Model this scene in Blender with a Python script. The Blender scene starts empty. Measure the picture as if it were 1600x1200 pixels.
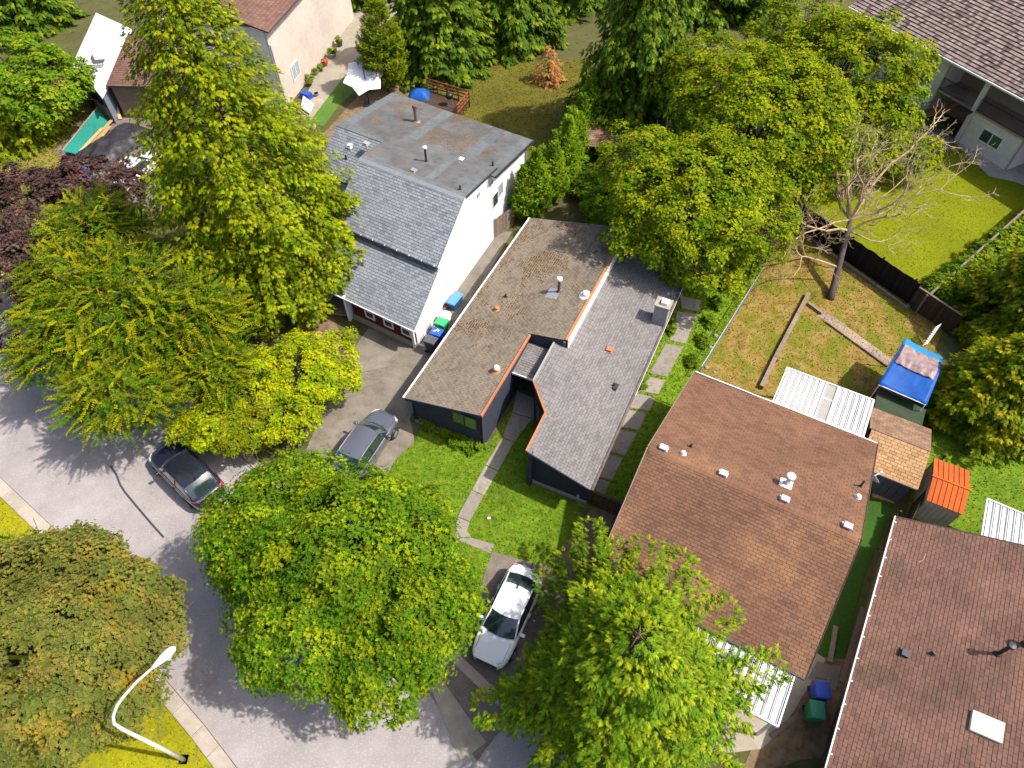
import bpy, math, random
import numpy as np
from mathutils import Vector, Matrix, noise as mnoise

random.seed(7)
RNG = np.random.default_rng(11)
R = math.radians
SC = bpy.context.scene
COL = SC.collection

# ------------------------------------------------------------------ camera, sky, sun, exposure
CAM_H, FPX, DEP = 31.0, 1067.0, R(51.8)
cam = bpy.data.cameras.new('camera')
cam.sensor_fit = 'HORIZONTAL'
cam.sensor_width = 36.0
cam.lens = 36.0 * FPX / 1600.0
cam.clip_end = 2000
camo = bpy.data.objects.new('camera', cam)
COL.objects.link(camo)
camo.location = (0, 0, CAM_H)
camo.rotation_euler = (R(90) - DEP, 0, 0)
SC.camera = camo

SUN_EL = R(54)
SUN_AZ = math.atan2(-0.16, 1.0)                      # horizontal direction towards the sun, from +X
to_sun = Vector((math.cos(SUN_AZ) * math.cos(SUN_EL), math.sin(SUN_AZ) * math.cos(SUN_EL), math.sin(SUN_EL)))
w = bpy.data.worlds.new('World')
SC.world = w
w.use_nodes = True
wn = w.node_tree
wn.nodes.clear()
sky = wn.nodes.new('ShaderNodeTexSky')
sky.sky_type = 'NISHITA'
sky.sun_disc = False
sky.air_density = 0.8
sky.dust_density = 3.0
sky.ozone_density = 0.5
sky.sun_elevation = SUN_EL
sky.sun_rotation = math.atan2(to_sun.x, to_sun.y)
bg = wn.nodes.new('ShaderNodeBackground')
bg.inputs['Strength'].default_value = 0.15
wo = wn.nodes.new('ShaderNodeOutputWorld')
wn.links.new(sky.outputs[0], bg.inputs[0])
wn.links.new(bg.outputs[0], wo.inputs[0])
sl = bpy.data.lights.new('sun', 'SUN')
sl.energy = 3.75
sl.angle = R(0.9)
sl.color = (1.0, 0.945, 0.86)
so = bpy.data.objects.new('sun', sl)
COL.objects.link(so)
so.rotation_euler = (-to_sun).to_track_quat('-Z', 'Y').to_euler()
so.location = (60, -10, 80)
SC.view_settings.view_transform = 'Standard'
SC.view_settings.look = 'None'
SC.view_settings.exposure = 0.75
SC.view_settings.gamma = 1.0
SC.view_settings.use_curve_mapping = False
SC.cycles.max_bounces = 6
SC.cycles.transparent_max_bounces = 4

# ------------------------------------------------------------------ measuring: a pixel of the 1600x1200 photo to a point at height z
FW = np.array([0, math.cos(DEP), -math.sin(DEP)])
UP = np.array([0, math.sin(DEP), math.cos(DEP)])
CC = np.array([0, 0, CAM_H])
def P(px, py, z=0.0):
    r = np.array([(px - 800) / FPX, 0, 0]) + UP * (600 - py) / FPX + FW
    return CC + r * ((z - CAM_H) / r[2])
def D2(a):
    return np.array([math.cos(R(a)), math.sin(R(a)), 0.0])

# ------------------------------------------------------------------ object helpers
ORG = {}
def tag(o, label=None, cat=None, group=None, kind=None):
    if label: o['label'] = label
    if cat: o['category'] = cat
    if group: o['group'] = group
    if kind: o['kind'] = kind
    return o
def thing(name, label, cat, org=(0, 0, 0), rotz=0.0, group=None):
    o = bpy.data.objects.new(name, None)
    o.empty_display_size = 0.2
    COL.objects.link(o)
    o.location = [float(x) for x in org]
    o.rotation_euler = (0, 0, rotz)
    ORG[o] = np.array(org, float)
    return tag(o, label, cat, group)
def org_of(o):
    return ORG.get(o, np.zeros(3)) if o is not None else np.zeros(3)

class MB:
    def __init__(s):
        s.v = []; s.f = []
    def add(s, vs, fs):
        b = len(s.v)
        s.v += [tuple(float(c) for c in p) for p in vs]
        s.f += [tuple(b + i for i in f) for f in fs]
        return s
    def hexa(s, p):          # 4 bottom, 4 top (both counter-clockwise)
        return s.add(p, [(3, 2, 1, 0), (4, 5, 6, 7), (0, 1, 5, 4), (1, 2, 6, 5), (2, 3, 7, 6), (3, 0, 4, 7)])
    def box(s, c, sz, rz=0.0):
        cx, cy, cz = c; hx, hy, hz = sz[0] / 2, sz[1] / 2, sz[2] / 2
        ca, sa = math.cos(rz), math.sin(rz)
        q = [(-hx, -hy), (hx, -hy), (hx, hy), (-hx, hy)]
        q = [(cx + x * ca - y * sa, cy + x * sa + y * ca) for x, y in q]
        return s.hexa([(x, y, cz - hz) for x, y in q] + [(x, y, cz + hz) for x, y in q])
    def prism(s, poly, vec):
        n = len(poly); vec = np.array(vec, float)
        a = [np.array(p, float) for p in poly]; b = [p + vec for p in a]
        return s.add(a + b, [tuple(range(n))[::-1], tuple(range(n, 2 * n))] + [(i, (i + 1) % n, n + (i + 1) % n, n + i) for i in range(n)])
    def bar(s, a, b, wd, ht):   # rectangular bar from a to b, centred
        a = np.array(a, float); b = np.array(b, float); d = b - a; d /= np.linalg.norm(d)
        x = np.cross(d, [0, 0, 1.0])
        if np.linalg.norm(x) < 1e-4: x = np.array([1.0, 0, 0])
        x /= np.linalg.norm(x); y = np.cross(x, d)
        x = x * wd / 2; y = y * ht / 2
        q = [-x - y, x - y, x + y, -x + y]
        return s.add([a + k for k in q] + [b + k for k in q], [(0, 1, 2, 3), (7, 6, 5, 4), (0, 4, 5, 1), (1, 5, 6, 2), (2, 6, 7, 3), (3, 7, 4, 0)])
    def tube(s, pts, rad, n=8, cap=True):
        pts = [np.array(p, float) for p in pts]
        if not hasattr(rad, '__len__'): rad = [rad] * len(pts)
        rings = []; prev = None
        for i, p in enumerate(pts):
            d = pts[min(i + 1, len(pts) - 1)] - pts[max(i - 1, 0)]
            d = d / (np.linalg.norm(d) + 1e-9)
            if prev is None:
                x = np.cross(d, [0.3, 0.9, 0.1] if abs(d[2]) > 0.9 else [0, 0, 1.0])
            else:
                x = prev - d * (prev @ d)
            x /= (np.linalg.norm(x) + 1e-9); prev = x
            y = np.cross(d, x)
            rings.append([p + rad[i] * (x * math.cos(2 * math.pi * k / n) + y * math.sin(2 * math.pi * k / n)) for k in range(n)])
        vs = [q for r in rings for q in r]; fs = []
        for i in range(len(pts) - 1):
            for k in range(n):
                k2 = (k + 1) % n
                fs.append((i * n + k, i * n + k2, (i + 1) * n + k2, (i + 1) * n + k))
        if cap:
            fs.append(tuple(range(n))[::-1]); m = (len(pts) - 1) * n
            fs.append(tuple(range(m, m + n)))
        return s.add(vs, fs)
    def lathe(s, c, prof, n=14):   # prof: (r, z)
        return s.tube([(c[0], c[1], c[2] + z) for r, z in prof], [max(r, 1e-3) for r, z in prof], n)
    def grid(s, rows):
        m = len(rows[0])
        vs = [p for r in rows for p in r]
        return s.add(vs, [(i * m + j, i * m + j + 1, (i + 1) * m + j + 1, (i + 1) * m + j) for i in range(len(rows) - 1) for j in range(m - 1)])
    def mesh(s, name, off=None):
        me = bpy.data.meshes.new(name)
        v = s.v if off is None else [(x - off[0], y - off[1], z - off[2]) for x, y, z in s.v]
        me.from_pydata(v, [], s.f)
        me.update()
        return me

def put(name, me, mat, parent=None, loc=(0, 0, 0), rot=(0, 0, 0), scale=(1, 1, 1)):
    o = bpy.data.objects.new(name, me)
    COL.objects.link(o)
    if mat is not None and not me.materials: me.materials.append(mat)
    if parent is not None: o.parent = parent
    o.location = [float(x) for x in loc]; o.rotation_euler = rot; o.scale = scale
    return o
def obj(name, mb, mat, parent=None, local=False, smooth=False, bevel=0.0, kind=None, sub=0):
    off = None if local or parent is None else org_of(parent)
    me = mb.mesh(name, off)
    if smooth:
        me.polygons.foreach_set('use_smooth', [True] * len(me.polygons))
    o = put(name, me, mat, parent)
    ORG[o] = org_of(parent)
    if sub:
        m = o.modifiers.new('sub', 'SUBSURF'); m.levels = sub; m.render_levels = sub
    if bevel:
        m = o.modifiers.new('bev', 'BEVEL'); m.width = bevel; m.segments = 2; m.limit_method = 'ANGLE'
    if kind: o['kind'] = kind
    return o
def solo(name, label, cat, mb, mat, org=None, group=None, **kw):     # a thing that is one mesh
    v = np.array(mb.v)
    if org is None: org = (v[:, 0].mean(), v[:, 1].mean(), v[:, 2].min())
    me = mb.mesh(name, org)
    if kw.get('smooth'): me.polygons.foreach_set('use_smooth', [True] * len(me.polygons))
    o = put(name, me, mat, None, org)
    ORG[o] = np.array(org, float)
    if kw.get('bevel'):
        m = o.modifiers.new('bev', 'BEVEL'); m.width = kw['bevel']; m.segments = 2; m.limit_method = 'ANGLE'
    return tag(o, label, cat, group)
def copy_tree(o, parent=None):
    c = o.copy(); COL.objects.link(c)
    if parent is not None: c.parent = parent
    for ch in list(o.children): copy_tree(ch, c)
    return c

# ------------------------------------------------------------------ materials
MAT = {}
class NT:
    def __init__(s, name):
        s.m = bpy.data.materials.new(name); s.m.use_nodes = True
        s.t = s.m.node_tree; s.t.nodes.clear()
        s.out = s.n('ShaderNodeOutputMaterial')
    def n(s, ty, **kw):
        k = s.t.nodes.new(ty)
        for a, b in kw.items(): setattr(k, a, b)
        return k
    def l(s, a, b): s.t.links.new(a, b)
    def noise(s, vec, sc, det=5, rough=0.6):
        k = s.n('ShaderNodeTexNoise'); k.inputs['Scale'].default_value = sc; k.inputs['Detail'].default_value = det; k.inputs['Roughness'].default_value = rough
        s.l(vec, k.inputs['Vector']); return k.outputs['Fac']
    def ramp(s, fac, cols, lo=0.3, hi=0.7):
        k = s.n('ShaderNodeValToRGB'); e = k.color_ramp.elements
        n = len(cols)
        while len(e) < n: e.new(0.5)
        for i, c in enumerate(cols):
            e[i].position = lo + (hi - lo) * i / max(1, n - 1); e[i].color = (*c, 1)
        s.l(fac, k.inputs[0]); return k.outputs[0]
    def mix(s, fac, a, b, mode='MIX'):
        k = s.n('ShaderNodeMix', data_type='RGBA', blend_type=mode)
        for sock, val in ((k.inputs[0], fac), (k.inputs[6], a), (k.inputs[7], b)):
            if hasattr(val, 'links'): s.l(val, sock)
            elif isinstance(val, (int, float)): sock.default_value = val
            else: sock.default_value = (*val, 1)
        return k.outputs[2]
    def mr(s, v, a, b, c, d):
        k = s.n('ShaderNodeMapRange')
        for i, x in enumerate((v, a, b, c, d)):
            if hasattr(x, 'links'): s.l(x, k.inputs[i])
            else: k.inputs[i].default_value = x
        return k.outputs[0]

def M(name, cols, sc=4, rough=0.85, bump=0.25, bsc=40, isl=0.0, spec=0.12, metal=0.0, big=0.18, bigsc=0.35, lo=0.3, hi=0.7, patch=None, psc=0.8, plo=0.5, phi=0.62, island_cols=None, coat=0.0, speck=None, objrand=0.0, spsc=22):
    if name in MAT: return MAT[name]
    t = NT(name)
    geo = t.n('ShaderNodeNewGeometry'); pos = geo.outputs['Position']
    c = t.ramp(t.noise(pos, sc), cols, lo, hi)
    if island_cols:
        c2 = t.ramp(geo.outputs['Random Per Island'], island_cols, 0.0, 1.0)
        c = t.mix(0.45, c, c2)
    if patch:
        f = t.mr(t.noise(pos, psc, 4), plo, phi, 0, 1)
        c = t.mix(f, c, patch)
    if speck:
        f = t.mr(t.noise(pos, spsc, 2), 0.55, 0.68, 0, 0.75)
        c = t.mix(f, c, speck)
    v = t.mr(t.noise(pos, bigsc, 4), 0.3, 0.7, 1 - big, 1 + big)
    if isl:
        k = t.n('ShaderNodeMath', operation='MULTIPLY'); t.l(v, k.inputs[0])
        t.l(t.mr(geo.outputs['Random Per Island'], 0, 1, 1 - isl, 1 + isl), k.inputs[1]); v = k.outputs[0]
    if objrand:
        oi = t.n('ShaderNodeObjectInfo')
        k = t.n('ShaderNodeMath', operation='MULTIPLY'); t.l(v, k.inputs[0])
        t.l(t.mr(oi.outputs['Random'], 0, 1, 1 - objrand, 1 + objrand), k.inputs[1]); v = k.outputs[0]
    hs = t.n('ShaderNodeHueSaturation'); t.l(c, hs.inputs['Color']); t.l(v, hs.inputs['Value'])
    b = t.n('ShaderNodeBsdfPrincipled')
    t.l(hs.outputs[0], b.inputs['Base Color'])
    b.inputs['Roughness'].default_value = rough; b.inputs['Metallic'].default_value = metal
    b.inputs['Specular IOR Level'].default_value = spec; b.inputs['Coat Weight'].default_value = coat
    b.inputs['Coat Roughness'].default_value = 0.06
    if bump:
        bp = t.n('ShaderNodeBump'); bp.inputs['Strength'].default_value = bump; bp.inputs['Distance'].default_value = 0.03
        t.l(t.noise(pos, bsc, 6), bp.inputs['Height']); t.l(bp.outputs[0], b.inputs['Normal'])
    t.l(b.outputs[0], t.out.inputs[0])
    MAT[name] = t.m
    return t.m

def leaf_mat(name, mature, young, trans=0.3, rough=0.55, orange=None):
    t = NT(name)
    geo = t.n('ShaderNodeNewGeometry')
    c = t.ramp(geo.outputs['Random Per Island'], mature, 0.0, 1.0)
    at = t.n('ShaderNodeAttribute'); at.attribute_name = 'young'
    c = t.mix(at.outputs['Fac'], c, young)
    big = t.noise(geo.outputs['Position'], 0.45, 3)
    if orange:
        c = t.mix(t.mr(t.noise(geo.outputs['Position'], 0.9, 4), 0.55, 0.72, 0, 0.6), c, orange)
    hs = t.n('ShaderNodeHueSaturation'); t.l(c, hs.inputs['Color']); t.l(t.mr(big, 0.3, 0.7, 0.78, 1.22), hs.inputs['Value']); t.l(t.mr(t.noise(geo.outputs['Position'], 1.1, 3), 0.3, 0.7, 0.478, 0.522), hs.inputs['Hue'])
    b = t.n('ShaderNodeBsdfPrincipled'); t.l(hs.outputs[0], b.inputs['Base Color'])
    b.inputs['Roughness'].default_value = rough; b.inputs['Specular IOR Level'].default_value = 0.05
    tr = t.n('ShaderNodeBsdfTranslucent'); t.l(hs.outputs[0], tr.inputs['Color'])
    ms = t.n('ShaderNodeMixShader'); ms.inputs[0].default_value = trans
    t.l(b.outputs[0], ms.inputs[1]); t.l(tr.outputs[0], ms.inputs[2]); t.l(ms.outputs[0], t.out.inputs[0])
    return t.m

def flat(name, c, rough=0.5, metal=0.0, spec=0.4, coat=0.0, var=0.12):
    return M(name, [tuple(x * (1 - var) for x in c), tuple(x * (1 + var) for x in c)], sc=7, rough=rough, metal=metal, spec=spec, coat=coat, bump=0.06, bsc=25, big=0.08)

# ground and paving
ground_m = M('ground_soil', [(0.05, 0.06, 0.015), (0.09, 0.09, 0.03), (0.10, 0.08, 0.045)], sc=2, bump=0.6, bsc=14)
lawn_m = M('lawn_green', [(0.059, 0.125, 0.006), (0.099, 0.175, 0.008), (0.188, 0.218, 0.014)], sc=3.2, bump=0.7, bsc=30, big=0.2, bigsc=0.5)
verge_m = M('lawn_verge', [(0.212, 0.206, 0.005), (0.268, 0.255, 0.006), (0.212, 0.236, 0.006)], sc=2.5, bump=0.6, bsc=30, patch=(0.20, 0.19, 0.02), psc=1.2, plo=0.52, phi=0.68)
dry_m = M('lawn_dry', [(0.17, 0.12, 0.012), (0.27, 0.18, 0.045), (0.33, 0.23, 0.085)], sc=1.6, bump=0.7, bsc=24, patch=(0.12, 0.125, 0.010), psc=0.6, plo=0.44, phi=0.58, big=0.3, bigsc=0.6)
mow_m = M('lawn_mown', [(0.120, 0.147, 0.001), (0.160, 0.180, 0.002), (0.136, 0.160, 0.002)], sc=2, bump=0.5, bsc=40, big=0.12)
shade_lawn_m = M('lawn_mossy_shaded', [(0.068, 0.066, 0.010), (0.109, 0.101, 0.012), (0.129, 0.094, 0.024)], sc=1.6, bump=0.6, bsc=25)  # shade of the tall trees is put into this lawn's darker colour
turf_m = M('turf_artificial', [(0.030, 0.085, 0.010), (0.045, 0.11, 0.014)], sc=6, bump=0.5, bsc=60)
lush_m = M('lawn_lush', [(0.065, 0.138, 0.008), (0.130, 0.213, 0.010), (0.208, 0.263, 0.015)], sc=4, bump=0.8, bsc=25)
dirt_m = M('dirt_brown', [(0.11, 0.075, 0.045), (0.19, 0.13, 0.075), (0.24, 0.16, 0.09)], sc=3, bump=0.6, bsc=22)
road_m = M('road_asphalt', [(0.270, 0.244, 0.240), (0.330, 0.298, 0.292)], sc=1.2, bump=0.35, bsc=90, big=0.12, bigsc=0.4, speck=(0.432, 0.390, 0.378), rough=0.95, spsc=15)
drive_m = M('driveway_asphalt', [(0.127, 0.107, 0.084), (0.190, 0.163, 0.128), (0.220, 0.192, 0.160)], sc=1.1, bump=0.35, bsc=70, big=0.2, bigsc=0.6, speck=(0.254, 0.231, 0.204))
drive2_m = M('driveway_dark', [(0.13, 0.105, 0.085), (0.19, 0.155, 0.125)], sc=1.6, bump=0.4, bsc=60, speck=(0.25, 0.22, 0.2))
conc_m = M('concrete', [(0.27, 0.235, 0.185), (0.36, 0.31, 0.245)], sc=2.5, bump=0.2, bsc=50, speck=(0.22, 0.19, 0.15), objrand=0.08)
dirty_m = M('concrete_dirty', [(0.16, 0.14, 0.115), (0.23, 0.205, 0.17)], sc=2, bump=0.3, bsc=40, speck=(0.12, 0.11, 0.09))
slab_m = M('concrete_slab', [(0.209, 0.181, 0.158), (0.285, 0.250, 0.215), (0.190, 0.176, 0.137)], sc=3, bump=0.35, bsc=40, objrand=0.12, patch=(0.162, 0.157, 0.095), psc=1.4, plo=0.55, phi=0.75)
kerb_m = M('kerb_concrete', [(0.33, 0.28, 0.235), (0.42, 0.36, 0.30)], sc=4, bump=0.3, bsc=60, speck=(0.28, 0.22, 0.19), objrand=0.06)
gravel_m = M('gravel', [(0.12, 0.10, 0.08), (0.28, 0.25, 0.20)], sc=30, bump=0.9, bsc=45)
# roofs and walls
shA_m = M('shingle_bluegrey', [(0.181, 0.200, 0.225), (0.241, 0.258, 0.280)], sc=2.2, bump=0.4, bsc=90, isl=0.13, island_cols=[(0.163, 0.176, 0.211), (0.232, 0.249, 0.267), (0.258, 0.271, 0.275), (0.198, 0.215, 0.249)], big=0.12, rough=0.95)
rollA_m = M('roll_roofing_dark', [(0.084, 0.084, 0.087), (0.127, 0.124, 0.124), (0.102, 0.101, 0.104)], sc=1.3, bump=0.5, bsc=60, big=0.25, bigsc=0.5, speck=(0.136, 0.136, 0.130), patch=(0.118, 0.090, 0.056), psc=0.35, plo=0.56, phi=0.75)
stripA_m = M('roll_roofing_seam', [(0.100, 0.112, 0.115), (0.153, 0.166, 0.166)], sc=3, bump=0.4, bsc=60, speck=(0.077, 0.080, 0.077))
shB_m = M('shingle_mossbrown', [(0.163, 0.129, 0.094), (0.212, 0.175, 0.134)], sc=1.5, bump=0.4, bsc=90, isl=0.12, island_cols=[(0.155, 0.122, 0.090), (0.218, 0.179, 0.137), (0.187, 0.155, 0.115)], big=0.16, bigsc=0.4, rough=0.95)
shG_m = M('shingle_taupe', [(0.176, 0.163, 0.158), (0.206, 0.191, 0.186)], sc=2, bump=0.4, bsc=90, isl=0.11, island_cols=[(0.167, 0.154, 0.149), (0.213, 0.199, 0.192), (0.190, 0.177, 0.171)], big=0.08, rough=0.95)
shC_m = M('shingle_russet', [(0.135, 0.069, 0.044), (0.178, 0.093, 0.057)], sc=0.9, bump=0.4, bsc=90, isl=0.08, island_cols=[(0.128, 0.067, 0.046), (0.178, 0.093, 0.057), (0.206, 0.109, 0.063), (0.150, 0.079, 0.054)], big=0.2, bigsc=0.3, rough=0.95, patch=(0.221, 0.116, 0.057), psc=0.3, plo=0.56, phi=0.72)
shD_m = M('shingle_brown', [(0.136, 0.073, 0.055), (0.173, 0.095, 0.071)], sc=0.8, bump=0.4, bsc=90, isl=0.08, island_cols=[(0.127, 0.069, 0.054), (0.173, 0.096, 0.071), (0.197, 0.106, 0.075), (0.147, 0.081, 0.063)], big=0.24, bigsc=0.35, rough=0.95, patch=(0.107, 0.069, 0.047), psc=0.5, plo=0.56, phi=0.72)
shS_m = M('shingle_tan', [(0.30, 0.175, 0.08), (0.40, 0.24, 0.115)], sc=1.5, bump=0.4, bsc=80, isl=0.08, island_cols=[(0.27, 0.155, 0.075), (0.44, 0.27, 0.13), (0.36, 0.20, 0.09)], big=0.15, rough=0.95)
shE_m = M('tile_weathered', [(0.12, 0.085, 0.075), (0.22, 0.16, 0.145)], sc=6, bump=0.5, bsc=50, isl=0.35, island_cols=[(0.10, 0.07, 0.065), (0.22, 0.16, 0.14), (0.33, 0.27, 0.25), (0.17, 0.12, 0.11)], big=0.1, rough=0.95)
under_m = flat('roof_underlay', (0.05, 0.045, 0.042), rough=0.95)
white_wall_m = M('wall_white', [(0.74, 0.73, 0.73), (0.82, 0.81, 0.80)], sc=1.5, bump=0.08, bsc=30, big=0.05)
maroon_m = M('wall_maroon', [(0.085, 0.018, 0.014), (0.12, 0.028, 0.02)], sc=6, bump=0.2, bsc=20)
navy_m = M('wall_charcoal', [(0.036, 0.040, 0.060), (0.05, 0.055, 0.078)], sc=5, bump=0.12, bsc=25, big=0.1)
stucco_m = M('wall_stucco', [(0.652, 0.588, 0.531), (0.776, 0.698, 0.628)], sc=3, bump=0.3, bsc=80, big=0.08)
stuccoF_m = M('wall_stucco_pale', [(0.50, 0.43, 0.37), (0.58, 0.50, 0.43)], sc=3, bump=0.3, bsc=80, big=0.12)
orange_trim_m = M('fascia_orange', [(0.357, 0.120, 0.039), (0.442, 0.170, 0.065), (0.306, 0.160, 0.130)], sc=5, bump=0.15, bsc=30, rough=0.7)
white_trim_m = flat('trim_white', (0.76, 0.74, 0.73), rough=0.5)
grey_trim_m = flat('trim_grey', (0.30, 0.30, 0.31), rough=0.6)
dark_m = flat('dark_metal', (0.03, 0.032, 0.038), rough=0.5)
black_m = flat('black_plastic', (0.018, 0.018, 0.02), rough=0.45)
galv_m = flat('galvanised', (0.42, 0.42, 0.43), rough=0.45, metal=0.6)
steel_m = flat('weathered_flue', (0.20, 0.18, 0.16), rough=0.6, metal=0.3)
brickpipe_m = flat('pipe_maroon', (0.13, 0.045, 0.05), rough=0.6)
terra_m = flat('terracotta', (0.42, 0.16, 0.07), rough=0.8)
pan_m = M('panel_white', [(0.576, 0.560, 0.584), (0.640, 0.624, 0.640)], sc=2, bump=0.05, bsc=20, rough=0.4, patch=(0.440, 0.368, 0.320), psc=2.2, plo=0.66, phi=0.8)
glass_m = flat('glass_dark', (0.035, 0.05, 0.055), rough=0.06, spec=0.9)
glassG_m = flat('glass_green_reflection', (0.07, 0.11, 0.06), rough=0.08, spec=0.9)  # green reflection in a pane, put into the glass colour
glassW_m = flat('glass_pale', (0.30, 0.36, 0.38), rough=0.1, spec=0.8)
poly_m = flat('polycarbonate', (0.30, 0.28, 0.25), rough=0.2, spec=0.6)
wood_dark_m = M('wood_dark', [(0.045, 0.028, 0.02), (0.085, 0.055, 0.04)], sc=9, bump=0.4, bsc=30, objrand=0.25)
wood_grey_m = M('wood_weathered', [(0.17, 0.125, 0.095), (0.27, 0.21, 0.165)], sc=9, bump=0.4, bsc=30, objrand=0.25)
wood_black_m = M('wood_black', [(0.012, 0.010, 0.010), (0.022, 0.018, 0.017)], sc=9, bump=0.3, bsc=30, objrand=0.25)
wood_red_m = M('wood_cedar', [(0.20, 0.065, 0.03), (0.30, 0.11, 0.05)], sc=9, bump=0.3, bsc=30, objrand=0.2)
wood_new_m = M('wood_lumber', [(0.42, 0.26, 0.11), (0.55, 0.36, 0.17)], sc=8, bump=0.3, bsc=30, objrand=0.2)
bark_m = M('bark', [(0.06, 0.045, 0.032), (0.13, 0.10, 0.075)], sc=8, bump=0.7, bsc=20)
bare_m = M("bark_pale", [(0.36, 0.26, 0.155), (0.48, 0.36, 0.23)], sc=6, bump=0.5, bsc=25)
bare_trunk_m = M('bark_grey', [(0.055, 0.043, 0.04), (0.11, 0.085, 0.08)], sc=8, bump=0.6, bsc=18)
moss_m = M('moss_clumps', [(0.07, 0.035, 0.012), (0.13, 0.065, 0.02), (0.17, 0.075, 0.02)], sc=12, bump=0.5, bsc=60, isl=0.4)
needle_m = M('needle_litter', [(0.115, 0.074, 0.035), (0.178, 0.112, 0.054)], sc=10, bump=0.3, isl=0.35)
blue_tarp_m = M('tarp_blue', [(0.012, 0.072, 0.302), (0.018, 0.102, 0.374)], sc=3, bump=0.35, bsc=9, rough=0.45, big=0.15)
blue_tarp2_m = M('tarp_blue_pale', [(0.020, 0.187, 0.416), (0.030, 0.238, 0.480)], sc=3, bump=0.35, bsc=9, rough=0.45)
film_m = M('tarp_brown_film', [(0.22, 0.14, 0.13), (0.36, 0.27, 0.26)], sc=3, bump=0.5, bsc=7, rough=0.3)
black_tarp_m = M('tarp_black', [(0.022, 0.020, 0.024), (0.045, 0.042, 0.048)], sc=2, bump=0.6, bsc=4, rough=0.35)
greenmat_m = M('mesh_green', [(0.015, 0.16, 0.125), (0.02, 0.21, 0.165)], sc=5, bump=0.4, bsc=40, rough=0.7)
orange_metal_m = M('metal_orange', [(0.418, 0.085, 0.018), (0.494, 0.111, 0.024)], sc=3, bump=0.08, bsc=20, rough=0.85, spec=0.15, objrand=0.07)
shed_wall_m = M('metal_greygreen', [(0.416, 0.408, 0.320), (0.512, 0.496, 0.400)], sc=3, bump=0.08, bsc=20, rough=0.6, objrand=0.08)
mossroof_m = M('felt_mossy', [(0.03, 0.055, 0.03), (0.045, 0.075, 0.04)], sc=2, bump=0.5, bsc=30, patch=(0.075, 0.05, 0.04), psc=0.35, plo=0.45, phi=0.55)
cream_m = flat('canopy_white', (0.78, 0.74, 0.76), rough=0.9)
white_p = flat('plastic_white', (0.78, 0.77, 0.75), rough=0.5)

# ------------------------------------------------------------------ ground sheets
def sheet(name, poly, z, mat, px=True, jit=0.0, step=0.5):
    pts = [P(*q)[:2] if px else np.array(q[:2]) for q in poly]
    out = []
    for i in range(len(pts)):
        a, b = pts[i], pts[(i + 1) % len(pts)]
        n = max(1, int(np.linalg.norm(b - a) / step)) if jit else 1
        for k in range(n):
            q = a + (b - a) * k / n
            if jit:
                q = q + np.array([mnoise.noise(Vector((q[0] * 1.7, q[1] * 1.7, 3.1))), mnoise.noise(Vector((q[0] * 1.7, q[1] * 1.7, 8.7)))]) * jit
            out.append((q[0], q[1], z))
    mb = MB().prism([(x, y, z - 0.003) for x, y, _ in out], (0, 0, 0.003))
    mb.f = [f for f in mb.f[1:2]]
    o = obj(name, mb, mat)
    o['kind'] = 'structure'
    return o, np.array(out)[:, :2]

g = MB().add([(-400, -300, 0), (400, -300, 0), (400, 600, 0), (-400, 600, 0)], [(0, 1, 2, 3)])
tag(obj('ground', g, ground_m), kind='structure')

# road: near kerb line through measured points, the far kerb 9 m across
near = [np.array(q) for q in ((-46.0, 31.2), (-34.0, 23.3), (-26.72, 18.23), (-22.44, 15.14), (-17.9, 11.0), (-14.81, 8.11), (-12.74, 6.4), (-8.5, 2.6), (-3.0, -2.2), (8.0, -12.0))]
def offset(line, d):
    out = []
    for i, p in enumerate(line):
        t = line[min(i + 1, len(line) - 1)] - line[max(i - 1, 0)]; t = t / np.linalg.norm(t)
        out.append(p + np.array([-t[1], t[0]]) * d)
    return out
far = offset(near, 8.6)
sheet('road', list(near) + list(far)[::-1], 0.008, road_m, px=False)
def band(name, l1, l2, h, mat, parent=None, base=0.0):
    mb = MB()
    for i in range(len(l1) - 1):
        a, b, c, d = l1[i], l1[i + 1], l2[i + 1], l2[i]
        mb.hexa([(a[0], a[1], base), (b[0], b[1], base), (c[0], c[1], base), (d[0], d[1], base), (a[0], a[1], h), (b[0], b[1], h), (c[0], c[1], h), (d[0], d[1], h)])
    o = obj(name, mb, mat); o['kind'] = 'structure'; return o
def resample(line, step):
    out = []
    for a, b in zip(line[:-1], line[1:]):
        n = max(1, int(round(np.linalg.norm(b - a) / step)))
        out += [a + (b - a) * k / n for k in range(n)]
    return out + [line[-1]]
nk = resample(near, 1.2)
kerb = thing('kerb', None, None, (0, 0, 0)); kerb['kind'] = 'structure'
k0, k1 = offset(nk, -0.02), offset(nk, -0.62)
for i in range(len(nk) - 1):                      # each kerb stone with its open joint
    a, b, c, d = k0[i], k0[i + 1], k1[i + 1], k1[i]
    g_ = (b - a) / np.linalg.norm(b - a) * 0.008
    mb = MB().hexa([(*q, 0.0) for q in (d + g_, c - g_, b - g_, a + g_)] + [(*q, 0.13) for q in (d + g_, c - g_, b - g_, a + g_)])
    obj('kerb_stone', mb, kerb_m, kerb, bevel=0.02)
sheet('verge', offset(near, -0.62) + offset(near, -14)[::-1], 0.06, verge_m, px=False)
fk = resample(far, 1.5)
kerb2 = thing('kerb', None, None, (0, 0, 0)); kerb2['kind'] = 'structure'
f0, f1 = offset(fk, 0.02), offset(fk, 0.45)
for i in range(len(fk) - 1):
    a, b, c, d = f0[i], f0[i + 1], f1[i + 1], f1[i]
    g_ = (b - a) / np.linalg.norm(b - a) * 0.008
    mb = MB().hexa([(*q, 0.0) for q in (a + g_, b - g_, c - g_, d + g_)] + [(*q, 0.06) for q in (a + g_, b - g_, c - g_, d + g_)])
    obj('kerb_stone', mb, kerb_m, kerb2)
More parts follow.
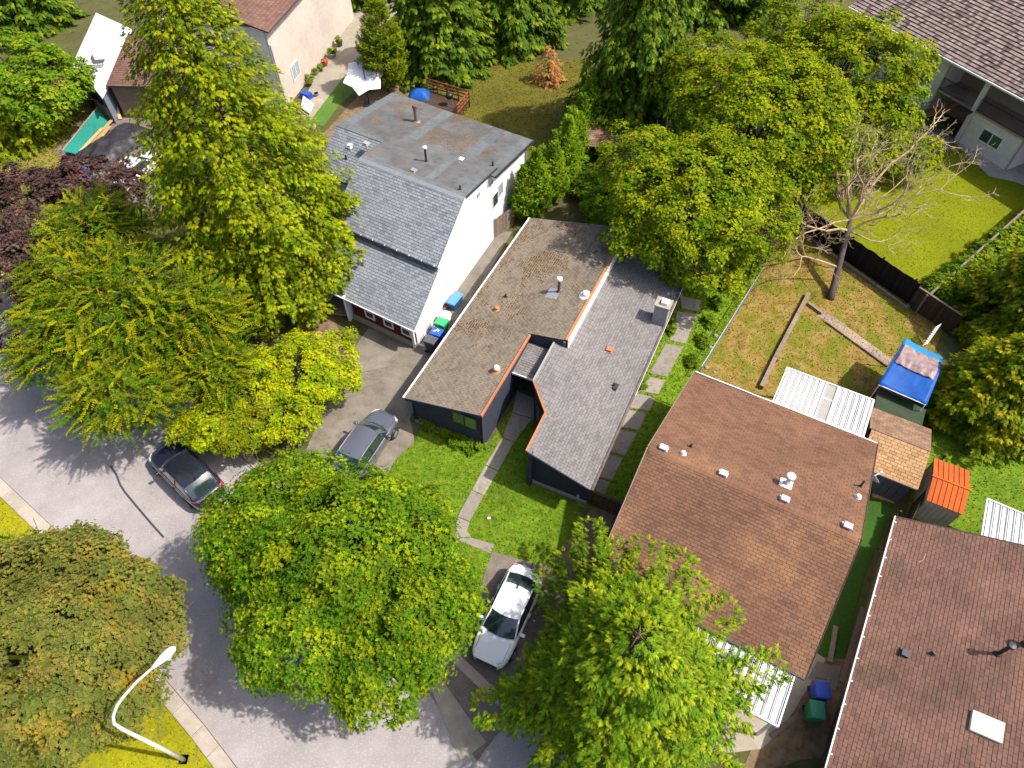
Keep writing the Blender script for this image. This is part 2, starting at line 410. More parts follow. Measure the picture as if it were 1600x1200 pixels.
# crack sealed with tar in the road
cr = [P(173, 728), P(182, 742), P(188, 758), P(196, 770), P(215, 793), P(238, 820), P(256, 840)]
mb = MB()
for a, b in zip(cr[:-1], cr[1:]):
    n_ = np.array([-(b - a)[1], (b - a)[0], 0]); n_ = n_ / np.linalg.norm(n_) * 0.05
    mb.hexa([a - n_ + [0, 0, .009], b - n_ + [0, 0, .009], b + n_ + [0, 0, .009], a + n_ + [0, 0, .009], a - n_ + [0, 0, .016], b - n_ + [0, 0, .016], b + n_ + [0, 0, .016], a + n_ + [0, 0, .016]])
tag(obj('road_crack_seal', mb, flat('tar', (0.05, 0.045, 0.05), rough=0.7)), kind='structure')

LAWNS = {}
sheet('driveway', [(545, 556), (576, 512), (653, 541), (700, 556), (640, 655), (648, 690), (620, 716), (560, 830), (500, 960), (395, 815), (480, 700)], 0.02, drive_m, jit=0.08)
_, LAWNS['front'] = sheet('front_lawn', [(648, 690), (665, 655), (760, 700), (800, 640), (835, 640), (830, 750), (905, 790), (915, 830), (850, 885), (770, 862), (748, 925), (720, 1000), (640, 1080), (500, 960), (560, 830), (622, 714)], 0.016, lawn_m, jit=0.12)
sheet('driveway', [(770, 862), (850, 885), (895, 900), (870, 960), (830, 1040), (800, 1120), (745, 1190), (672, 1085), (720, 1000), (748, 925)], 0.022, drive2_m, jit=0.06)
sheet('dirt_path', [(850, 886), (900, 830), (935, 775), (965, 797), (935, 870), (895, 902)], 0.018, dirt_m, jit=0.08)
sheet('driveway_apron', [(670, 1068), (690, 1062), (760, 1160), (720, 1190)], 0.03, conc_m)
_, LAWNS['side'] = sheet('side_lawn', [(900, 790), (962, 800), (1090, 585), (1185, 440), (1120, 400), (1060, 470)], 0.012, lush_m, jit=0.1)
sheet('concrete_strip', [(653, 541), (775, 362), (800, 362), (690, 560)], 0.018, dirty_m, jit=0.04)
_, LAWNS['dry'] = sheet('back_yard', [(1090, 590), (1185, 430), (1230, 350), (1250, 345), (1425, 480), (1480, 500), (1455, 560), (1380, 640), (1370, 690), (1215, 640)], 0.016, dry_m, jit=0.08)
_, LAWNS['mown'] = sheet('mown_lawn', [(1240, 350), (1418, 478), (1445, 452), (1610, 325), (1610, 260), (1570, 265), (1500, 225), (1440, 150), (1300, 150)], 0.014, mow_m, jit=0.05)
sheet('gravel_strip', [(1490, 222), (1520, 216), (1575, 258), (1620, 240), (1640, 300), (1585, 285), (1545, 275)], 0.03, M('gravel_pale', [(0.30, 0.25, 0.21), (0.5, 0.44, 0.38)], sc=20, bump=0.7, bsc=40), jit=0.15)
_, LAWNS['rear'] = sheet('rear_lawn', [(1440, 700), (1475, 640), (1640, 590), (1700, 700), (1660, 860), (1410, 830)], 0.014, lawn_m, jit=0.08)
_, LAWNS['turf'] = sheet('side_turf', [(1345, 770), (1420, 760), (1392, 800), (1350, 900), (1318, 1030), (1272, 1025), (1295, 930)], 0.02, turf_m, jit=0.03)
sheet('side_path', [(1270, 1025), (1330, 1030), (1290, 1180), (1150, 1210), (1215, 1100)], 0.016, dirt_m, jit=0.12)
sheet('side_pavement', [(1275, 1020), (1290, 1030), (1222, 1140), (1190, 1170), (1110, 1180), (1110, 1085), (1200, 1100)], 0.03, conc_m, jit=0.03)
sheet('gravel', [(1278, 1035), (1315, 1040), (1305, 1080), (1262, 1062)], 0.034, gravel_m, jit=0.15)
_, LAWNS['shade'] = sheet('shady_lawn', [(690, 190), (700, 95), (920, 95), (930, 200), (830, 330), (800, 360), (760, 300)], 0.012, shade_lawn_m, jit=0.1)
sheet('bare_dirt', [(500, 215), (560, 150), (640, 130), (690, 150), (610, 210), (540, 240)], 0.012, dirt_m, jit=0.1)
sheet('patio_path', [(465, 175), (490, 205), (545, 125), (600, 50), (640, -10), (560, -10), (508, 90)], 0.016, conc_m, jit=0.03)
_, LAWNS['strip'] = sheet('turf_strip', [(484, 190), (505, 198), (530, 165), (560, 140), (575, 118), (540, 116), (522, 140)], 0.024, M('turf_bright', [(0.07, 0.15, 0.02), (0.10, 0.19, 0.03)], sc=8, bump=0.4, bsc=60), jit=0.02)
_, LAWNS['left'] = sheet('left_yard', [(-40, 250), (40, 175), (105, 115), (160, 180), (120, 235), (60, 290), (-20, 320)], 0.012, M('lawn_patchy', [(0.10, 0.12, 0.012), (0.20, 0.17, 0.03), (0.26, 0.16, 0.07)], sc=1.8, bump=0.6, bsc=24), jit=0.15)
sheet('left_drive', [(85, 235), (165, 140), (215, 140), (240, 200), (260, 330), (150, 330)], 0.014, drive2_m)
sheet('garden_bed', [(470, 500), (515, 480), (548, 560), (470, 640), (400, 580)], 0.014, dirt_m, jit=0.1)
sheet('planting_bed', [(660, 655), (668, 640), (752, 685), (757, 703)], 0.021, dirt_m, jit=0.08)

EXCL = []
# concrete slabs, each a piece of its path
def slabs(name, quads, mat, h=0.05, inset=0.03):
    root = thing(name, None, None, (0, 0, 0)); root['kind'] = 'structure'
    for q in quads:
        pts = [P(*k)[:2] for k in q]; c = sum(pts) / len(pts)
        EXCL.append(np.array([c + (p - c) * 0.98 for p in pts]))
        pts = [c + (p - c) * (1 - inset / max(0.2, np.linalg.norm(p - c))) for p in pts]
        ar = sum(pts[i][0] * pts[(i + 1) % len(pts)][1] - pts[(i + 1) % len(pts)][0] * pts[i][1] for i in range(len(pts)))
        if ar < 0: pts = pts[::-1]
        hh = h + random.uniform(-0.012, 0.012)
        obj('paving_slab', MB().prism([(p[0], p[1], 0.0) for p in pts], (0, 0, hh)), mat, root, bevel=0.012)
slabs('front_path', [[(807, 611), (835, 622), (834, 655), (800, 645)], [(800, 645), (832, 655), (803, 692), (784, 684)], [(784, 684), (803, 692), (778, 737), (758, 727)],
                     [(758, 727), (778, 737), (756, 775), (737, 766)], [(737, 766), (756, 775), (734, 816), (714, 808)], [(714, 808), (734, 816), (730, 830), (737, 840), (709, 842)],
                     [(709, 842), (735, 840), (774, 851), (767, 866)]], slab_m)
slabs('side_yard_path', [[(1062, 462), (1096, 470), (1090, 488), (1064, 482)], [(1058, 486), (1090, 491), (1071, 538), (1046, 532)], [(1040, 537), (1068, 542), (1042, 590), (1014, 584)],
                         [(1010, 588), (1040, 594), (1028, 617), (997, 611)], [(992, 614), (1025, 621), (1014, 643), (981, 637)], [(979, 640), (1011, 646), (999, 673), (965, 667)],
                         [(963, 670), (996, 677), (976, 713), (946, 706)], [(945, 709), (974, 716), (956, 751), (928, 744)], [(928, 747), (954, 753), (943, 776), (916, 769)]], slab_m, inset=0.025)

# grass blades over the lawns
def inpoly(pts, poly):
    x, y = pts[:, 0], pts[:, 1]; c = np.zeros(len(pts), bool)
    j = len(poly) - 1
    for i in range(len(poly)):
        xi, yi = poly[i]; xj, yj = poly[j]
        c ^= ((yi > y) != (yj > y)) & (x < (xj - xi) * (y - yi) / (yj - yi + 1e-12) + xi)
        j = i
    return c
def quads_mesh(name, V, young=None, nv=4):
    n = len(V) // nv
    me = bpy.data.meshes.new(name)
    me.vertices.add(len(V)); me.vertices.foreach_set('co', np.asarray(V, np.float32).ravel())
    me.loops.add(n * nv); me.loops.foreach_set('vertex_index', np.arange(n * nv, dtype=np.int32))
    me.polygons.add(n)
    me.polygons.foreach_set('loop_start', np.arange(0, n * nv, nv, dtype=np.int32))
    me.polygons.foreach_set('loop_total', np.full(n, nv, np.int32))
    if young is not None:
        a = me.attributes.new('young', 'FLOAT', 'POINT')
        a.data.foreach_set('value', np.repeat(np.asarray(young, np.float32), nv))
    me.update()
    return me
def nz(v):
    return v / (np.linalg.norm(v, axis=-1, keepdims=True) + 1e-9)
def grass(key, mat, dens=45, hgt=(0.05, 0.12), wid=0.05, zb=0.012):
    poly = LAWNS[key]; lo, hi = poly.min(0), poly.max(0)
    n = int((hi - lo).prod() * dens)
    p = RNG.random((n, 2)) * (hi - lo) + lo
    p = p[inpoly(p, poly)]
    for e in EXCL: p = p[~inpoly(p, e)]
    n = len(p)
    a = RNG.random(n) * 6.283; h = RNG.uniform(*hgt, n); wv = wid * RNG.uniform(0.5, 1.3, n)
    dx = np.stack([np.cos(a), np.sin(a)], 1) * wv[:, None]
    tip = p + RNG.normal(0, 0.6, (n, 2)) * h[:, None]
    V = np.zeros((n, 3, 3)); V[:, 0, :2] = p - dx; V[:, 1, :2] = p + dx; V[:, 2, :2] = tip
    V[:, :2, 2] = zb; V[:, 2, 2] = zb + h
    o = put('grass', quads_mesh('grass', V.reshape(-1, 3), nv=3), mat)
    o['kind'] = 'stuff'
    o['label'] = {'front': 'green grass with yellow patches in front of the charcoal house', 'side': 'lush long grass beside the stepping slabs', 'dry': 'dry tan grass in the terraced back yard', 'mown': 'short mown grass of the lawn beyond the dark fence', 'rear': 'grass around the orange metal shed', 'shade': 'mossy grass of the shaded lawn, its colour darkened for the tree shade', 'left': 'patchy grass beside the green mesh fence', 'verge': 'yellow-green grass of the verge beside the kerb at the left edge', 'corner': 'yellow-green grass around the foot of the street lamp'}.get(key, 'short grass')
    o['category'] = 'grass'
    return o
LAWNS['verge'] = np.array([P(x, y)[:2] for x, y in ((-40, 730), (0, 762), (84, 840), (70, 880), (-40, 880))])
LAWNS['corner'] = np.array([P(x, y)[:2] for x, y in ((190, 1030), (262, 1083), (300, 1145), (345, 1215), (150, 1215))])
def gmat(name, cols):
    return M(name, cols, sc=3, bump=0, isl=0.4, big=0.15, rough=0.8)
grass('front', gmat('blades_green', [(0.065, 0.137, 0.006), (0.109, 0.186, 0.008), (0.178, 0.213, 0.014)]), 110, (0.04, 0.13), 0.03)
for k_ in ('verge', 'corner'): grass(k_, gmat('blades_verge', [(0.17, 0.17, 0.01), (0.27, 0.24, 0.012), (0.30, 0.24, 0.03)]), 130, (0.03, 0.10), 0.035, 0.062)
grass('side', gmat('blades_lush', [(0.084, 0.176, 0.008), (0.168, 0.270, 0.012)]), 120, (0.04, 0.11), 0.035)
grass('dry', gmat('blades_dry', [(0.17, 0.14, 0.012), (0.28, 0.20, 0.05), (0.34, 0.24, 0.09)]), 70, (0.03, 0.10), 0.04)
grass('mown', gmat('blades_mown', [(0.120, 0.150, 0.003), (0.160, 0.180, 0.005)]), 50, (0.02, 0.05), 0.04)
grass('rear', gmat('blades_green2', [(0.08, 0.12, 0.008), (0.14, 0.17, 0.012), (0.20, 0.19, 0.015)]), 60, (0.03, 0.10), 0.04)
grass('shade', gmat('blades_mossy_shaded', [(0.058, 0.062, 0.008), (0.104, 0.101, 0.016)]), 40, (0.03, 0.08), 0.05)  # blades carry the same tree shade in their colour
grass('left', gmat('blades_patchy', [(0.10, 0.13, 0.012), (0.2, 0.18, 0.03)]), 50, (0.05, 0.2), 0.06)
#==PART2==
# ------------------------------------------------------------------ building helpers
class Fr:
    def __init__(s, o, au, av):
        s.o = np.array([o[0], o[1], 0.0]); s.u = D2(au); s.v = D2(av); s.au = au; s.av = av
        s.inv = np.linalg.inv(np.array([[s.u[0], s.v[0]], [s.u[1], s.v[1]]]))
    def pt(s, u, v, z=0.0): return s.o + s.u * u + s.v * v + np.array([0, 0, z])
    def uv(s, p): return s.inv @ (np.array(p)[:2] - s.o[:2])
    def px(s, x, y, z=0.0): return tuple(s.uv(P(x, y, z)))
    def ray(s, x, y):
        r = np.array([(x - 800) / FPX, 0, 0]) + UP * (600 - y) / FPX + FW
        return r
    def onroof(s, x, y, z0, mu, mv):          # pixel ray meets the plane z = z0 + mu u + mv v
        r = s.ray(x, y)
        c = s.uv(CC); d = s.inv @ r[:2]
        t = (CAM_H - z0 - mu * c[0] - mv * c[1]) / (mu * d[0] + mv * d[1] - r[2])
        p = CC + r * t
        a = s.uv(p); return float(a[0]), float(a[1]), float(p[2])
    def onwall(s, x, y, axis, val):           # pixel ray meets the wall u = val or v = val: the other coordinate and z
        r = s.ray(x, y); c = s.uv(CC); d = s.inv @ r[:2]
        k = 0 if axis == 'u' else 1
        t = (val - c[k]) / d[k]
        a = c + d * t; return float(a[1 - k]), float(CAM_H + r[2] * t)

def shingles(parent, poly, o, ea, eb, mat, expo=0.145, tw=0.30, thick=0.016, name='shingles', seed=1, gap=0.009, jit=1.0, slot=0.012):
    rs = random.Random(seed)
    en = np.cross(ea, eb); en = en / np.linalg.norm(en)
    if en[2] < 0: en = -en
    bs = [b for _, b in poly]; mb = MB(); V = mb.v; Fc = mb.f
    b = min(bs); bmax = max(bs); row = 0
    while b < bmax - 0.03:
        e = min(expo, bmax - b); mid = b + e * 0.5; xs = []
        for i in range(len(poly)):
            (x0, y0), (x1, y1) = poly[i], poly[(i + 1) % len(poly)]
            if (y0 > mid) != (y1 > mid): xs.append(x0 + (mid - y0) * (x1 - x0) / (y1 - y0))
        xs.sort()
        for k in range(0, len(xs) - 1, 2):
            xa = xs[k]; x1 = xs[k + 1]; first = tw * (0.5 if row % 2 else 1.0) * rs.uniform(0.8, 1.0)
            while xa < x1 - 0.02:
                xb = min(xa + first, x1); first = tw
                h = thick * rs.uniform(0.7, 1.4); bb = b + rs.uniform(-0.008, 0.006) * jit
                n = len(V); g_ = gap
                for (a_, b_, h_) in ((xa + g_, bb, h), (xb - g_, bb, h), (xb - g_, b + e - slot, 0.004), (xa + g_, b + e - slot, 0.004), (xa + g_, bb, -0.002), (xb - g_, bb, -0.002)):
                    V.append(tuple(o + ea * a_ + eb * b_ + en * h_))
                Fc.append((n, n + 1, n + 2, n + 3)); Fc.append((n + 4, n + 5, n + 1, n))
                xa = xb
        b += expo; row += 1
    return obj(name, mb, mat, parent, kind='stuff')

def roof_plane(house, fr, poly, z0, mu, mv, mat, along, expo=0.145, tw=0.30, slab=0.10, deck=None, seed=1, thick=0.014, sh=True):
    zz = lambda u, v: z0 + mu * u + mv * v
    top = [fr.pt(u, v, zz(u, v)) for u, v in poly]
    ar = sum(top[i][0] * top[(i + 1) % len(top)][1] - top[(i + 1) % len(top)][0] * top[i][1] for i in range(len(top)))
    if ar < 0: top = top[::-1]
    r = obj('roof', MB().prism([p - [0, 0, slab] for p in top], (0, 0, slab)), deck or under_m, house)
    if sh:
        o = fr.pt(0, 0, z0)
        if along == 'u':
            s = 1 if mv >= 0 else -1; L = math.sqrt(1 + mv * mv)
            ea = fr.u; eb = (fr.v + np.array([0, 0, mv])) * s / L
            pl = [(u, v * s * L) for u, v in poly]
        else:
            s = 1 if mu >= 0 else -1; L = math.sqrt(1 + mu * mu)
            ea = fr.v; eb = (fr.u + np.array([0, 0, mu])) * s / L
            pl = [(v, u * s * L) for u, v in poly]
        shingles(r, pl, o + [0, 0, 0.003], ea, eb, mat, expo, tw, seed=seed, thick=thick, slot=0.07 if expo > 0.34 else 0.024 if expo > 0.18 else 0.013)
    return r

def wall(house, fr, a, b, zb, zt, mat, th=0.15, name='wall', side=1):
    """wall from a to b (u,v); zt a number or a pair; thickness goes to the left of a->b (side=1)"""
    z1, z2 = zt if hasattr(zt, '__len__') else (zt, zt)
    p, q = fr.pt(*a), fr.pt(*b)
    d = (q - p) / np.linalg.norm(q - p); n = np.array([-d[1], d[0], 0]) * th * side
    z = np.array([0, 0, 1.0])
    pts = [p + z * zb, q + z * zb, q + n + z * zb, p + n + z * zb, p + z * z1, q + z * z2, q + n + z * z2, p + n + z * z1]
    if side < 0: pts = [pts[i] for i in (1, 0, 3, 2, 5, 4, 7, 6)]
    return obj(name, MB().hexa(pts), mat, house)

def window(house, fr, axis, val, c0, c1, z0, z1, glass, frame, out, split=1, fw=0.06, name='window'):
    """frame proud of the wall by `out` (signed along the wall's normal coordinate); glass set back inside it"""
    def pt(c, z, d): return fr.pt(val + d, c, z) if axis == 'u' else fr.pt(c, val + d, z)
    mb = MB()
    def bx(m, a0, a1, b0, b1, d0, d1):
        m.hexa([pt(a0, b0, d0), pt(a1, b0, d0), pt(a1, b0, d1), pt(a0, b0, d1), pt(a0, b1, d0), pt(a1, b1, d0), pt(a1, b1, d1), pt(a0, b1, d1)])
    d0, d1 = 0.0, out
    bx(mb, c0, c1, z0, z0 + fw, d0, d1); bx(mb, c0, c1, z1 - fw, z1, d0, d1)
    bx(mb, c0, c0 + fw, z0 + fw, z1 - fw, d0, d1); bx(mb, c1 - fw, c1, z0 + fw, z1 - fw, d0, d1)
    for k in range(1, split):
        c = c0 + (c1 - c0) * k / split
        bx(mb, c - fw / 2, c + fw / 2, z0 + fw, z1 - fw, d0, d1)
    wd = obj(name, mb, frame, house)
    for k in range(split):
        m = MB(); g0 = c0 + (c1 - c0) * k / split; g1 = c0 + (c1 - c0) * (k + 1) / split
        bx(m, g0 + fw * 0.6, g1 - fw * 0.6, z0 + fw * 0.9, z1 - fw * 0.9, 0.002, out * 0.45)
        obj('pane', m, glass[k % len(glass)] if isinstance(glass, (list, tuple)) else glass, wd)
    return wd

def flue(house, base, h, r, mat, capmat, cap_r=None, cap_h=0.12, name='vent_pipe', dome=False, collar=True):
    b = np.array(base, float)
    mb = MB().tube([b - [0, 0, 0.1], b + [0, 0, h]], r, 12)
    if collar: mb.lathe(b - [0, 0, 0.05], [(r * 2.1, 0), (r * 1.9, 0.06), (r * 1.15, 0.14)], 12)
    v = obj(name, mb, mat, house)
    if capmat:
        cr = cap_r or r * 1.7
        prof = [(r * 0.9, h), (cr, h + 0.01), (cr, h + cap_h * 0.5), (cr * 0.7, h + cap_h * 0.9), (0.01, h + cap_h)] if dome else [(cr * 0.9, h - 0.02), (cr, h), (cr, h + cap_h * 0.75), (cr * 0.9, h + cap_h), (0.01, h + cap_h + 0.02)]
        obj('vent_cap', MB().lathe(b, prof, 16), capmat, v)
    return v
def box_vent(house, fr, uvz, sz, h, mat, name='roof_vent', slope=0.0):
    u, v, z = uvz; a, b = sz
    q = [(-a / 2, -b / 2), (a / 2, -b / 2), (a / 2, b / 2), (-a / 2, b / 2)]
    mb = MB().hexa([fr.pt(u + x * 1.25, v + y * 1.25, z - 0.05 + slope * x) for x, y in q] + [fr.pt(u + x * 1.25, v + y * 1.25, z + 0.03 + slope * x) for x, y in q])
    mb.hexa([fr.pt(u + x * 0.8, v + y * 0.8, z + 0.028) for x, y in q] + [fr.pt(u + x * 0.8, v + y * 0.8, z + h * 0.7) for x, y in q])
    mb.hexa([fr.pt(u + x, v + y, z + h * 0.7) for x, y in q] + [fr.pt(u + x * 0.94, v + y * 0.94, z + h) for x, y in q])
    return obj(name, mb, mat, house)

# ------------------------------------------------------------------ the charcoal house in the middle
FB = Fr(P(755, 702)[:2], 65.2, -24.8)
hb = thing('house', 'charcoal house with a moss-brown roof beside a taupe roof, both edged in orange', 'house', FB.pt(8, 1))
LB = (3.25, 0.0, 0.203)
RB = (2.32 + 0.19 * 6.4, 0.0, -0.19)
zL = lambda v: LB[0] + LB[2] * v
zR = lambda v: RB[0] + RB[2] * v
polyL = [(-0.2, -4.44), (-0.12, 0.04), (5.98, 0.04), (5.98, 2.22), (16.3, 2.22), (16.2, -4.44)]
rl = roof_plane(hb, FB, polyL, *LB, shB_m, 'u', seed=3, expo=0.15, tw=0.24, slab=0.14)
pR = [FB.onroof(x, y, *RB)[:2] for x, y in ((919, 764), (823, 705), (853, 645), (834, 595), (866, 536))]
polyR = [(pR[0][0], 6.4), pR[1], pR[2], pR[3], (6.02, pR[4][1]), (6.02, 2.26), (15.6, 2.26), (15.6, 6.4)]
rr = roof_plane(hb, FB, polyR, *RB, shG_m, 'u', seed=4, expo=0.15, tw=0.33, slab=0.14)
pe = (1.98, 0.11, 0.0)
e_f = FB.onroof(803, 582, *pe)[0]
ren = roof_plane(hb, FB, [(e_f, 0.0), (e_f, 1.7), (5.9, 1.7), (5.9, 0.0)], *pe, shG_m, 'v', seed=5, expo=0.15, tw=0.33)
# moss on the lean-to roof
def lumps(name, parent, pts, sizes, mat, flatn=0.6):
    n = len(pts); a0 = RNG.random(n) * 6.28
    V = np.zeros((n, 4, 3, 3))
    base = np.stack([np.stack([np.cos(a0 + k * 1.571), np.sin(a0 + k * 1.571), np.zeros(n)], 1) * (sizes * RNG.uniform(0.7, 1.3, n))[:, None] for k in range(4)], 1)
    top = pts + np.stack([RNG.normal(0, 0.2, n) * sizes, RNG.normal(0, 0.2, n) * sizes, sizes * flatn], 1)
    for k in range(4):
        V[:, k, 0] = pts + base[:, k]; V[:, k, 1] = pts + base[:, (k + 1) % 4]; V[:, k, 2] = top
    V = V.reshape(-1, 3) - org_of(parent)
    me = quads_mesh(name, V, nv=3)
    # weld the four faces of a lump so that each one is a single island
    idx = np.arange(n * 12).reshape(n, 4, 3)
    me2 = bpy.data.meshes.new(name)
    vv = np.concatenate([pts[:, None] + base, top[:, None]], 1).reshape(-1, 3) - org_of(parent)
    b5 = np.arange(n)[:, None] * 5
    f = np.stack([np.concatenate([b5 + k, b5 + (k + 1) % 4, b5 + 4], 1) for k in range(4)], 1).reshape(-1)
    me2.vertices.add(n * 5); me2.vertices.foreach_set('co', vv.astype(np.float32).ravel())
    me2.loops.add(n * 12); me2.loops.foreach_set('vertex_index', f.astype(np.int32))
    me2.polygons.add(n * 4); me2.polygons.foreach_set('loop_start', np.arange(0, n * 12, 3, dtype=np.int32)); me2.polygons.foreach_set('loop_total', np.full(n * 4, 3, np.int32))
    me2.update(); bpy.data.meshes.remove(me)
    o = put(name, me2, mat, parent); o['kind'] = 'stuff'
    return o
L = math.sqrt(1 + LB[2] ** 2); pts = []
for _ in range(30000):
    u = random.uniform(-0.1, 16.2); v = random.uniform(-4.4, 2.1)
    if v > 0 and u < 6: continue
    row = round(v * L / 0.15) * 0.15 / L + 0.01
    p = FB.pt(u, row, zL(row) + 0.012)
    d = mnoise.noise(Vector((u * 0.45, v * 0.6, 2.2))) * 0.8 + mnoise.noise(Vector((u * 1.6, v * 1.6, 5.2))) * 0.45
    d += 0.34 if u > 13.2 else 0.0
    d += 0.22 if (v < -0.8 and 3.5 < u < 13) else -0.1
    d -= 0.25 if u < 3.0 else 0
    if d > 0.26 and random.random() < min(0.5, (d - 0.18) * 1.2): pts.append(p)
pts = np.array(pts[:5200])
lumps('moss', rl, pts, RNG.uniform(0.025, 0.065, len(pts)), moss_m)
# walls
def wB(a, b, zf, mat=navy_m, zb=0.0, **k): return wall(hb, FB, a, b, zb, (zf(a[1]) - 0.15, zf(b[1]) - 0.15), mat, **k)
wB((0.1, -4.25), (0.1, -0.1), zL, side=1)
wB((0.1, -0.02), (5.9, -0.02), zL)
wB((16.0, -4.25), (0.1, -4.25), zL)
wB((16.0, -4.1), (16.0, 2.1), zL, side=1)
wB((5.95, 2.14), (16.0, 2.14), zL, white_trim_m, zb=2.9)
wB((5.95, 0.0), (5.95, 2.2), zL, side=1)
wB((-0.7, 3.1), (-0.7, 6.25), zR, side=1)
wB((-0.7, 3.1), (1.62, 3.0), zR, side=-1)
wB((1.62, 3.0), (2.95, 1.68), zR, side=-1)
wB((2.95, 1.68), (5.95, 1.68), zR, side=-1)
wB((-0.55, 6.25), (15.4, 6.25), zR)
wB((15.4, 2.3), (15.4, 6.2), zR)
# vertical battens on the right-hand front wall
mb = MB()
for k in range(20):
    v = 3.2 + k * 0.155
    mb.hexa([FB.pt(-0.725, v, 0.3), FB.pt(-0.725, v + 0.03, 0.3), FB.pt(-0.701, v + 0.03, 0.3), FB.pt(-0.701, v, 0.3)] + [FB.pt(-0.725, v, zR(v) - 0.2), FB.pt(-0.725, v + 0.03, zR(v) - 0.2), FB.pt(-0.701, v + 0.03, zR(v) - 0.2), FB.pt(-0.701, v, zR(v) - 0.2)])
obj('siding_battens', mb, navy_m, hb, kind='stuff')
obj('foundation', MB().hexa([FB.pt(u, v, z) for z in (0, 0.22) for u, v in ((-0.80, 3.1), (-0.80, 6.2), (-0.705, 6.2), (-0.705, 3.1))]), conc_m, hb)
obj('foundation', MB().hexa([FB.pt(u, v, z) for z in (0, 0.2) for u, v in ((0.02, -4.2), (0.02, -0.1), (0.097, -0.1), (0.097, -4.2))]), conc_m, hb)
obj('corner_post', MB().hexa([FB.pt(u, v, z) for z in (0, 2.95) for u, v in ((-0.98, 3.0), (-0.98, 3.22), (-0.76, 3.22), (-0.76, 3.0))]), navy_m, hb)
# trim: orange flashings, white gutter and fascia
def edge(house, fr, a, b, za, zb_, w_, h_, mat, name='fascia', dz=0.0):
    return obj(name, MB().bar(fr.pt(*a, za + dz), fr.pt(*b, zb_ + dz), w_, h_), mat, house)
edge(hb, FB, (-0.12, 0.06), (5.9, 0.06), zL(0), zL(0), 0.11, 0.17, orange_trim_m, dz=-0.03)
edge(hb, FB, (6.0, 2.15), (16.3, 2.15), zL(2.15), zL(2.15), 0.17, 0.03, orange_trim_m, dz=0.03)
obj('fascia', MB().hexa([FB.pt(u, v, z) for z in (zR(2.3) + 0.005, zL(2.22) + 0.01) for u, v in ((5.98, 2.235), (16.3, 2.235), (16.3, 2.29), (5.98, 2.29))]), white_trim_m, hb)
for a, b in zip(polyR[1:4], polyR[2:5]):
    edge(hb, FB, (a[0], a[1] - 0.02), (b[0], b[1] - 0.02), zR(a[1]), zR(b[1]), 0.1, 0.18, orange_trim_m if a is not polyR[3] else grey_trim_m, dz=-0.04)
edge(hb, FB, (-0.22, -4.4), (-0.14, 0.0), zL(-4.4), zL(0), 0.04, 0.17, navy_m, dz=-0.055)
edge(hb, FB, (pR[0][0] - 0.02, 6.36), (pR[1][0] - 0.03, pR[1][1]), zR(6.36), zR(pR[1][1]), 0.04, 0.17, navy_m, dz=-0.055)
edge(hb, FB, (-0.2, -4.5), (16.2, -4.5), zL(-4.44), zL(-4.44), 0.10, 0.10, white_trim_m, 'gutter', dz=-0.03)
edge(hb, FB, (e_f - 0.05, 0.0), (e_f - 0.05, 1.7), pe[0] + pe[1] * e_f, pe[0] + pe[1] * e_f, 0.06, 0.12, white_trim_m, 'gutter', dz=-0.03)
edge(hb, FB, (pR[0][0], 6.47), (15.6, 6.47), 2.38, 2.38, 0.11, 0.10, M('gutter_brown', [(0.10, 0.07, 0.06), (0.2, 0.15, 0.14)], sc=3), 'gutter', dz=-0.03)
edge(hb, FB, (5.0, 6.54), (15.6, 6.54), 2.38, 2.38, 0.015, 0.09, white_trim_m, 'gutter_lip', dz=-0.03)
# windows of the front
a0, zt = FB.onwall(705, 641, 'u', 0.06); a1, zb_ = FB.onwall(744, 664, 'u', 0.06)
window(hb, FB, 'u', 0.06, a0, a1 + 0.05, 1.45, 2.55, [glass_m, glassG_m], dark_m, -0.07, split=2)
fa = Fr(FB.pt(1.62, 3.0), 65.2 - 44.5, 65.2 - 44.5 - 90)
window(hb, fa, 'v', -0.12, 0.3, 1.5, 0.4, 2.2, glass_m, dark_m, -0.06, split=2) if False else None
mid = FB.pt(2.25, 2.36)
wn_ = Fr(mid, math.degrees(math.atan2(*(FB.pt(2.95, 1.68) - FB.pt(1.62, 3.0))[[1, 0]])), 0)
wn_ = Fr(mid, wn_.au, wn_.au + 90)
window(hb, wn_, 'v', 0.06, -0.6, 0.6, 0.5, 2.3, glass_m, dark_m, 0.06, split=2)
obj('door', MB().hexa([FB.pt(u, v, z) for z in (0.15, 2.15) for u, v in ((5.86, 0.3), (5.86, 1.2), (5.94, 1.2), (5.94, 0.3))]), flat('door_black', (0.02, 0.022, 0.03), rough=0.3), hb)
# chimney
cu, cv, cz = FB.onroof(1031, 501, *RB)
cv = 6.12
ch = obj('chimney', MB().hexa([FB.pt(cu + a, cv + b, z) for z in (cz - 0.7, cz + 1.35) for a, b in ((-0.32, -0.42), (-0.32, 0.34), (0.32, 0.34), (0.32, -0.42))]), M('brick_grey', [(0.24, 0.235, 0.22), (0.32, 0.31, 0.29)], sc=8, bump=0.6, bsc=30), hb)
mb = MB()
for k in range(13):                                # brick courses standing proud, one joint every 10 cm
    z = cz - 0.1 + k * 0.105
    mb.hexa([FB.pt(cu + a, cv + b, zz) for zz in (z, z + 0.09) for a, b in ((-0.335, -0.435), (-0.335, 0.355), (0.335, 0.355), (0.335, -0.435))])
obj('brick_courses', mb, MAT['brick_grey'], ch)
obj('chimney_cap', MB().hexa([FB.pt(cu + a, cv + b, z) for z in (cz + 1.34, cz + 1.44) for a, b in ((-0.40, -0.5), (-0.40, 0.42), (0.40, 0.42), (0.40, -0.5))]), conc_m, ch)
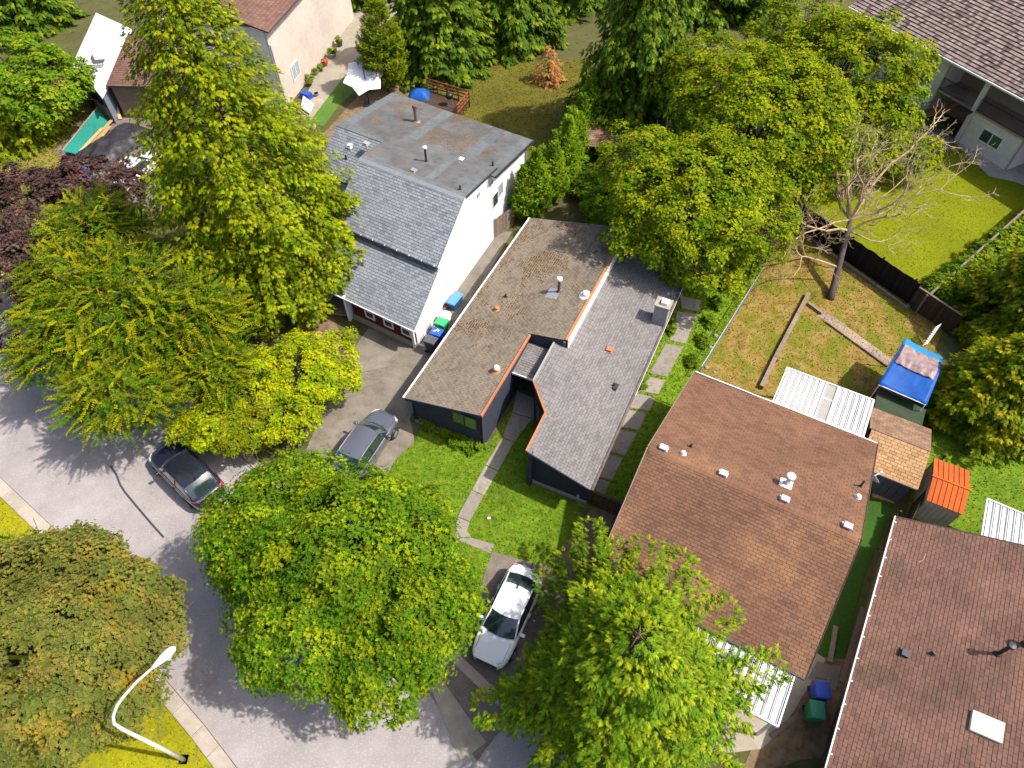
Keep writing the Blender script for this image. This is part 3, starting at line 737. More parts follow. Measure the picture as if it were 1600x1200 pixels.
obj('chimney_flue', MB().hexa([FB.pt(cu + a, cv + b, z) for z in (cz + 1.43, cz + 1.62) for a, b in ((-0.2, -0.18), (-0.2, 0.22), (0.2, 0.22), (0.2, -0.18))]), white_p, ch, bevel=0.03)
# vents on both roofs
def onL(x, y): a = FB.onroof(x, y, *LB); return FB.pt(*a)
def onR(x, y): a = FB.onroof(x, y, *RB); return FB.pt(*a)
flue(hb, onL(873, 456), 0.95, 0.085, brickpipe_m, white_p, 0.17, 0.14)
obj('flashing', MB().hexa([FB.pt(u, v, zL(v) + z) for z in (0.0, 0.022) for u, v in [(FB.onroof(866, 459, *LB)[0] + a, FB.onroof(866, 459, *LB)[1] + b) for a, b in ((-0.42, -0.42), (-0.42, 0.3), (0.42, 0.3), (0.42, -0.42))]]), galv_m, hb)
flue(hb, onL(915, 462), 0.13, 0.19, white_p, white_p, 0.21, 0.2, 'roof_vent', dome=True)
flue(hb, onL(790, 464), 0.22, 0.06, black_m, None, name='vent_pipe')
flue(hb, onL(776, 484), 0.14, 0.11, terra_m, terra_m, 0.13, 0.1, 'roof_vent', dome=True)
flue(hb, onL(776, 580), 0.2, 0.16, terra_m, white_p, 0.17, 0.22, 'roof_vent', dome=True)
u, v, z = FB.onroof(952, 547, *RB)
box_vent(hb, FB, (u, v, z), (0.34, 0.34), 0.14, terra_m)
u, v, z = FB.onroof(961, 605, *RB)
box_vent(hb, FB, (u, v, z), (0.42, 0.22), 0.10, dark_m)
flue(hb, onR(959, 603), 0.25, 0.05, dark_m, None)

# ------------------------------------------------------------------ white house with the blue-grey roof
FA = Fr(P(653, 541)[:2], 66, -31)
ha = thing('house', 'white split-level house with blue-grey shingles, a stained flat roof behind and maroon garage front', 'house', FA.pt(8, -4))
GA = (2.0 + 0.225, 0.5, 0.0)
MA = (4.05 - 2.95 * 0.552, 0.552, 0.0)
TA = (6.2 + 6.85 * 0.165, -0.165, 0.0)
BA = (5.66 - 9.5 * 0.6, 0.6, 0.0)
TB = (TA[0] - 0.07, -0.165, 0.0)
roof_plane(ha, FA, [(-0.5, -7.7), (-0.5, 0.3), (3.05, 0.2), (3.05, -7.7)], *GA, shA_m, 'v', seed=11, expo=0.19, tw=0.33)
roof_plane(ha, FA, [(2.9, -7.75), (2.9, 0.22), (6.86, 0.14), (6.86, -7.75)], *MA, shA_m, 'v', seed=12, expo=0.19, tw=0.33)
t1 = roof_plane(ha, FA, [(6.86, -7.75), (6.86, 0.15), (11.2, 0.15), (11.2, -7.75)], *TA, rollA_m, 'v', sh=False, deck=rollA_m)
t2 = roof_plane(ha, FA, [(9.5, -11.7), (9.5, -7.78), (11.23, -7.78), (11.23, 0.18), (10.3, 0.18), (10.3, 0.5), (16.5, 0.5), (16.6, -11.6)], *TB, rollA_m, 'v', sh=False, deck=rollA_m)
roof_plane(ha, FA, [(6.6, -11.7), (6.6, -7.8), (9.5, -7.8), (9.5, -11.7)], *BA, shA_m, 'v', seed=13, expo=0.19, tw=0.33)
zTA = lambda u: TA[0] + TA[1] * u
def strip(parent, u0, u1, v0, v1, pl, mat, name, th=0.006):
    zz = lambda u: pl[0] + pl[1] * u
    obj(name, MB().hexa([FA.pt(u, v, zz(u) + d) for d in (0.002, th) for u, v in ((u0, v0), (u0, v1), (u1, v1), (u1, v0))]), mat, parent)
for u0, u1, v0, v1 in ((6.86, 7.25, -7.75, 0.1), (7.3, 11.15, -3.05, -2.5), (7.3, 11.15, -0.55, 0.1)):
    strip(t1, u0, u1, v0, v1, TA, stripA_m, 'roofing_strip')
for u0, u1, v0, v1 in ((11.3, 16.5, -2.6, -1.7), (11.3, 16.5, -6.9, -6.1), (9.55, 16.5, -11.6, -10.9), (11.3, 16.45, -0.3, 0.45), (9.5, 9.9, -11.0, -7.85)):
    strip(t2, u0, u1, v0, v1, TB, stripA_m, 'roofing_strip')
pts = []
for _ in range(9000):
    u = random.uniform(11.5, 16.2); v = random.uniform(-10.6, -1.0)
    if -6.9 < v < -6.1 or -2.6 < v < -1.7: continue
    d = mnoise.noise(Vector((u * 0.5, v * 0.5, 1.2))) + 0.5 * mnoise.noise(Vector((u * 2, v * 2, 4.4))) + (0.25 if -6 < v < -2.6 else 0.0)
    if d > 0.12 and random.random() < 0.75: pts.append(FA.pt(u, v, TB[0] + TB[1] * u + 0.003))
pts = np.array(pts[:3200]); lumps('needle_litter', t2, pts, RNG.uniform(0.02, 0.05, len(pts)), needle_m, 0.35)
# ridge cap along the bend
for k in range(26):
    v = -7.7 + k * 0.304
    obj('ridge_cap', MB().hexa([FA.pt(6.62, v, MA[0] + MA[1] * 6.62 + 0.01), FA.pt(6.62, v + 0.29, MA[0] + MA[1] * 6.62 + 0.02), FA.pt(6.86, v + 0.29, 6.22), FA.pt(6.86, v, 6.21), FA.pt(6.62, v, MA[0] + MA[1] * 6.62 + 0.03), FA.pt(6.62, v + 0.29, MA[0] + MA[1] * 6.62 + 0.04), FA.pt(6.86, v + 0.29, 6.245), FA.pt(6.86, v, 6.235)]), shA_m, t1)
# side wall as one profile
prof = [(-0.26, 0), (-0.26, 1.95), (3.0, 3.6), (3.02, 4.0), (6.86, 6.08), (16.2, 4.5), (16.2, 0)]
mb = MB().prism([FA.pt(u, 0, z) for u, z in prof], FA.v * -0.18)
obj('wall', mb, white_wall_m, ha)
mb = MB()
for k in range(44):
    u = 0.15 + k * 0.2; h = min(1.9 + u * 0.1, 2.5)
    mb.hexa([FA.pt(u + a, b, z) for z in (0.05, h) for a, b in ((0, 0.001), (0, 0.022), (0.03, 0.022), (0.03, 0.001))])
obj('siding_battens', mb, white_wall_m, ha, kind='stuff')
wall(ha, FA, (-0.14, -4.72), (-0.14, 0.0), 0.4, 2.1, maroon_m, side=1)
wall(ha, FA, (-0.5, -4.86), (0.75, -4.86), 0.0, (2.0, 2.5), white_wall_m, th=0.14)
wall(ha, FA, (0.0, -7.05), (2.0, -7.05), 0.0, (2.0, 2.9), white_wall_m, th=0.15)
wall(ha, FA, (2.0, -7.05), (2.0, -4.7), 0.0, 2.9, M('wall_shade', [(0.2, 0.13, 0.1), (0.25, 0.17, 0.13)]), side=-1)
wall(ha, FA, (3.1, -7.7), (3.1, -0.18), 2.5, 4.0, white_wall_m, side=1)
wall(ha, FA, (16.2, -11.4), (16.2, -0.18), 0.0, 4.45, white_wall_m)
wall(ha, FA, (3.1, -7.7), (9.6, -7.7), 2.0, (4.0, 5.6), white_wall_m)
wall(ha, FA, (7.0, -11.5), (16.2, -11.5), 0.0, (3.9, 4.4), white_wall_m)
wall(ha, FA, (7.0, -11.4), (7.0, -7.7), 0.0, 3.8, white_wall_m, side=-1)
obj('plinth', MB().hexa([FA.pt(u, v, z) for z in (0.0, 0.42) for u, v in ((-0.24, -4.72), (-0.24, 0.0), (0.05, 0.0), (0.05, -4.72))]), conc_m, ha)
obj('floor', MB().hexa([FA.pt(u, v, z) for z in (0.0, 0.05) for u, v in ((-0.9, -7.0), (-0.1, -4.9), (2.0, -4.9), (2.0, -7.0))]), conc_m, ha)
for (x0, x1, y0, y1) in ((567, 584, 473, 489), (596, 613, 485, 501), (624, 641, 497, 513)):
    c, z = FA.onwall((x0 + x1) / 2, (y0 + y1) / 2, 'u', -0.16)
    window(ha, FA, 'u', -0.14, c - 0.36, c + 0.36, 0.78, 1.42, glass_m, white_trim_m, -0.07, fw=0.09)
for (x0, x1, y0, y1, gl) in ((769.5, 777.5, 306, 328, glass_m), (777.5, 785, 294, 312, glassW_m)):
    u0, z0 = FA.onwall(x0, y1, 'v', 0.0); u1, z1 = FA.onwall(x1, y0, 'v', 0.0)
    window(ha, FA, 'v', 0.0, min(u0, u1), min(u0, u1) + 0.85, z0, z0 + 1.05, gl, white_trim_m, 0.05, fw=0.05)
for x, y in ((747, 304), (767, 286)):
    u, z = FA.onwall(x, y, 'v', 0.0)
    obj('wall_vent', MB().hexa([FA.pt(u + a, b, z + c) for c in (-0.14, 0.14) for a, b in ((-0.2, 0.0), (-0.2, 0.07), (0.2, 0.07), (0.2, 0.0))]), grey_trim_m, ha, bevel=0.015)
edge(ha, FA, (-0.53, -7.7), (-0.53, 0.3), 2.0, 2.0, 0.05, 0.07, white_trim_m, 'gutter', dz=-0.03)
edge(ha, FA, (2.84, -7.75), (2.84, 0.22), 4.02, 4.02, 0.1, 0.1, dark_m, 'gutter', dz=-0.03)
mb = MB()
for k in range(9):
    v = -7.2 + k * 0.9
    mb.bar(FA.pt(2.8, v, 4.065), FA.pt(2.9, v, 4.10), 0.03, 0.015)
obj('gutter_clips', mb, white_trim_m, ha, kind='stuff')
edge(ha, FA, (6.86, 0.19), (11.2, 0.19), zTA(6.86), zTA(11.2), 0.05, 0.12, dark_m, dz=-0.02)
edge(ha, FA, (10.3, 0.55), (16.5, 0.55), TB[0] + TB[1] * 10.3, TB[0] + TB[1] * 16.5, 0.06, 0.16, dark_m, dz=-0.04)
edge(ha, FA, (2.9, 0.26), (6.86, 0.19), MA[0] + MA[1] * 2.9, MA[0] + MA[1] * 6.86, 0.05, 0.14, white_trim_m, dz=-0.05)
edge(ha, FA, (-0.5, 0.33), (3.05, 0.24), GA[0] + GA[1] * -0.5, GA[0] + GA[1] * 3.05, 0.05, 0.14, white_trim_m, dz=-0.05)
obj('downspout', MB().tube([FA.pt(16.2, 0.1, 4.3), FA.pt(16.2, 0.1, 0.1)], 0.05, 8), grey_trim_m, ha)
def onT(x, y, pl=TA): return FA.pt(*FA.onroof(x, y, *pl))
flue(ha, onT(651, 190, TB), 1.0, 0.15, steel_m, flat('flue_rust', (0.13, 0.085, 0.06), rough=0.8), 0.19, 0.22)
flue(ha, onT(666, 252), 0.95, 0.07, black_m, white_p, 0.14, 0.09)
for x, y, pl, m_ in ((572, 225, TB, grey_trim_m), (646, 267, TA, galv_m), (721, 250, TB, white_p)):
    box_vent(ha, FA, FA.onroof(x, y, *pl), (0.32, 0.32), 0.12, m_)
box_vent(ha, FA, FA.onroof(547, 229, *BA), (0.32, 0.32), 0.16, white_p)
for x, y, pl in ((541, 248, BA), (719, 296, TA), (770, 259, TB)): flue(ha, onT(x, y, pl), 0.28, 0.05, black_m, None)

# ------------------------------------------------------------------ brown gabled house with the ridge
FC = Fr((6.31, 17.11), 60, -29)
hc = thing('house', 'russet shingled gable house with white patio covers at both eaves', 'house', FC.pt(0, 4.7))
CN = (4.55, -0.27, 0.0)
CS = (4.55, 0.34, 0.0)
rn = roof_plane(hc, FC, [(0, -0.05), (0, 9.45), (6.95, 9.45), (6.85, 0.0)], *CN, shC_m, 'v', seed=21, expo=0.14, tw=0.31)
rs_ = roof_plane(hc, FC, [(0, -0.05), (0, 9.45), (-5.8, 9.35), (-5.8, 0.25)], *CS, shC_m, 'v', seed=22, expo=0.15, tw=0.31)
for k in range(42):
    v = 0.0 + k * 0.222
    za = lambda u: 4.55 + (0.34 * u if u < 0 else -0.27 * u)
    h1, h2 = 0.02, 0.034
    mb = MB()
    for ua, ub in ((-0.17, 0.0), (0.0, 0.17)):
        mb.hexa([FC.pt(ua, v, za(ua)), FC.pt(ua, v + 0.24, za(ua)), FC.pt(ub, v + 0.24, za(ub)), FC.pt(ub, v, za(ub)),
                 FC.pt(ua, v, za(ua) + h2), FC.pt(ua, v + 0.24, za(ua) + h1), FC.pt(ub, v + 0.24, za(ub) + h1), FC.pt(ub, v, za(ub) + h2)])
    obj('ridge_cap', mb, shC_m, rn)
for a, b, zt in (((-5.2, 0.4), (6.4, 0.4), None), ((-5.2, 9.0), (6.4, 9.0), None)):
    mb = MB().prism([FC.pt(u, a[1], z) for u, z in ((-5.2, 0), (-5.2, 4.55 - 5.2 * 0.34 - 0.12), (0, 4.4), (6.4, 4.55 - 6.4 * 0.27 - 0.12), (6.4, 0))], FC.v * (0.15 if a[1] < 1 else -0.15))
    obj('wall', mb, stucco_m, hc)
wall(hc, FC, (6.4, 0.55), (6.4, 8.85), 0, 2.7, stucco_m)
wall(hc, FC, (-5.2, 0.55), (-5.2, 8.85), 0, 2.6, M('wall_blueblack', [(0.06, 0.065, 0.08), (0.09, 0.095, 0.11)]), side=-1)
edge(hc, FC, (6.97, 0.0), (6.97, 9.45), 2.67, 2.67, 0.06, 0.12, white_trim_m, 'gutter', dz=-0.03)
edge(hc, FC, (-5.84, 0.25), (-5.84, 9.35), 2.57, 2.57, 0.08, 0.1, dark_m, 'gutter', dz=-0.03)
for a, b, pl in (((0, -0.08), (6.85, -0.03), CN), ((0, 9.48), (6.95, 9.48), CN), ((0, -0.08), (-5.8, 0.22), CS), ((0, 9.48), (-5.8, 9.38), CS)):
    edge(hc, FC, a, b, pl[0] + pl[1] * a[0], pl[0] + pl[1] * b[0], 0.05, 0.15, wood_dark_m if a[1] > 1 else wood_grey_m, dz=-0.06)
for x, y in ((1129, 738), (1225, 778), (1323, 820), (1036, 698)):
    box_vent(hc, FC, FC.onroof(x, y + 4, *(CN if x > 1036 else CN)), (0.30, 0.36), 0.22, flat('vent_pale', (0.48, 0.46, 0.47), rough=0.5))
flue(hc, FC.pt(*FC.onroof(1229, 756, *CN)), 0.62, 0.10, galv_m, white_p, 0.2, 0.10, 'flue_pipe')
u, v, z = FC.onroof(1228, 756, *CN)
obj('flashing', MB().hexa([FC.pt(u + a, v + b, CN[0] + CN[1] * (u + a) + d) for d in (0.0, 0.022) for a, b in ((-0.28, -0.28), (-0.28, 0.28), (0.28, 0.28), (0.28, -0.28))]), white_p, hc)
flue(hc, FC.pt(*FC.onroof(1344, 760, *CN)), 0.5, 0.045, black_m, None)
flue(hc, FC.pt(*FC.onroof(1079, 698, *CN)), 0.22, 0.05, black_m, None)
flue(hc, FC.pt(*FC.onroof(1340, 777, *CN)), 0.1, 0.09, white_p, white_p, 0.11, 0.1, 'roof_vent', dome=True)
flue(hc, FC.pt(*FC.onroof(1067, 709, *CN)), 0.1, 0.09, white_p, white_p, 0.11, 0.1, 'roof_vent', dome=True)
# patio covers: separate folded pans, each with its upturned rib
def pan_mesh(L_, pitch=0.30):
    mb = MB(); prof_ = [(0, 0.07), (0.03, 0.07), (0.05, 0.0), (pitch - 0.085, 0.0), (pitch - 0.055, 0.07), (pitch - 0.04, 0.07)]
    top = [(0.0, y, z) for y, z in prof_]
    rows = [[(x, y, z) for y, z in prof_] for x in (0, L_)]
    mb.grid(rows); mb.grid([[(x, y, z - 0.02) for y, z in prof_] for x in (L_, 0)])
    return mb.mesh('roof_panel')
def patio(house, fr, u0, u1, v0, v1, z0, z1, skip=None, posts=(), name='patio_cover'):
    pc = obj(name, MB().bar(fr.pt(u1, v0 - 0.05, z1 + 0.0), fr.pt(u1, v1 + 0.05, z1 + 0.0), 0.06, 0.16).bar(fr.pt(u0, v0 - 0.05, z0 + 0.0), fr.pt(u0, v1 + 0.05, z0 + 0.0), 0.06, 0.14)
             .bar(fr.pt(u0, v0 - 0.04, z0), fr.pt(u1, v0 - 0.04, z1), 0.06, 0.14).bar(fr.pt(u0, v1 + 0.04, z0), fr.pt(u1, v1 + 0.04, z1), 0.06, 0.14), white_trim_m, house)
    d = fr.pt(u1, 0, z1) - fr.pt(u0, 0, z0); L_ = float(np.linalg.norm(d)); pitch = 0.30
    me = pan_mesh(L_ - 0.06, pitch); me.materials.append(pan_m)
    x = d / L_; y = fr.v; zz = np.cross(x, y)
    if zz[2] < 0: y = -fr.v; zz = np.cross(x, y)
    m = Matrix(((x[0], y[0], zz[0]), (x[1], y[1], zz[1]), (x[2], y[2], zz[2])))
    n = int(round((v1 - v0) / pitch)); st = (v1 - v0) / n
    for k in range(n):
        v = v0 + k * st
        if skip and skip[0] <= k < skip[1]: continue
        vb = v if (y @ fr.v) > 0 else v + st
        o = put('roof_panel', me, pan_m, pc, fr.pt(u0, vb, z0) - org_of(house) + x * 0.03, m.to_euler(), (1, st / pitch, 1))
    if skip:
        a, b = v0 + skip[0] * st, v0 + skip[1] * st; um = u0 + (u1 - u0) * 0.58; zm = z0 + (z1 - z0) * 0.58
        for ua, za, ub, zb in ((u0 + 0.05, z0, um - 0.04, zm), (um + 0.04, zm, u1 - 0.05, z1)):
            obj('skylight_pane', MB().hexa([fr.pt(ua, a + .05, za), fr.pt(ub, a + .05, zb), fr.pt(ub, b - .05, zb), fr.pt(ua, b - .05, za), fr.pt(ua, a + .05, za + .02), fr.pt(ub, a + .05, zb + .02), fr.pt(ub, b - .05, zb + .02), fr.pt(ua, b - .05, za + .02)]), poly_m, pc)
        obj('skylight_bar', MB().bar(fr.pt(um, a, zm + .02), fr.pt(um, b, zm + .02), 0.07, 0.05).bar(fr.pt(u0, a, z0 + .04), fr.pt(u1, a, z1 + .04), 0.05, 0.1).bar(fr.pt(u0, b, z0 + .04), fr.pt(u1, b, z1 + .04), 0.05, 0.1), white_trim_m, pc)
    for u, v in posts:
        obj('post', MB().box(fr.pt(u, v, z1 / 2), (0.1, 0.1, z1), R(fr.au)), white_trim_m, pc)
    return pc
patio(hc, FC, 7.02, 9.78, 4.25, 8.72, 2.62, 2.48, skip=(7, 9), posts=((9.7, 4.4), (9.7, 8.6)))
patio(hc, FC, -5.75, -7.95, 5.0, 8.95, 2.45, 2.25, posts=((-7.85, 5.2), (-7.85, 8.8)))

patio(hb, FB, 15.65, 17.3, 4.4, 6.7, 2.5, 2.35)

# ------------------------------------------------------------------ brown house at the lower right
FD = Fr((17.62, 14.58), 59.1, -30.9)
hd = thing('house', 'large plain brown shingled house with one long white gutter, cut by the frame', 'house', FD.pt(-6, 3))
DD = (2.6, 0.0, 0.22)
q = FD.onroof(1600, 853, *DD)
rd = roof_plane(hd, FD, [(0.0, 0.0), (-17, 0.0), (-17, 11.0), (q[0] * 11 / q[1], 11.0)], *DD, shD_m, 'u', seed=31, expo=0.15, tw=0.31)
roof_plane(hd, FD, [(q[0] * 11 / q[1], 11.0), (-17, 11.0), (-17, 18), (q[0] * 11 / q[1], 18)], 2.6 + 0.22 * 22, 0.0, -0.22, shD_m, 'u', seed=32, expo=0.3, tw=0.6)
edge(hd, FD, (0.05, -0.03), (-17, -0.03), 2.58, 2.58, 0.055, 0.09, white_trim_m, 'gutter', dz=-0.02)
mb = MB()
for k in range(17): mb.bar(FD.pt(-0.3 - k * 1.0, -0.06, 2.615), FD.pt(-0.3 - k * 1.0, 0.06, 2.64), 0.05, 0.015)
obj('gutter_clips', mb, white_trim_m, hd, kind='stuff')
edge(hd, FD, (0.03, 0.0), (q[0] * 11 / q[1] + 0.03, 11.0), 2.6, 2.6 + 2.42, 0.05, 0.15, wood_dark_m, dz=-0.06)
wall(hd, FD, (-16.5, 0.6), (-0.5, 0.6), 0, 2.5, M('wall_umber', [(0.07, 0.05, 0.04), (0.10, 0.075, 0.06)]), side=1)
wall(hd, FD, (-0.5, 0.6), (-0.3, 17), 0, 2.5, stucco_m, side=1)
def onD(x, y): return FD.pt(*FD.onroof(x, y, *DD))
flue(hd, onD(1558, 1022), 0.95, 0.075, black_m, dark_m, 0.15, 0.12)
box_vent(hd, FD, FD.onroof(1413, 1022, *DD), (0.3, 0.3), 0.16, dark_m)
flue(hd, onD(1457, 1022), 0.2, 0.06, dark_m, None)
flue(hd, onD(1604, 1008), 0.5, 0.10, black_m, dark_m, 0.17, 0.12)
u, v, z = FD.onroof(1540, 1136, *DD)
obj('skylight', MB().hexa([FD.pt(u + a, v + b, DD[0] + DD[2] * (v + b) + d) for d in (0.0, 0.14) for a, b in ((-0.4, -0.5), (-0.4, 0.5), (0.4, 0.5), (0.4, -0.5))]), flat('skylight_cream', (0.6, 0.56, 0.46), rough=0.4), hd, bevel=0.03)
patio(hd, FD, 0.75, 3.4, 3.6, 8.4, 2.45, 2.3, name='patio_cover')

# ------------------------------------------------------------------ beige house at the upper right with a balcony
FE = Fr((35.73, 49.05), -62.2, 27.8)
he = thing('house', 'beige stucco house with tiled roof, balcony and outside stair above the mown lawn', 'house', FE.pt(0, 3))
EE = (5.25 + 0.5 * 0.36, 0.0, 0.36)
re_ = roof_plane(he, FE, [(-14, -0.55), (-14, 7), (14, 7), (14, -0.55)], *EE, shE_m, 'u', seed=41, expo=0.36, tw=0.30, thick=0.05, slab=0.16)
edge(he, FE, (-14, -0.63), (14, -0.63), 5.16, 5.16, 0.13, 0.12, white_trim_m, 'gutter')
wall(he, FE, (0.0, 0.0), (4.4, 0.0), 0, 2.55, stucco_m)
wall(he, FE, (4.4, 0.0), (4.4, 4.0), 0, 2.55, stucco_m)
wall(he, FE, (0.0, 4.0), (0.0, 0.15), 0, 2.55, stucco_m)
wall(he, FE, (-14, 0.3), (-3.7, 0.3), 0, 5.0, stucco_m)
wall(he, FE, (-3.7, 0.3), (-3.7, 2.6), 0, 5.0, stucco_m)
wall(he, FE, (-3.7, 2.6), (14, 2.6), 0, 5.1, M('wall_stucco_brown', [(0.34, 0.27, 0.20), (0.40, 0.32, 0.25)]))
obj('balcony_floor', MB().hexa([FE.pt(u, v, z) for z in (2.55, 2.68) for u, v in ((-3.65, 0.0), (4.7, -0.12), (4.7, 2.58), (-3.65, 2.58))]), M('deck_brown', [(0.38, 0.26, 0.19), (0.46, 0.33, 0.25)]), he)
obj('post', MB().hexa([FE.pt(u, v, z) for z in (0.0, 5.05) for u, v in ((-0.35, -0.12), (-0.05, -0.12), (-0.05, 0.18), (-0.35, 0.18))]), stucco_m, he)
def railing(house, pts, h=0.95, sp=0.13, name='railing', mat=black_m):
    mb = MB()
    for a, b in zip(pts[:-1], pts[1:]):
        a = np.array(a); b = np.array(b); n = int(np.linalg.norm(b - a) / sp)
        mb.bar(a + [0, 0, h], b + [0, 0, h], 0.05, 0.04); mb.bar(a + [0, 0, 0.1], b + [0, 0, 0.1], 0.03, 0.03)
        for k in range(n + 1):
            p = a + (b - a) * k / max(1, n); mb.bar(p + [0, 0, 0.1], p + [0, 0, h], 0.018, 0.018)
    return obj(name, mb, mat, house)
railing(he, [FE.pt(0.0, -0.06, 2.68), FE.pt(4.65, -0.06, 2.68), FE.pt(4.65, 2.4, 2.68)])
railing(he, [FE.pt(-3.6, 0.05, 2.68), FE.pt(-1.3, 0.05, 2.68)])
for k in range(12):                              # outside stair, one tread after the other
    u = -1.3 - k * 0.27; z = 2.55 - k * 0.2
    obj('tread', MB().hexa([FE.pt(u + a, v, zz) for zz in (z - 0.06, z) for a, v in ((-0.27, -1.25), (0.02, -1.25), (0.02, -0.15), (-0.27, -0.15))]), wood_red_m, he)
obj('stringer', MB().bar(FE.pt(-1.2, -1.28, 2.45), FE.pt(-4.5, -1.28, 0.1), 0.06, 0.28), wood_red_m, he)
obj('landing', MB().hexa([FE.pt(u, v, z) for z in (2.47, 2.6) for u, v in ((-1.28, -1.3), (-0.1, -1.3), (-0.1, -0.14), (-1.28, -0.14))]), wood_dark_m, he)
railing(he, [FE.pt(-0.15, -1.27, 2.6), FE.pt(-1.28, -1.27, 2.6), FE.pt(-4.5, -1.27, 0.2)])
a0, zt = FE.onwall(1536, 203, 'v', 0.0); a1, zb_ = FE.onwall(1564, 226, 'v', 0.0)
window(he, FE, 'v', 0.0, a0, a1, 0.95, 1.95, [glass_m, glassG_m], white_trim_m, -0.06, split=2, fw=0.07)
a0, zt = FE.onwall(1413, 60, 'v', 0.3); a1, zb_ = FE.onwall(1430, 82, 'v', 0.3)
window(he, FE, 'v', 0.3, a0 - 0.2, a1, zb_ - 0.1, zb_ + 1.2, [glass_m, glassG_m], white_trim_m, -0.06, split=2, fw=0.07)
obj('patio_floor', MB().hexa([FE.pt(u, v, z) for z in (0.0, 0.1) for u, v in ((-6.0, -2.6), (-0.05, -2.6), (-0.05, -0.02), (-6.0, -0.02))]), M('deck_grey', [(0.17, 0.155, 0.12), (0.23, 0.21, 0.17)], sc=3), he)
obj('basketball_hoop', MB().tube([FE.pt(-1.2 + 0.28 * math.cos(k * math.pi / 8), -1.75 + 0.28 * math.sin(k * math.pi / 8), 1.9) for k in range(17)], 0.03, 6), white_p, he)
tub = MB().bar(FE.pt(-2.4, -1.9, 0.9), FE.pt(-1.0, -2.3, 0.9), 0.04, 0.04).bar(FE.pt(-2.4, -1.9, 0.12), FE.pt(-1.0, -2.3, 0.12), 0.04, 0.04)
for k in range(6):
    a = FE.pt(-2.4 + k * 0.28, -1.9 - k * 0.08, 0.12); tub.bar(a, a + [0, 0, 0.78], 0.03, 0.03)
solo('safety_gate', 'white barred gate panel standing on the patio below the stair', 'gate', tub, white_p)

# ------------------------------------------------------------------ pale stucco house at the top, behind the cedar
wf0, wf1 = P(470, 140), P(528, 62)
af = math.degrees(math.atan2(*(wf1 - wf0)[[1, 0]]))
FF = Fr(wf0, af, af + 90)
hf = thing('house', 'pale stucco house wall with one sliding window, flower pots along its foot', 'house', FF.pt(4, 3))
wall(hf, FF, (-3.2, 0), (14, 0), 0, 6.6, stuccoF_m)
wall(hf, FF, (-3.2, 9), (-3.2, 0.15), 0, 6.6, stucco_m)
roof_plane(hf, FF, [(-3.8, -0.6), (-3.8, 6), (15, 6), (15, -0.6)], 6.65 + 0.18, 0.0, 0.3, shD_m, 'u', seed=51, expo=0.3, tw=0.4)
obj('downspout', MB().tube([FF.pt(-3.1, -0.06, 5.3), FF.pt(-3.1, -0.06, 0.1)], 0.06, 8), grey_trim_m, hf)
u0, z0 = FF.onwall(458, 118, 'v', 0.0); u1, z1 = FF.onwall(470, 90, 'v', 0.0)
window(hf, FF, 'v', 0.0, min(u0, u1) - 0.2, min(u0, u1) + 1.3, (z0 + z1) / 2 - 0.75, (z0 + z1) / 2 + 0.55, [glassW_m, glassW_m], white_trim_m, -0.07, split=2, fw=0.07)

# ------------------------------------------------------------------ buildings at the upper left
FG = Fr(P(157, 152, 2.6)[:2], 0, 90)
hg = thing('house', 'low flat white roofed annex beyond the green mesh fence, a folding chair lying on it', 'house', P(150, 110, 0))
top = [P(*q, 2.6) for q in ((159, 152), (186, 101), (205, 45), (150, 20), (128, 68), (112, 103), (126, 112))]
obj('roof', MB().prism([p - [0, 0, 0.15] for p in top[::-1]], (0, 0, 0.15)), M('roof_white', [(0.66, 0.64, 0.62), (0.76, 0.74, 0.72)], sc=0.6, bump=0.1, patch=(0.45, 0.42, 0.38), psc=0.25, plo=0.6, phi=0.8), hg)
cen = sum(top) / len(top)
obj('wall', MB().prism([np.array([*(cen + (p - cen) * 0.93)[:2], 0]) for p in top[::-1]], (0, 0, 2.44)), flat('wall_bluegrey', (0.16, 0.19, 0.24)), hg)
hh = thing('house', 'small brown shingled building with tan wall tucked behind the tall cedar', 'house', P(190, 150, 0))
dH = P(191, 78, 3.7) - P(165, 134, 2.9); aH = math.degrees(math.atan2(dH[1], dH[0]))
FH = Fr(P(165, 134, 2.9)[:2], aH - 90, aH)
roof_plane(hh, FH, [(0, 0), (6.5, 0), (6.5, 6), (0, 6)], 2.9, 0.0, 0.22, shD_m, 'u', seed=61, expo=0.25, tw=0.35)
wall(hh, FH, (0.2, 0.3), (6.0, 0.3), 0, 2.7, M('wall_tan', [(0.18, 0.13, 0.10), (0.22, 0.16, 0.125)]))
wall(hh, FH, (0.2, 8), (0.2, 0.45), 0, 2.7, MAT['wall_tan'])

# ------------------------------------------------------------------ sheds
FS = Fr(P(1433, 764, 2.1)[:2], 61, 151)
hs_ = thing('shed', 'tan shingled garden shed with slate-dark front beside the russet house', 'shed', FS.pt(2, 1.2))
ru, rv, rz = FS.onroof(1454, 707, 2.7, 0, 0)
bu, bv, bz = FS.onroof(1457, 672, 2.2, 0, 0)
m1 = (2.75 - 2.1) / ru; m2 = (2.2 - 2.75) / (bu - ru)
roof_plane(hs_, FS, [(0, -0.05), (ru, -0.05), (ru, 2.75), (0, 2.75)], 2.1, m1, 0.0, shS_m, 'v', seed=71, expo=0.17, tw=0.31, slab=0.07)
roof_plane(hs_, FS, [(ru, -0.05), (bu, -0.05), (bu, 2.95), (ru, 2.85)], 2.75 - m2 * ru, m2, 0.0, M('shingle_tanbrown', [(0.19, 0.115, 0.075), (0.25, 0.155, 0.10)], sc=1.5, bump=0.4, bsc=80, isl=0.25, big=0.15), 'v', seed=72, expo=0.15, tw=0.31, slab=0.07)
slate_m = flat('door_slate', (0.05, 0.055, 0.075), rough=0.5)
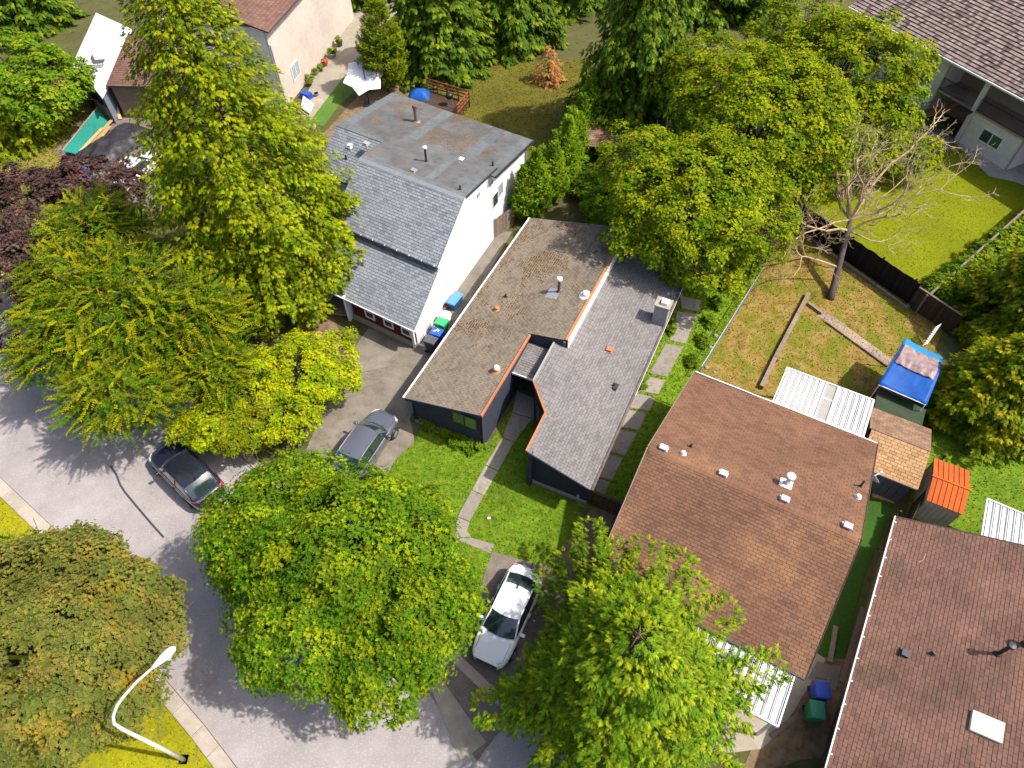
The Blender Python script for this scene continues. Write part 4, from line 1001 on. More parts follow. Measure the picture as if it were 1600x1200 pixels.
obj('wall', MB().prism([FS.pt(u, v, 0) for u, v in ((0.32, 0.1), (bu - 0.15, 0.1), (bu - 0.15, 2.7), (0.32, 2.7))][::-1] if False else [FS.pt(u, v, 0) for u, v in ((0.32, 0.1), (bu - 0.15, 0.1), (bu - 0.15, 2.7), (0.32, 2.7))], (0, 0, 2.05)), wood_dark_m, hs_)
for k in range(7):
    v = 0.14 + k * 0.37
    obj('panel', MB().hexa([FS.pt(u, vv, z) for z in (0.05, 2.0) for u, vv in ((0.26, v), (0.316, v), (0.316, v + 0.355), (0.26, v + 0.355))]), slate_m, hs_)
edge(hs_, FS, (-0.04, 0.0), (-0.04, 2.75), 2.1, 2.1, 0.05, 0.08, wood_grey_m, dz=-0.02)

FO = Fr(P(1506, 803, 1.85)[:2], 62, 152)
ho = thing('shed', 'small metal shed with bright orange ribbed roof and grey-green walls', 'shed', FO.pt(1.2, 0.8))
_, ow, _ = FO.onroof(1447, 783, 1.85, 0, 0); ou, _, _ = FO.onroof(1513, 765, 2.1, 0, 0); ob, _, _ = FO.onroof(1518, 738, 1.85, 0, 0)
n = 7
for k in range(n):
    v = k * ow / n; st = ow / n
    for ua, za, ub, zb in ((-0.05, 1.84, ou, 2.12), (ou, 2.12, ob + 0.05, 1.84)):
        mb = MB().hexa([FO.pt(ua, v + 0.006, za - .03), FO.pt(ub, v + 0.006, zb - .03), FO.pt(ub, v + st - 0.006, zb - .03), FO.pt(ua, v + st - 0.006, za - .03), FO.pt(ua, v + 0.006, za), FO.pt(ub, v + 0.006, zb), FO.pt(ub, v + st - 0.006, zb), FO.pt(ua, v + st - 0.006, za)])
        mb.hexa([FO.pt(ua, v + st - 0.03, za + .001), FO.pt(ub, v + st - 0.03, zb + .001), FO.pt(ub, v + st - 0.008, zb + .001), FO.pt(ua, v + st - 0.008, za + .001), FO.pt(ua, v + st - 0.028, za + .03), FO.pt(ub, v + st - 0.028, zb + .03), FO.pt(ub, v + st - 0.01, zb + .03), FO.pt(ua, v + st - 0.01, za + .03)])
        obj('roof_panel', mb, orange_metal_m, ho)
obj('ridge_cap', MB().bar(FO.pt(ou, -0.02, 2.14), FO.pt(ou, ow + 0.02, 2.14), 0.1, 0.03), orange_metal_m, ho)
obj('wall', MB().prism([FO.pt(u, v, 0) for u, v in ((0.08, 0.06), (ob - 0.06, 0.06), (ob - 0.06, ow - 0.06), (0.08, ow - 0.06))], (0, 0, 1.8)), shed_wall_m, ho)
for k in range(7):
    v = 0.06 + k * (ow - 0.12) / 7; st = (ow - 0.12) / 7
    obj('wall_panel', MB().hexa([FO.pt(u, vv, z) for z in (0.03, 1.78) for u, vv in ((0.035, v + 0.008), (0.079, v + 0.008), (0.079, v + st - 0.008), (0.035, v + st - 0.008))]), shed_wall_m, ho)
for k in range(8):
    u = 0.1 + k * (ob - 0.2) / 8; st = (ob - 0.2) / 8
    obj('wall_panel', MB().hexa([FO.pt(uu, v, z) for z in (0.03, 1.78) for uu, v in ((u + .008, 0.02), (u + st - .008, 0.02), (u + st - .008, 0.058), (u + .008, 0.058))]), shed_wall_m, ho)

sh3 = thing('shed', 'weathered shed with needle-covered brown roof half under the maple', 'shed', P(945, 235, 0))
F3 = Fr(P(912, 228, 2.2)[:2], -8, 82)
roof_plane(sh3, F3, [(0, 0), (4.2, 0), (4.2, 4.0), (0, 4.0)], 2.2, 0.0, 0.16, M('roof_needles', [(0.16, 0.095, 0.055), (0.26, 0.155, 0.09)], sc=1.3, bump=0.7, bsc=30, patch=(0.3, 0.2, 0.14), psc=0.6, isl=0.2), 'u', seed=81, expo=0.2, tw=0.4)
wall(sh3, F3, (2.2, 0.3), (4.0, 0.3), 0, 2.1, M('wall_paleblue', [(0.38, 0.42, 0.45), (0.46, 0.5, 0.52)]))
wall(sh3, F3, (0.2, 2.4), (2.2, 2.4), 0, 2.4, wood_black_m)
wall(sh3, F3, (0.2, 3.8), (0.2, 0.3), 0, 2.1, wood_black_m)
#==PART3==
# ------------------------------------------------------------------ trees: every leaf is a small blade of its own
NV = 4
def blades(pos, axis, nrm, Ln, Wd, droop=0.0):
    side = nz(np.cross(axis, nrm)); up = nz(np.cross(side, axis))
    if NV == 3:
        V = np.empty((len(pos), 3, 3)); m = pos + axis * (Ln * 0.14)[:, None]
        V[:, 0] = m + side * (Wd * 0.55)[:, None]; V[:, 1] = m - side * (Wd * 0.55)[:, None]
        V[:, 2] = pos + axis * Ln[:, None]; V[:, 2, 2] -= droop * Ln
        return V
    V = np.empty((len(pos), 4, 3))
    V[:, 0] = pos
    m = pos + axis * (Ln * 0.5)[:, None] + up * (Ln * 0.06)[:, None]
    V[:, 1] = m + side * (Wd * 0.5)[:, None]
    V[:, 3] = m - side * (Wd * 0.5)[:, None]
    V[:, 2] = pos + axis * Ln[:, None]
    V[:, 2, 2] -= droop * Ln
    return V
def basis(a):
    ref = np.where(np.abs(a[:, 2:3]) > 0.9, np.array([[1.0, 0, 0]]), np.array([[0, 0, 1.0]]))
    x = nz(np.cross(a, ref)); return x, np.cross(a, x)
def field(p, wl, seed=3):        # smooth random field in space, used to bunch the young shoots
    r = np.random.default_rng(seed); f = np.zeros(len(p))
    for _ in range(9):
        d = nz(r.normal(0, 1, (1, 3)))[0] * (6.283 / (wl * r.uniform(0.7, 1.6))); f += np.sin(p @ d + r.uniform(0, 6.28))
    return f / 3.0
def rosettes(c, a, size, young, k=7, spread=(0.9, 1.35), wr=0.38):
    """k leaves radiating around the twig end c with axis a"""
    n = len(c); x, y = basis(a)
    ph = (np.arange(k) / k * 6.283)[None] + RNG.random((n, 1)) * 6.28 + RNG.normal(0, 0.2, (n, k))
    sp = RNG.uniform(*spread, (n, k))
    d = a[:, None] * np.cos(sp)[..., None] + (x[:, None] * np.cos(ph)[..., None] + y[:, None] * np.sin(ph)[..., None]) * np.sin(sp)[..., None]
    d = nz(d).reshape(-1, 3)
    Ln = (size[:, None] * RNG.uniform(0.7, 1.15, (n, k))).ravel()
    V = blades(np.repeat(c, k, 0), d, np.repeat(a, k, 0), Ln, Ln * wr, 0.1)
    return V, np.repeat(young, k)
def sprays(c, a, nrm, size, young, k=9, fan=1.1, wr=0.22, tipy=0.5):
    """flat fan of k narrow blades along a twig"""
    n = len(c); side = nz(np.cross(a, nrm))
    t = np.linspace(0, 1, k)
    ang = (np.where(np.arange(k) % 2 == 0, 1, -1) * fan * (1 - t) ** 0.6)[None] + RNG.normal(0, 0.14, (n, k))
    d = a[:, None] * np.cos(ang)[..., None] + side[:, None] * np.sin(ang)[..., None] + RNG.normal(0, 0.12, (n, k, 3))
    st = c[:, None] + a[:, None] * (t[None] * 0.62 * size[:, None])[..., None]
    Ln = size[:, None] * (0.55 - 0.15 * t)[None] * RNG.uniform(0.75, 1.2, (n, k))
    V = blades(st.reshape(-1, 3), nz(d.reshape(-1, 3)), np.repeat(nrm, k, 0), Ln.ravel(), (Ln * wr * 1.6).ravel(), 0.25)
    y = np.clip(young[:, None] * (0.45 + tipy * t[None] * 1.2), 0, 1)
    return V, y.ravel()
def shoots(c, a, nrm, length, young, k=18, leaf=0.13, wr=0.45):
    """a leafy shoot: leaves to both sides along the twig"""
    n = len(c); side = nz(np.cross(a, nrm)); t = (np.arange(k) + 0.5) / k
    s = np.where(np.arange(k) % 2 == 0, 1.0, -1.0)
    st = c[:, None] + a[:, None] * (t[None] * length[:, None])[..., None]
    st[..., 2] -= (t[None] ** 2) * length[:, None] * 0.18
    d = a[:, None] * 0.55 + side[:, None] * s[None, :, None] * 0.85 + nrm[:, None] * 0.15 + RNG.normal(0, 0.2, (n, k, 3))
    Ln = leaf * (1.1 - 0.5 * t)[None] * RNG.uniform(0.7, 1.25, (n, k))
    V = blades(st.reshape(-1, 3), nz(d.reshape(-1, 3)), np.repeat(nrm, k, 0), Ln.ravel(), (Ln * wr).ravel(), 0.15)
    return V, np.clip(np.repeat(young, k) * (0.55 + 0.6 * np.tile(t, n)), 0, 1)
def finish(root, parts, mat, name='crown'):
    V = np.concatenate([p[0].reshape(-1, 3) for p in parts]); y = np.concatenate([p[1] for p in parts])
    V = V - org_of(root)
    o = put(name, quads_mesh(name, V, y, nv=NV), mat, root)
    return o
def limb(mb, a, b, r0, r1, bend=0.15, n=5, sides=6):
    a = np.array(a, float); b = np.array(b, float); L_ = np.linalg.norm(b - a)
    off = RNG.normal(0, 1, 3) * L_ * bend
    pts = [a + (b - a) * t + off * math.sin(math.pi * t) * 0.5 for t in np.linspace(0, 1, n)]
    mb.tube(pts, list(np.linspace(r0, r1, n)), sides)
    return pts
def sph(n):
    v = RNG.normal(0, 1, (n, 3)); return nz(v)

def broadleaf(label, base, lobes, mat, nclump, per, leaf, yprob=0.35, k=7, clump_r=(0.55, 1.0), wr=0.38, trunk_r=0.22, bark=None, name='tree', group=None, spread=(0.9, 1.35), twigs=True, upb=0.55, fine=(0.95, 0.88)):
    """lobes: (centre, (rx, ry, rz), weight). Clumps sit on the lobes' shells, rosettes on the clumps."""
    t = thing(name, label, 'tree' if 'tree' in name else 'shrub', base, group=group)
    base = np.array(base, float); parts = []; mb = MB()
    wsum = sum(l[2] for l in lobes)
    cl_all = []
    for c, rad, wt in lobes:
        c = np.array(c, float); rad = np.array(rad, float)
        n = int(nclump * wt / wsum)
        kf = np.arange(n) + 0.5; zf = 1 - 1.28 * kf / n; af_ = kf * 2.39996 + RNG.random() * 6.28     # even spread over the upper shell
        d = np.stack([np.cos(af_) * np.sqrt(1 - zf ** 2), np.sin(af_) * np.sqrt(1 - zf ** 2), zf], 1)
        d = nz(d + RNG.normal(0, 0.9 / math.sqrt(n), (n, 3)))
        rr = RNG.uniform(0.5, 1.0, n) ** 0.5
        wob = np.array([1 + 0.20 * mnoise.noise(Vector(q * 2.0 + c * 0.37)) * 1.5 + 0.12 * mnoise.noise(Vector(q * 5.1 + c)) for q in d])
        cc = c + d * rad * (rr * wob)[:, None]
        cr = RNG.uniform(*clump_r, n)
        cl_all.append((c, cc, cr))
        out = nz((cc - c) / rad)
        for per_, leaf_, r0, r1, kk, fill in ((int(per * fine[0]), leaf * fine[1], 0.62, 1.08, k, 0), (max(3, int(per * 0.14)), leaf * 2.3, 0.45, 0.80, 6, 1)):
            q = sph(n * per_).reshape(n, per_, 3)
            q = nz(q + out[:, None] * 0.5 + np.array([0, 0, upb]))
            pos = cc[:, None] + q * (cr[:, None] * RNG.uniform(r0, r1, (n, per_)))[..., None] * np.array([1, 1, 0.8])
            ax = nz(q * 0.6 + out[:, None] * 0.3 + np.array([0, 0, 0.65]))
            fl = field(pos.reshape(-1, 3), 1.5).reshape(n, per_) + RNG.normal(0, 0.45, (n, per_)) + q[..., 2] * 0.5
            exposed = (q[..., 2] > 0.1) & (fl > np.quantile(fl, 1 - yprob)) & (fill == 0)
            yg = np.where(exposed, RNG.uniform(0.45, 1.0, (n, per_)), RNG.uniform(0, 0.15, (n, per_)))
            sz = leaf_ * RNG.uniform(0.75, 1.25, (n, per_))
            pos = pos.reshape(-1, 3); ax = ax.reshape(-1, 3); keep = np.ones(len(pos), bool)
            for c2, r2, _ in lobes:                     # no leaves deep inside the crown
                keep &= ((((pos - np.array(c2, float)) / np.array(r2, float)) ** 2).sum(1) > 0.5 ** 2)
            keep &= pos[:, 2] > c[2] - 0.6 * rad[2]
            parts.append(rosettes(pos[keep], ax[keep], sz.ravel()[keep], yg.ravel()[keep], k=kk, wr=wr, spread=spread))
    c0 = sum(l[0][2] for l in lobes) / len(lobes)
    fork = np.array([base[0] * 0.75 + lobes[0][0][0] * 0.25, base[1] * 0.75 + lobes[0][0][1] * 0.25, base[2] + (lobes[0][0][2] - base[2]) * 0.45])
    limb(mb, base - [0, 0, 0.1], fork, trunk_r, trunk_r * 0.75, 0.05)
    for c, cc, cr in cl_all:
        for i in RNG.choice(len(cc), min(len(cc), 26), replace=False):
            m_ = fork + (cc[i] - fork) * 0.55 + np.array([0, 0, 0.3])
            limb(mb, fork, m_, trunk_r * 0.4, trunk_r * 0.2, 0.12, 4, 5)
            limb(mb, m_, cc[i], trunk_r * 0.2, 0.015, 0.15, 4, 5)
            if twigs:
                for _ in range(2): limb(mb, m_, cc[i] + RNG.normal(0, 0.6, 3), trunk_r * 0.12, 0.01, 0.15, 3, 4)
    obj('trunk', mb, bark or bark_m, t, smooth=True)
    finish(t, parts, mat)
    return t

def conifer(label, base, height, rad, mat, nbr, prof=None, droop=0.25, lift=0.2, tuft=0.42, step=0.26, k=9, fan=1.0, hang=0.55, yprob=0.6, lean=(0, 0), wr=0.22, name='tree', group=None, rows=2, start=0.2, hmin=0.08, bark=None, category='tree', az=None, trunk_r=0.25, bare=0.0, extra=(), var=(0.78, 1.15), spw=1.0, short=None):
    t = thing(name, label, category, base, group=group)
    base = np.array(base, float); mb = MB(); parts = []
    prof = prof or (lambda h: (1 - h) ** 0.8)
    top = base + np.array([lean[0], lean[1], height])
    mb.tube([base - [0, 0, .1], base + (top - base) * 0.5, top], [trunk_r, trunk_r * 0.6, 0.03], 8)
    P_, A_, N_, S_, Y_ = [], [], [], [], []
    for i in range(nbr + len(extra)):
        h = hmin + (0.985 - hmin) * ((i + RNG.random()) / nbr) ** 1.15
        a = i * 2.39996 + RNG.normal(0, 0.25) if az is None else RNG.uniform(*az)
        L_ = rad * prof(min(h, 1.0)) * RNG.uniform(*var)
        if short: L_ *= 1 - short[1] * max(0.0, math.cos(a - short[0]))
        if i >= nbr:
            q_ = np.array(extra[i - nbr]) - base; L_ = math.hypot(q_[0], q_[1]); a = math.atan2(q_[1], q_[0])
            h = min(0.9, (q_[2] + L_ * droop * 0.8) / height)
        if L_ < 0.15: L_ = 0.15
        d = np.array([math.cos(a), math.sin(a), 0.0]); o = base + (top - base) * h
        n = max(2, int(L_ / step))
        s = np.linspace(0, 1, n + 1)
        zc = L_ * (lift * s - (lift + droop) * s ** 1.6 + 0.10 * s ** 4)
        pts = o + d * (s * L_)[:, None] + np.array([0, 0, 1.0]) * zc[:, None]
        kk = max(2, int(n * 0.78)); bp_ = pts[:kk:max(1, kk // 5)] - [0, 0, 0.03]
        if L_ > 0.5 and len(bp_) > 1: mb.tube(list(bp_), list(np.linspace(0.04, 0.008, len(bp_))), 4, cap=False)
        sd = np.array([-d[1], d[0], 0.0])
        for j in range(n + 1):
            if s[j] < start and j < n: continue
            tang = pts[min(j + 1, n)] - pts[max(j - 1, 0)]; tang = tang / (np.linalg.norm(tang) + 1e-9)
            for r_ in range(rows):
                for sg in (1, -1):
                    if RNG.random() < bare: continue
                    spread_ = RNG.uniform(0.1, 1.0) * (0.30 + 0.42 * (1 - s[j])) * min(1.0, L_ / 2.0) * 1.4 * spw
                    p = pts[j] + sd * sg * spread_ + np.array([0, 0, -0.18 * spread_ + RNG.normal(0, 0.05)])
                    ax = tang * RNG.uniform(0.4, 1.0) + sd * sg * RNG.uniform(0.35, 1.0) + np.array([0, 0, -hang * RNG.uniform(0.4, 1.3)])
                    P_.append(p); A_.append(ax); N_.append(np.array([0, 0, 1.0]) + d * 0.5 + RNG.normal(0, 0.25, 3))
                    S_.append(tuft * RNG.uniform(0.75, 1.25) * (1.0 - 0.25 * h)); Y_.append((RNG.uniform(0.55, 1.0) if RNG.random() < yprob else RNG.uniform(0, 0.3)) * (0.4 + 0.6 * s[j]))
            if j == n:
                P_.append(pts[j]); A_.append(tang + np.array([0, 0, -hang * 0.3])); N_.append(np.array([0, 0, 1.0])); S_.append(tuft); Y_.append(1.0)
    c = np.array(P_); ax = nz(np.array(A_)); nr = nz(np.array(N_))
    Y_ = np.clip(np.array(Y_) * (1.0 + 0.75 * field(c, 1.1)), 0, 1)
    parts.append(sprays(c, ax, nr, np.array(S_), np.array(Y_), k=k, fan=fan, wr=wr))
    i_ = RNG.random(len(c)) < 0.16                  # older, coarser foliage below the fresh sprays
    parts.append(sprays(c[i_] - [0, 0, 0.16] - nr[i_] * 0.06, ax[i_], nr[i_], np.array(S_)[i_] * 1.9, np.zeros(i_.sum()), k=7, fan=fan, wr=wr * 1.2))
    obj('trunk', mb, bark or bark_m, t, smooth=True)
    finish(t, parts, mat)
    return t

oak_m = leaf_mat('leaf_oak', [(0.045, 0.12, 0.006), (0.088, 0.19, 0.008), (0.14, 0.25, 0.010)], (0.36, 0.42, 0.010), 0.42)
cedar_m = leaf_mat('leaf_cedar', [(0.075, 0.13, 0.004), (0.125, 0.195, 0.005), (0.18, 0.245, 0.006)], (0.43, 0.44, 0.008), 0.38)
larch_m = leaf_mat('leaf_shoots', [(0.045, 0.115, 0.005), (0.085, 0.175, 0.007), (0.13, 0.215, 0.008)], (0.38, 0.345, 0.008), 0.4)
purple_m = leaf_mat('leaf_purple', [(0.028, 0.014, 0.016), (0.052, 0.028, 0.027), (0.08, 0.043, 0.036)], (0.15, 0.09, 0.075), 0.12, orange=(0.17, 0.07, 0.025))
chart_m = leaf_mat('leaf_chartreuse', [(0.15, 0.25, 0.005), (0.26, 0.34, 0.007), (0.11, 0.20, 0.005)], (0.54, 0.53, 0.008), 0.34)
olive_m = leaf_mat('leaf_bronze', [(0.075, 0.115, 0.016), (0.125, 0.155, 0.024), (0.165, 0.145, 0.045)], (0.26, 0.215, 0.035), 0.26, orange=(0.36, 0.22, 0.010))
fir_m = leaf_mat('leaf_fir', [(0.047, 0.122, 0.006), (0.100, 0.194, 0.009), (0.158, 0.255, 0.011)], (0.357, 0.408, 0.014), 0.28)
maple_m = leaf_mat('leaf_maple', [(0.073, 0.154, 0.005), (0.129, 0.226, 0.007), (0.190, 0.275, 0.008)], (0.459, 0.451, 0.008), 0.42)
dark_fir_m = leaf_mat('leaf_hemlock', [(0.03, 0.072, 0.005), (0.060, 0.12, 0.008), (0.095, 0.17, 0.010)], (0.24, 0.29, 0.014), 0.22)
thuja_m = leaf_mat('leaf_thuja', [(0.078, 0.175, 0.008), (0.138, 0.263, 0.010), (0.198, 0.319, 0.012)], (0.360, 0.450, 0.015), 0.25)
thujay_m = leaf_mat('leaf_thuja_gold', [(0.085, 0.155, 0.006), (0.15, 0.215, 0.008)], (0.36, 0.35, 0.010), 0.25)
gold_m = leaf_mat('leaf_cypress', [(0.075, 0.135, 0.005), (0.135, 0.195, 0.007), (0.20, 0.245, 0.008)], (0.45, 0.39, 0.009), 0.28)
hedge_m = leaf_mat('leaf_hedge', [(0.055, 0.14, 0.006), (0.11, 0.21, 0.009), (0.165, 0.26, 0.011)], (0.32, 0.36, 0.015), 0.32)
deadn_m = leaf_mat('needle_dead', [(0.30, 0.11, 0.03), (0.42, 0.18, 0.06)], (0.45, 0.2, 0.07), 0.1)

twig_m = M("bark_twig", [(0.085, 0.06, 0.035), (0.15, 0.11, 0.07)], sc=6, bump=0.3)
# the round tree between road and drive
NV = 3
c = P(520, 885, 4.6)
broadleaf('big round bright green tree between the road and the white sedan', (c[0], c[1], 0), [(c, (3.9, 3.8, 3.2), 4), (P(408, 848, 4.8), (2.0, 2.0, 2.1), 1.4), (P(640, 970, 4.4), (2.3, 2.2, 2.2), 1.4), (P(478, 995, 4.4), (2.0, 1.9, 2.1), 1.2), (P(632, 842, 4.0), (1.9, 1.9, 1.9), 1.1), (P(462, 785, 4.4), (2.0, 1.8, 2.0), 1.0), (P(570, 820, 4.4), (2.0, 1.8, 1.9), 0.8), (P(595, 1040, 4.0), (1.9, 1.6, 1.7), 0.9), (P(690, 930, 3.8), (1.3, 1.3, 1.4), 0.5)],
          oak_m, 430, 118, 0.114, yprob=0.36, clump_r=(0.6, 1.1), trunk_r=0.28, k=7, wr=0.5)
conifer('tall yellow-green cedar with drooping sprays beside the white house', P(442, 452, 0), 22.0, 5.5, cedar_m, 560, prof=lambda h: min(1.0, 0.8 + 0.8 * h) * min(1.0, ((1 - h) / 0.66)) ** 0.8, droop=0.26, lift=0.22, tuft=0.28, step=0.26, k=13, fan=1.1, hang=0.34, yprob=0.8, rows=3, start=0.46, wr=0.26, trunk_r=0.45, lean=(-0.3, 0.2), bark=twig_m, spw=1.15)
# spreading tree with yellow shoots over the road
def shoot_tree(label, base, lobes, mat, n_sh, leaf, name='tree'):
    t = thing(name, label, 'tree', base); parts = []; mb = MB(); base = np.array(base, float)
    c0 = np.array(lobes[0][0]); fork = base + np.array([0, 0, c0[2] * 0.35])
    limb(mb, base - [0, 0, .1], fork, 0.3, 0.24, 0.05)
    wsum = sum(l[2] for l in lobes)
    for c, rad, wt in lobes:
        c = np.array(c); rad = np.array(rad); n = int(n_sh * wt / wsum)
        for _ in range(int(34 * wt / wsum)):
            d = sph(1)[0]; d[2] = abs(d[2]) * 0.6
            e = c + d * rad * 0.9; m_ = fork + (e - fork) * 0.5 + np.array([0, 0, 0.5])
            limb(mb, fork, m_, 0.12, 0.06, 0.1, 4, 5); limb(mb, m_, e, 0.06, 0.015, 0.1, 5, 5)
        d = sph(n * 2); d = d[d[:, 2] > -0.35][:n]; n = len(d)
        lay = RNG.integers(0, 5, n) / 5.0
        rr = 0.45 + 0.55 * RNG.random(n) ** 0.7
        wob = np.array([1 + 0.18 * mnoise.noise(Vector(q * 2.1 + c * 0.3)) for q in d])
        p = c + d * rad * (rr * wob)[:, None]
        a = d * np.array([1, 1, 0.25]) + RNG.normal(0, 0.35, (n, 3)) + np.array([0, 0, 0.12])
        ln = RNG.uniform(0.7, 1.7, n)
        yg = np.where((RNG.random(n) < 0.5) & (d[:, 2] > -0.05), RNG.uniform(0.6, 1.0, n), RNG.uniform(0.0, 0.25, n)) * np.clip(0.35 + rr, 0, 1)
        nr = nz(np.array([0, 0, 1.0]) + RNG.normal(0, 0.25, (n, 3)))
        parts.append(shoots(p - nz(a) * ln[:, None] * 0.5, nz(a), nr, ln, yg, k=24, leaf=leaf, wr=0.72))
        sel = RNG.choice(n, n // 7, replace=False)
        for i in sel: mb.tube([p[i] - nz(a[i:i+1])[0] * ln[i] * 0.9, p[i] + nz(a[i:i+1])[0] * ln[i] * 0.4], [0.018, 0.006], 3, cap=False)
        # older inner leaves
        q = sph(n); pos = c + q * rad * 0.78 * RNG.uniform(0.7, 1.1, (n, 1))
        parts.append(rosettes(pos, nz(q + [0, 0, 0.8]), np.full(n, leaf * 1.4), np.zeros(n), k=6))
    obj('trunk', mb, bark_m, t, smooth=True); finish(t, parts, mat); return t
c = P(195, 480, 5.0)
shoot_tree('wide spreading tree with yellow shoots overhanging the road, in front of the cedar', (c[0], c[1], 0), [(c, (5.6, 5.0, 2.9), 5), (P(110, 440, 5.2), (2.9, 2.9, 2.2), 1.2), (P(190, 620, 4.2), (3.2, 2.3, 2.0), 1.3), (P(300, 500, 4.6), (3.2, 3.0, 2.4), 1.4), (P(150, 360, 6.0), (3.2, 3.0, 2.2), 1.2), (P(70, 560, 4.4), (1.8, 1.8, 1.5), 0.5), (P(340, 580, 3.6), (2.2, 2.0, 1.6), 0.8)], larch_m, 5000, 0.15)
# purple-leaved maple
c = P(75, 345, 3.8)
broadleaf('dark purple-leaved tree behind the spreading tree', (c[0], c[1], 0), [(c, (5.2, 4.2, 2.6), 3), (P(150, 300, 3.4), (3.0, 2.5, 1.8), 1), (P(10, 460, 4.2), (3.5, 3.5, 2.5), 1.2)], purple_m, 240, 66, 0.138, yprob=0.25, clump_r=(0.5, 0.95), wr=0.75)
# chartreuse shrub
c = P(462, 590, 2.3)
broadleaf('bright chartreuse bushy small tree between the spreading tree and the driveway', (c[0], c[1] - 0.6, 0), [(c, (2.6, 2.3, 1.5), 3), (P(510, 555, 2.0), (1.6, 1.4, 1.1), 1), (P(410, 600, 2.4), (1.7, 1.8, 1.3), 1.1), (P(450, 655, 2.0), (1.4, 1.3, 1.0), 0.9), (P(530, 595, 1.8), (1.1, 1.1, 0.9), 0.6)], chart_m, 210, 66, 0.105, yprob=0.6, clump_r=(0.35, 0.65), trunk_r=0.12, name='tree', wr=0.5)
c = P(330, 668, 1.9)
broadleaf('small chartreuse shrub overhanging the black car', (c[0] + 0.2, c[1] + 0.3, 0), [(c, (1.4, 1.2, 1.0), 2), (P(295, 672, 1.8), (0.8, 0.7, 0.6), 0.6)], chart_m, 62, 54, 0.115, yprob=0.6, clump_r=(0.3, 0.55), trunk_r=0.08, name='shrub', wr=0.5)
c = P(385, 668, 1.7)
broadleaf('olive green shrub wedged between the two chartreuse bushes', (c[0], c[1], 0), [(c, (1.5, 1.6, 1.2), 2)], gold_m, 70, 54, 0.105, yprob=0.3, clump_r=(0.3, 0.55), trunk_r=0.08, name='shrub', wr=0.5)
# bronze tree at the bottom left
c = P(75, 1005, 4.4)
broadleaf('bronze-green dense tree under the street lamp', (c[0], c[1], 0), [(c, (4.0, 3.9, 2.8), 5), (P(205, 945, 4.2), (1.5, 1.4, 1.5), 0.9), (P(125, 890, 4.2), (1.8, 1.4, 1.6), 0.9), (P(228, 985, 4.0), (1.1, 1.1, 1.2), 0.6), (P(5, 960, 4.6), (2.2, 2.2, 2.1), 1), (P(175, 1080, 3.8), (1.5, 1.5, 1.4), 0.8), (P(60, 1130, 4.2), (2.4, 2.0, 1.8), 1)], olive_m, 420, 84, 0.108, yprob=0.35, clump_r=(0.5, 0.85), wr=0.75, trunk_r=0.26, k=6)
# fir at the bottom
b = P(1000, 985, 10.4)
conifer('bright green fir with whorled branches hiding the front of the russet house', (b[0], b[1], 0), 10.4, 5.3, fir_m, 114, prof=lambda h: (1 - h) ** 0.55 * 1.05, droop=0.10, lift=0.12, tuft=0.27, step=0.125, k=12, fan=0.95, hang=0.2, yprob=0.6, rows=5, start=0.25, wr=0.20, trunk_r=0.22, bare=0.08, hmin=0.2, bark=twig_m, var=(0.62, 1.2), spw=1.4, short=(2.7, 0.3),
        extra=[P(918, 822, 3.0), P(880, 868, 2.2), P(855, 895, 1.7), P(1010, 850, 5.0), P(1065, 870, 4.6), P(1215, 1042, 3.6), P(1180, 1062, 3.4), P(745, 1112, 3.2), P(790, 1090, 3.6), P(815, 1035, 2.4), P(1140, 950, 4.4), P(1085, 905, 4.4), P(820, 1115, 4.0), P(1165, 1120, 2.8), P(955, 850, 4.6)])
# maples at the top right
c = P(1075, 320, 5.6)
broadleaf('large yellow-green maple beside the charcoal house roof', (c[0], c[1], 0), [(c, (4.6, 4.4, 3.4), 4), (P(1010, 260, 5.6), (2.8, 2.6, 2.2), 1), (P(1110, 410, 3.4), (2.6, 2.2, 1.8), 1), (P(1160, 360, 5.0), (2.8, 2.8, 2.4), 1), (P(1020, 370, 4.4), (2.4, 2.4, 1.8), 0.8)], maple_m, 400, 82, 0.116, yprob=0.5, clump_r=(0.55, 1.0), trunk_r=0.3, wr=0.55)
c = P(1190, 190, 7.0)
broadleaf('tall yellow-green maple, middle of the three at the top', (c[0], c[1], 0), [(c, (5.4, 5.0, 3.8), 4), (P(1120, 130, 7.0), (3.4, 3.2, 2.6), 1), (P(1210, 280, 5.2), (3.0, 2.8, 2.2), 1)], maple_m, 360, 70, 0.135, yprob=0.55, clump_r=(0.6, 1.1), trunk_r=0.32, wr=0.55)
c = P(1310, 120, 6.6)
broadleaf('broad yellow-green maple against the beige house', (c[0], c[1], 0), [(c, (5.6, 5.0, 3.6), 4), (P(1350, 190, 5.4), (2.8, 2.6, 2.2), 1), (P(1280, 220, 5.6), (3.2, 3.0, 2.4), 1), (P(1250, 60, 7.0), (4.0, 3.5, 3.0), 1)], maple_m, 350, 66, 0.145, yprob=0.6, clump_r=(0.6, 1.1), trunk_r=0.32, wr=0.55)
c = P(1405, 240, 1.9)
broadleaf('light green bush at the edge of the mown lawn below the beige house', (c[0], c[1], 0), [(c, (2.6, 2.0, 1.7), 2), (P(1350, 250, 2.2), (2.2, 2.0, 1.6), 1)], maple_m, 100, 50, 0.15, yprob=0.6, clump_r=(0.45, 0.8), trunk_r=0.1, name='shrub', wr=0.55)
c = P(950, 330, 0.9)
broadleaf('dark green undergrowth bush between thuja hedge and maple', (c[0], c[1], 0), [(c, (1.5, 2.4, 0.9), 2), (P(925, 290, 0.8), (1.2, 1.6, 0.7), 1)], hedge_m, 90, 44, 0.14, yprob=0.2, clump_r=(0.35, 0.7), trunk_r=0.06, name='shrub', wr=0.5)
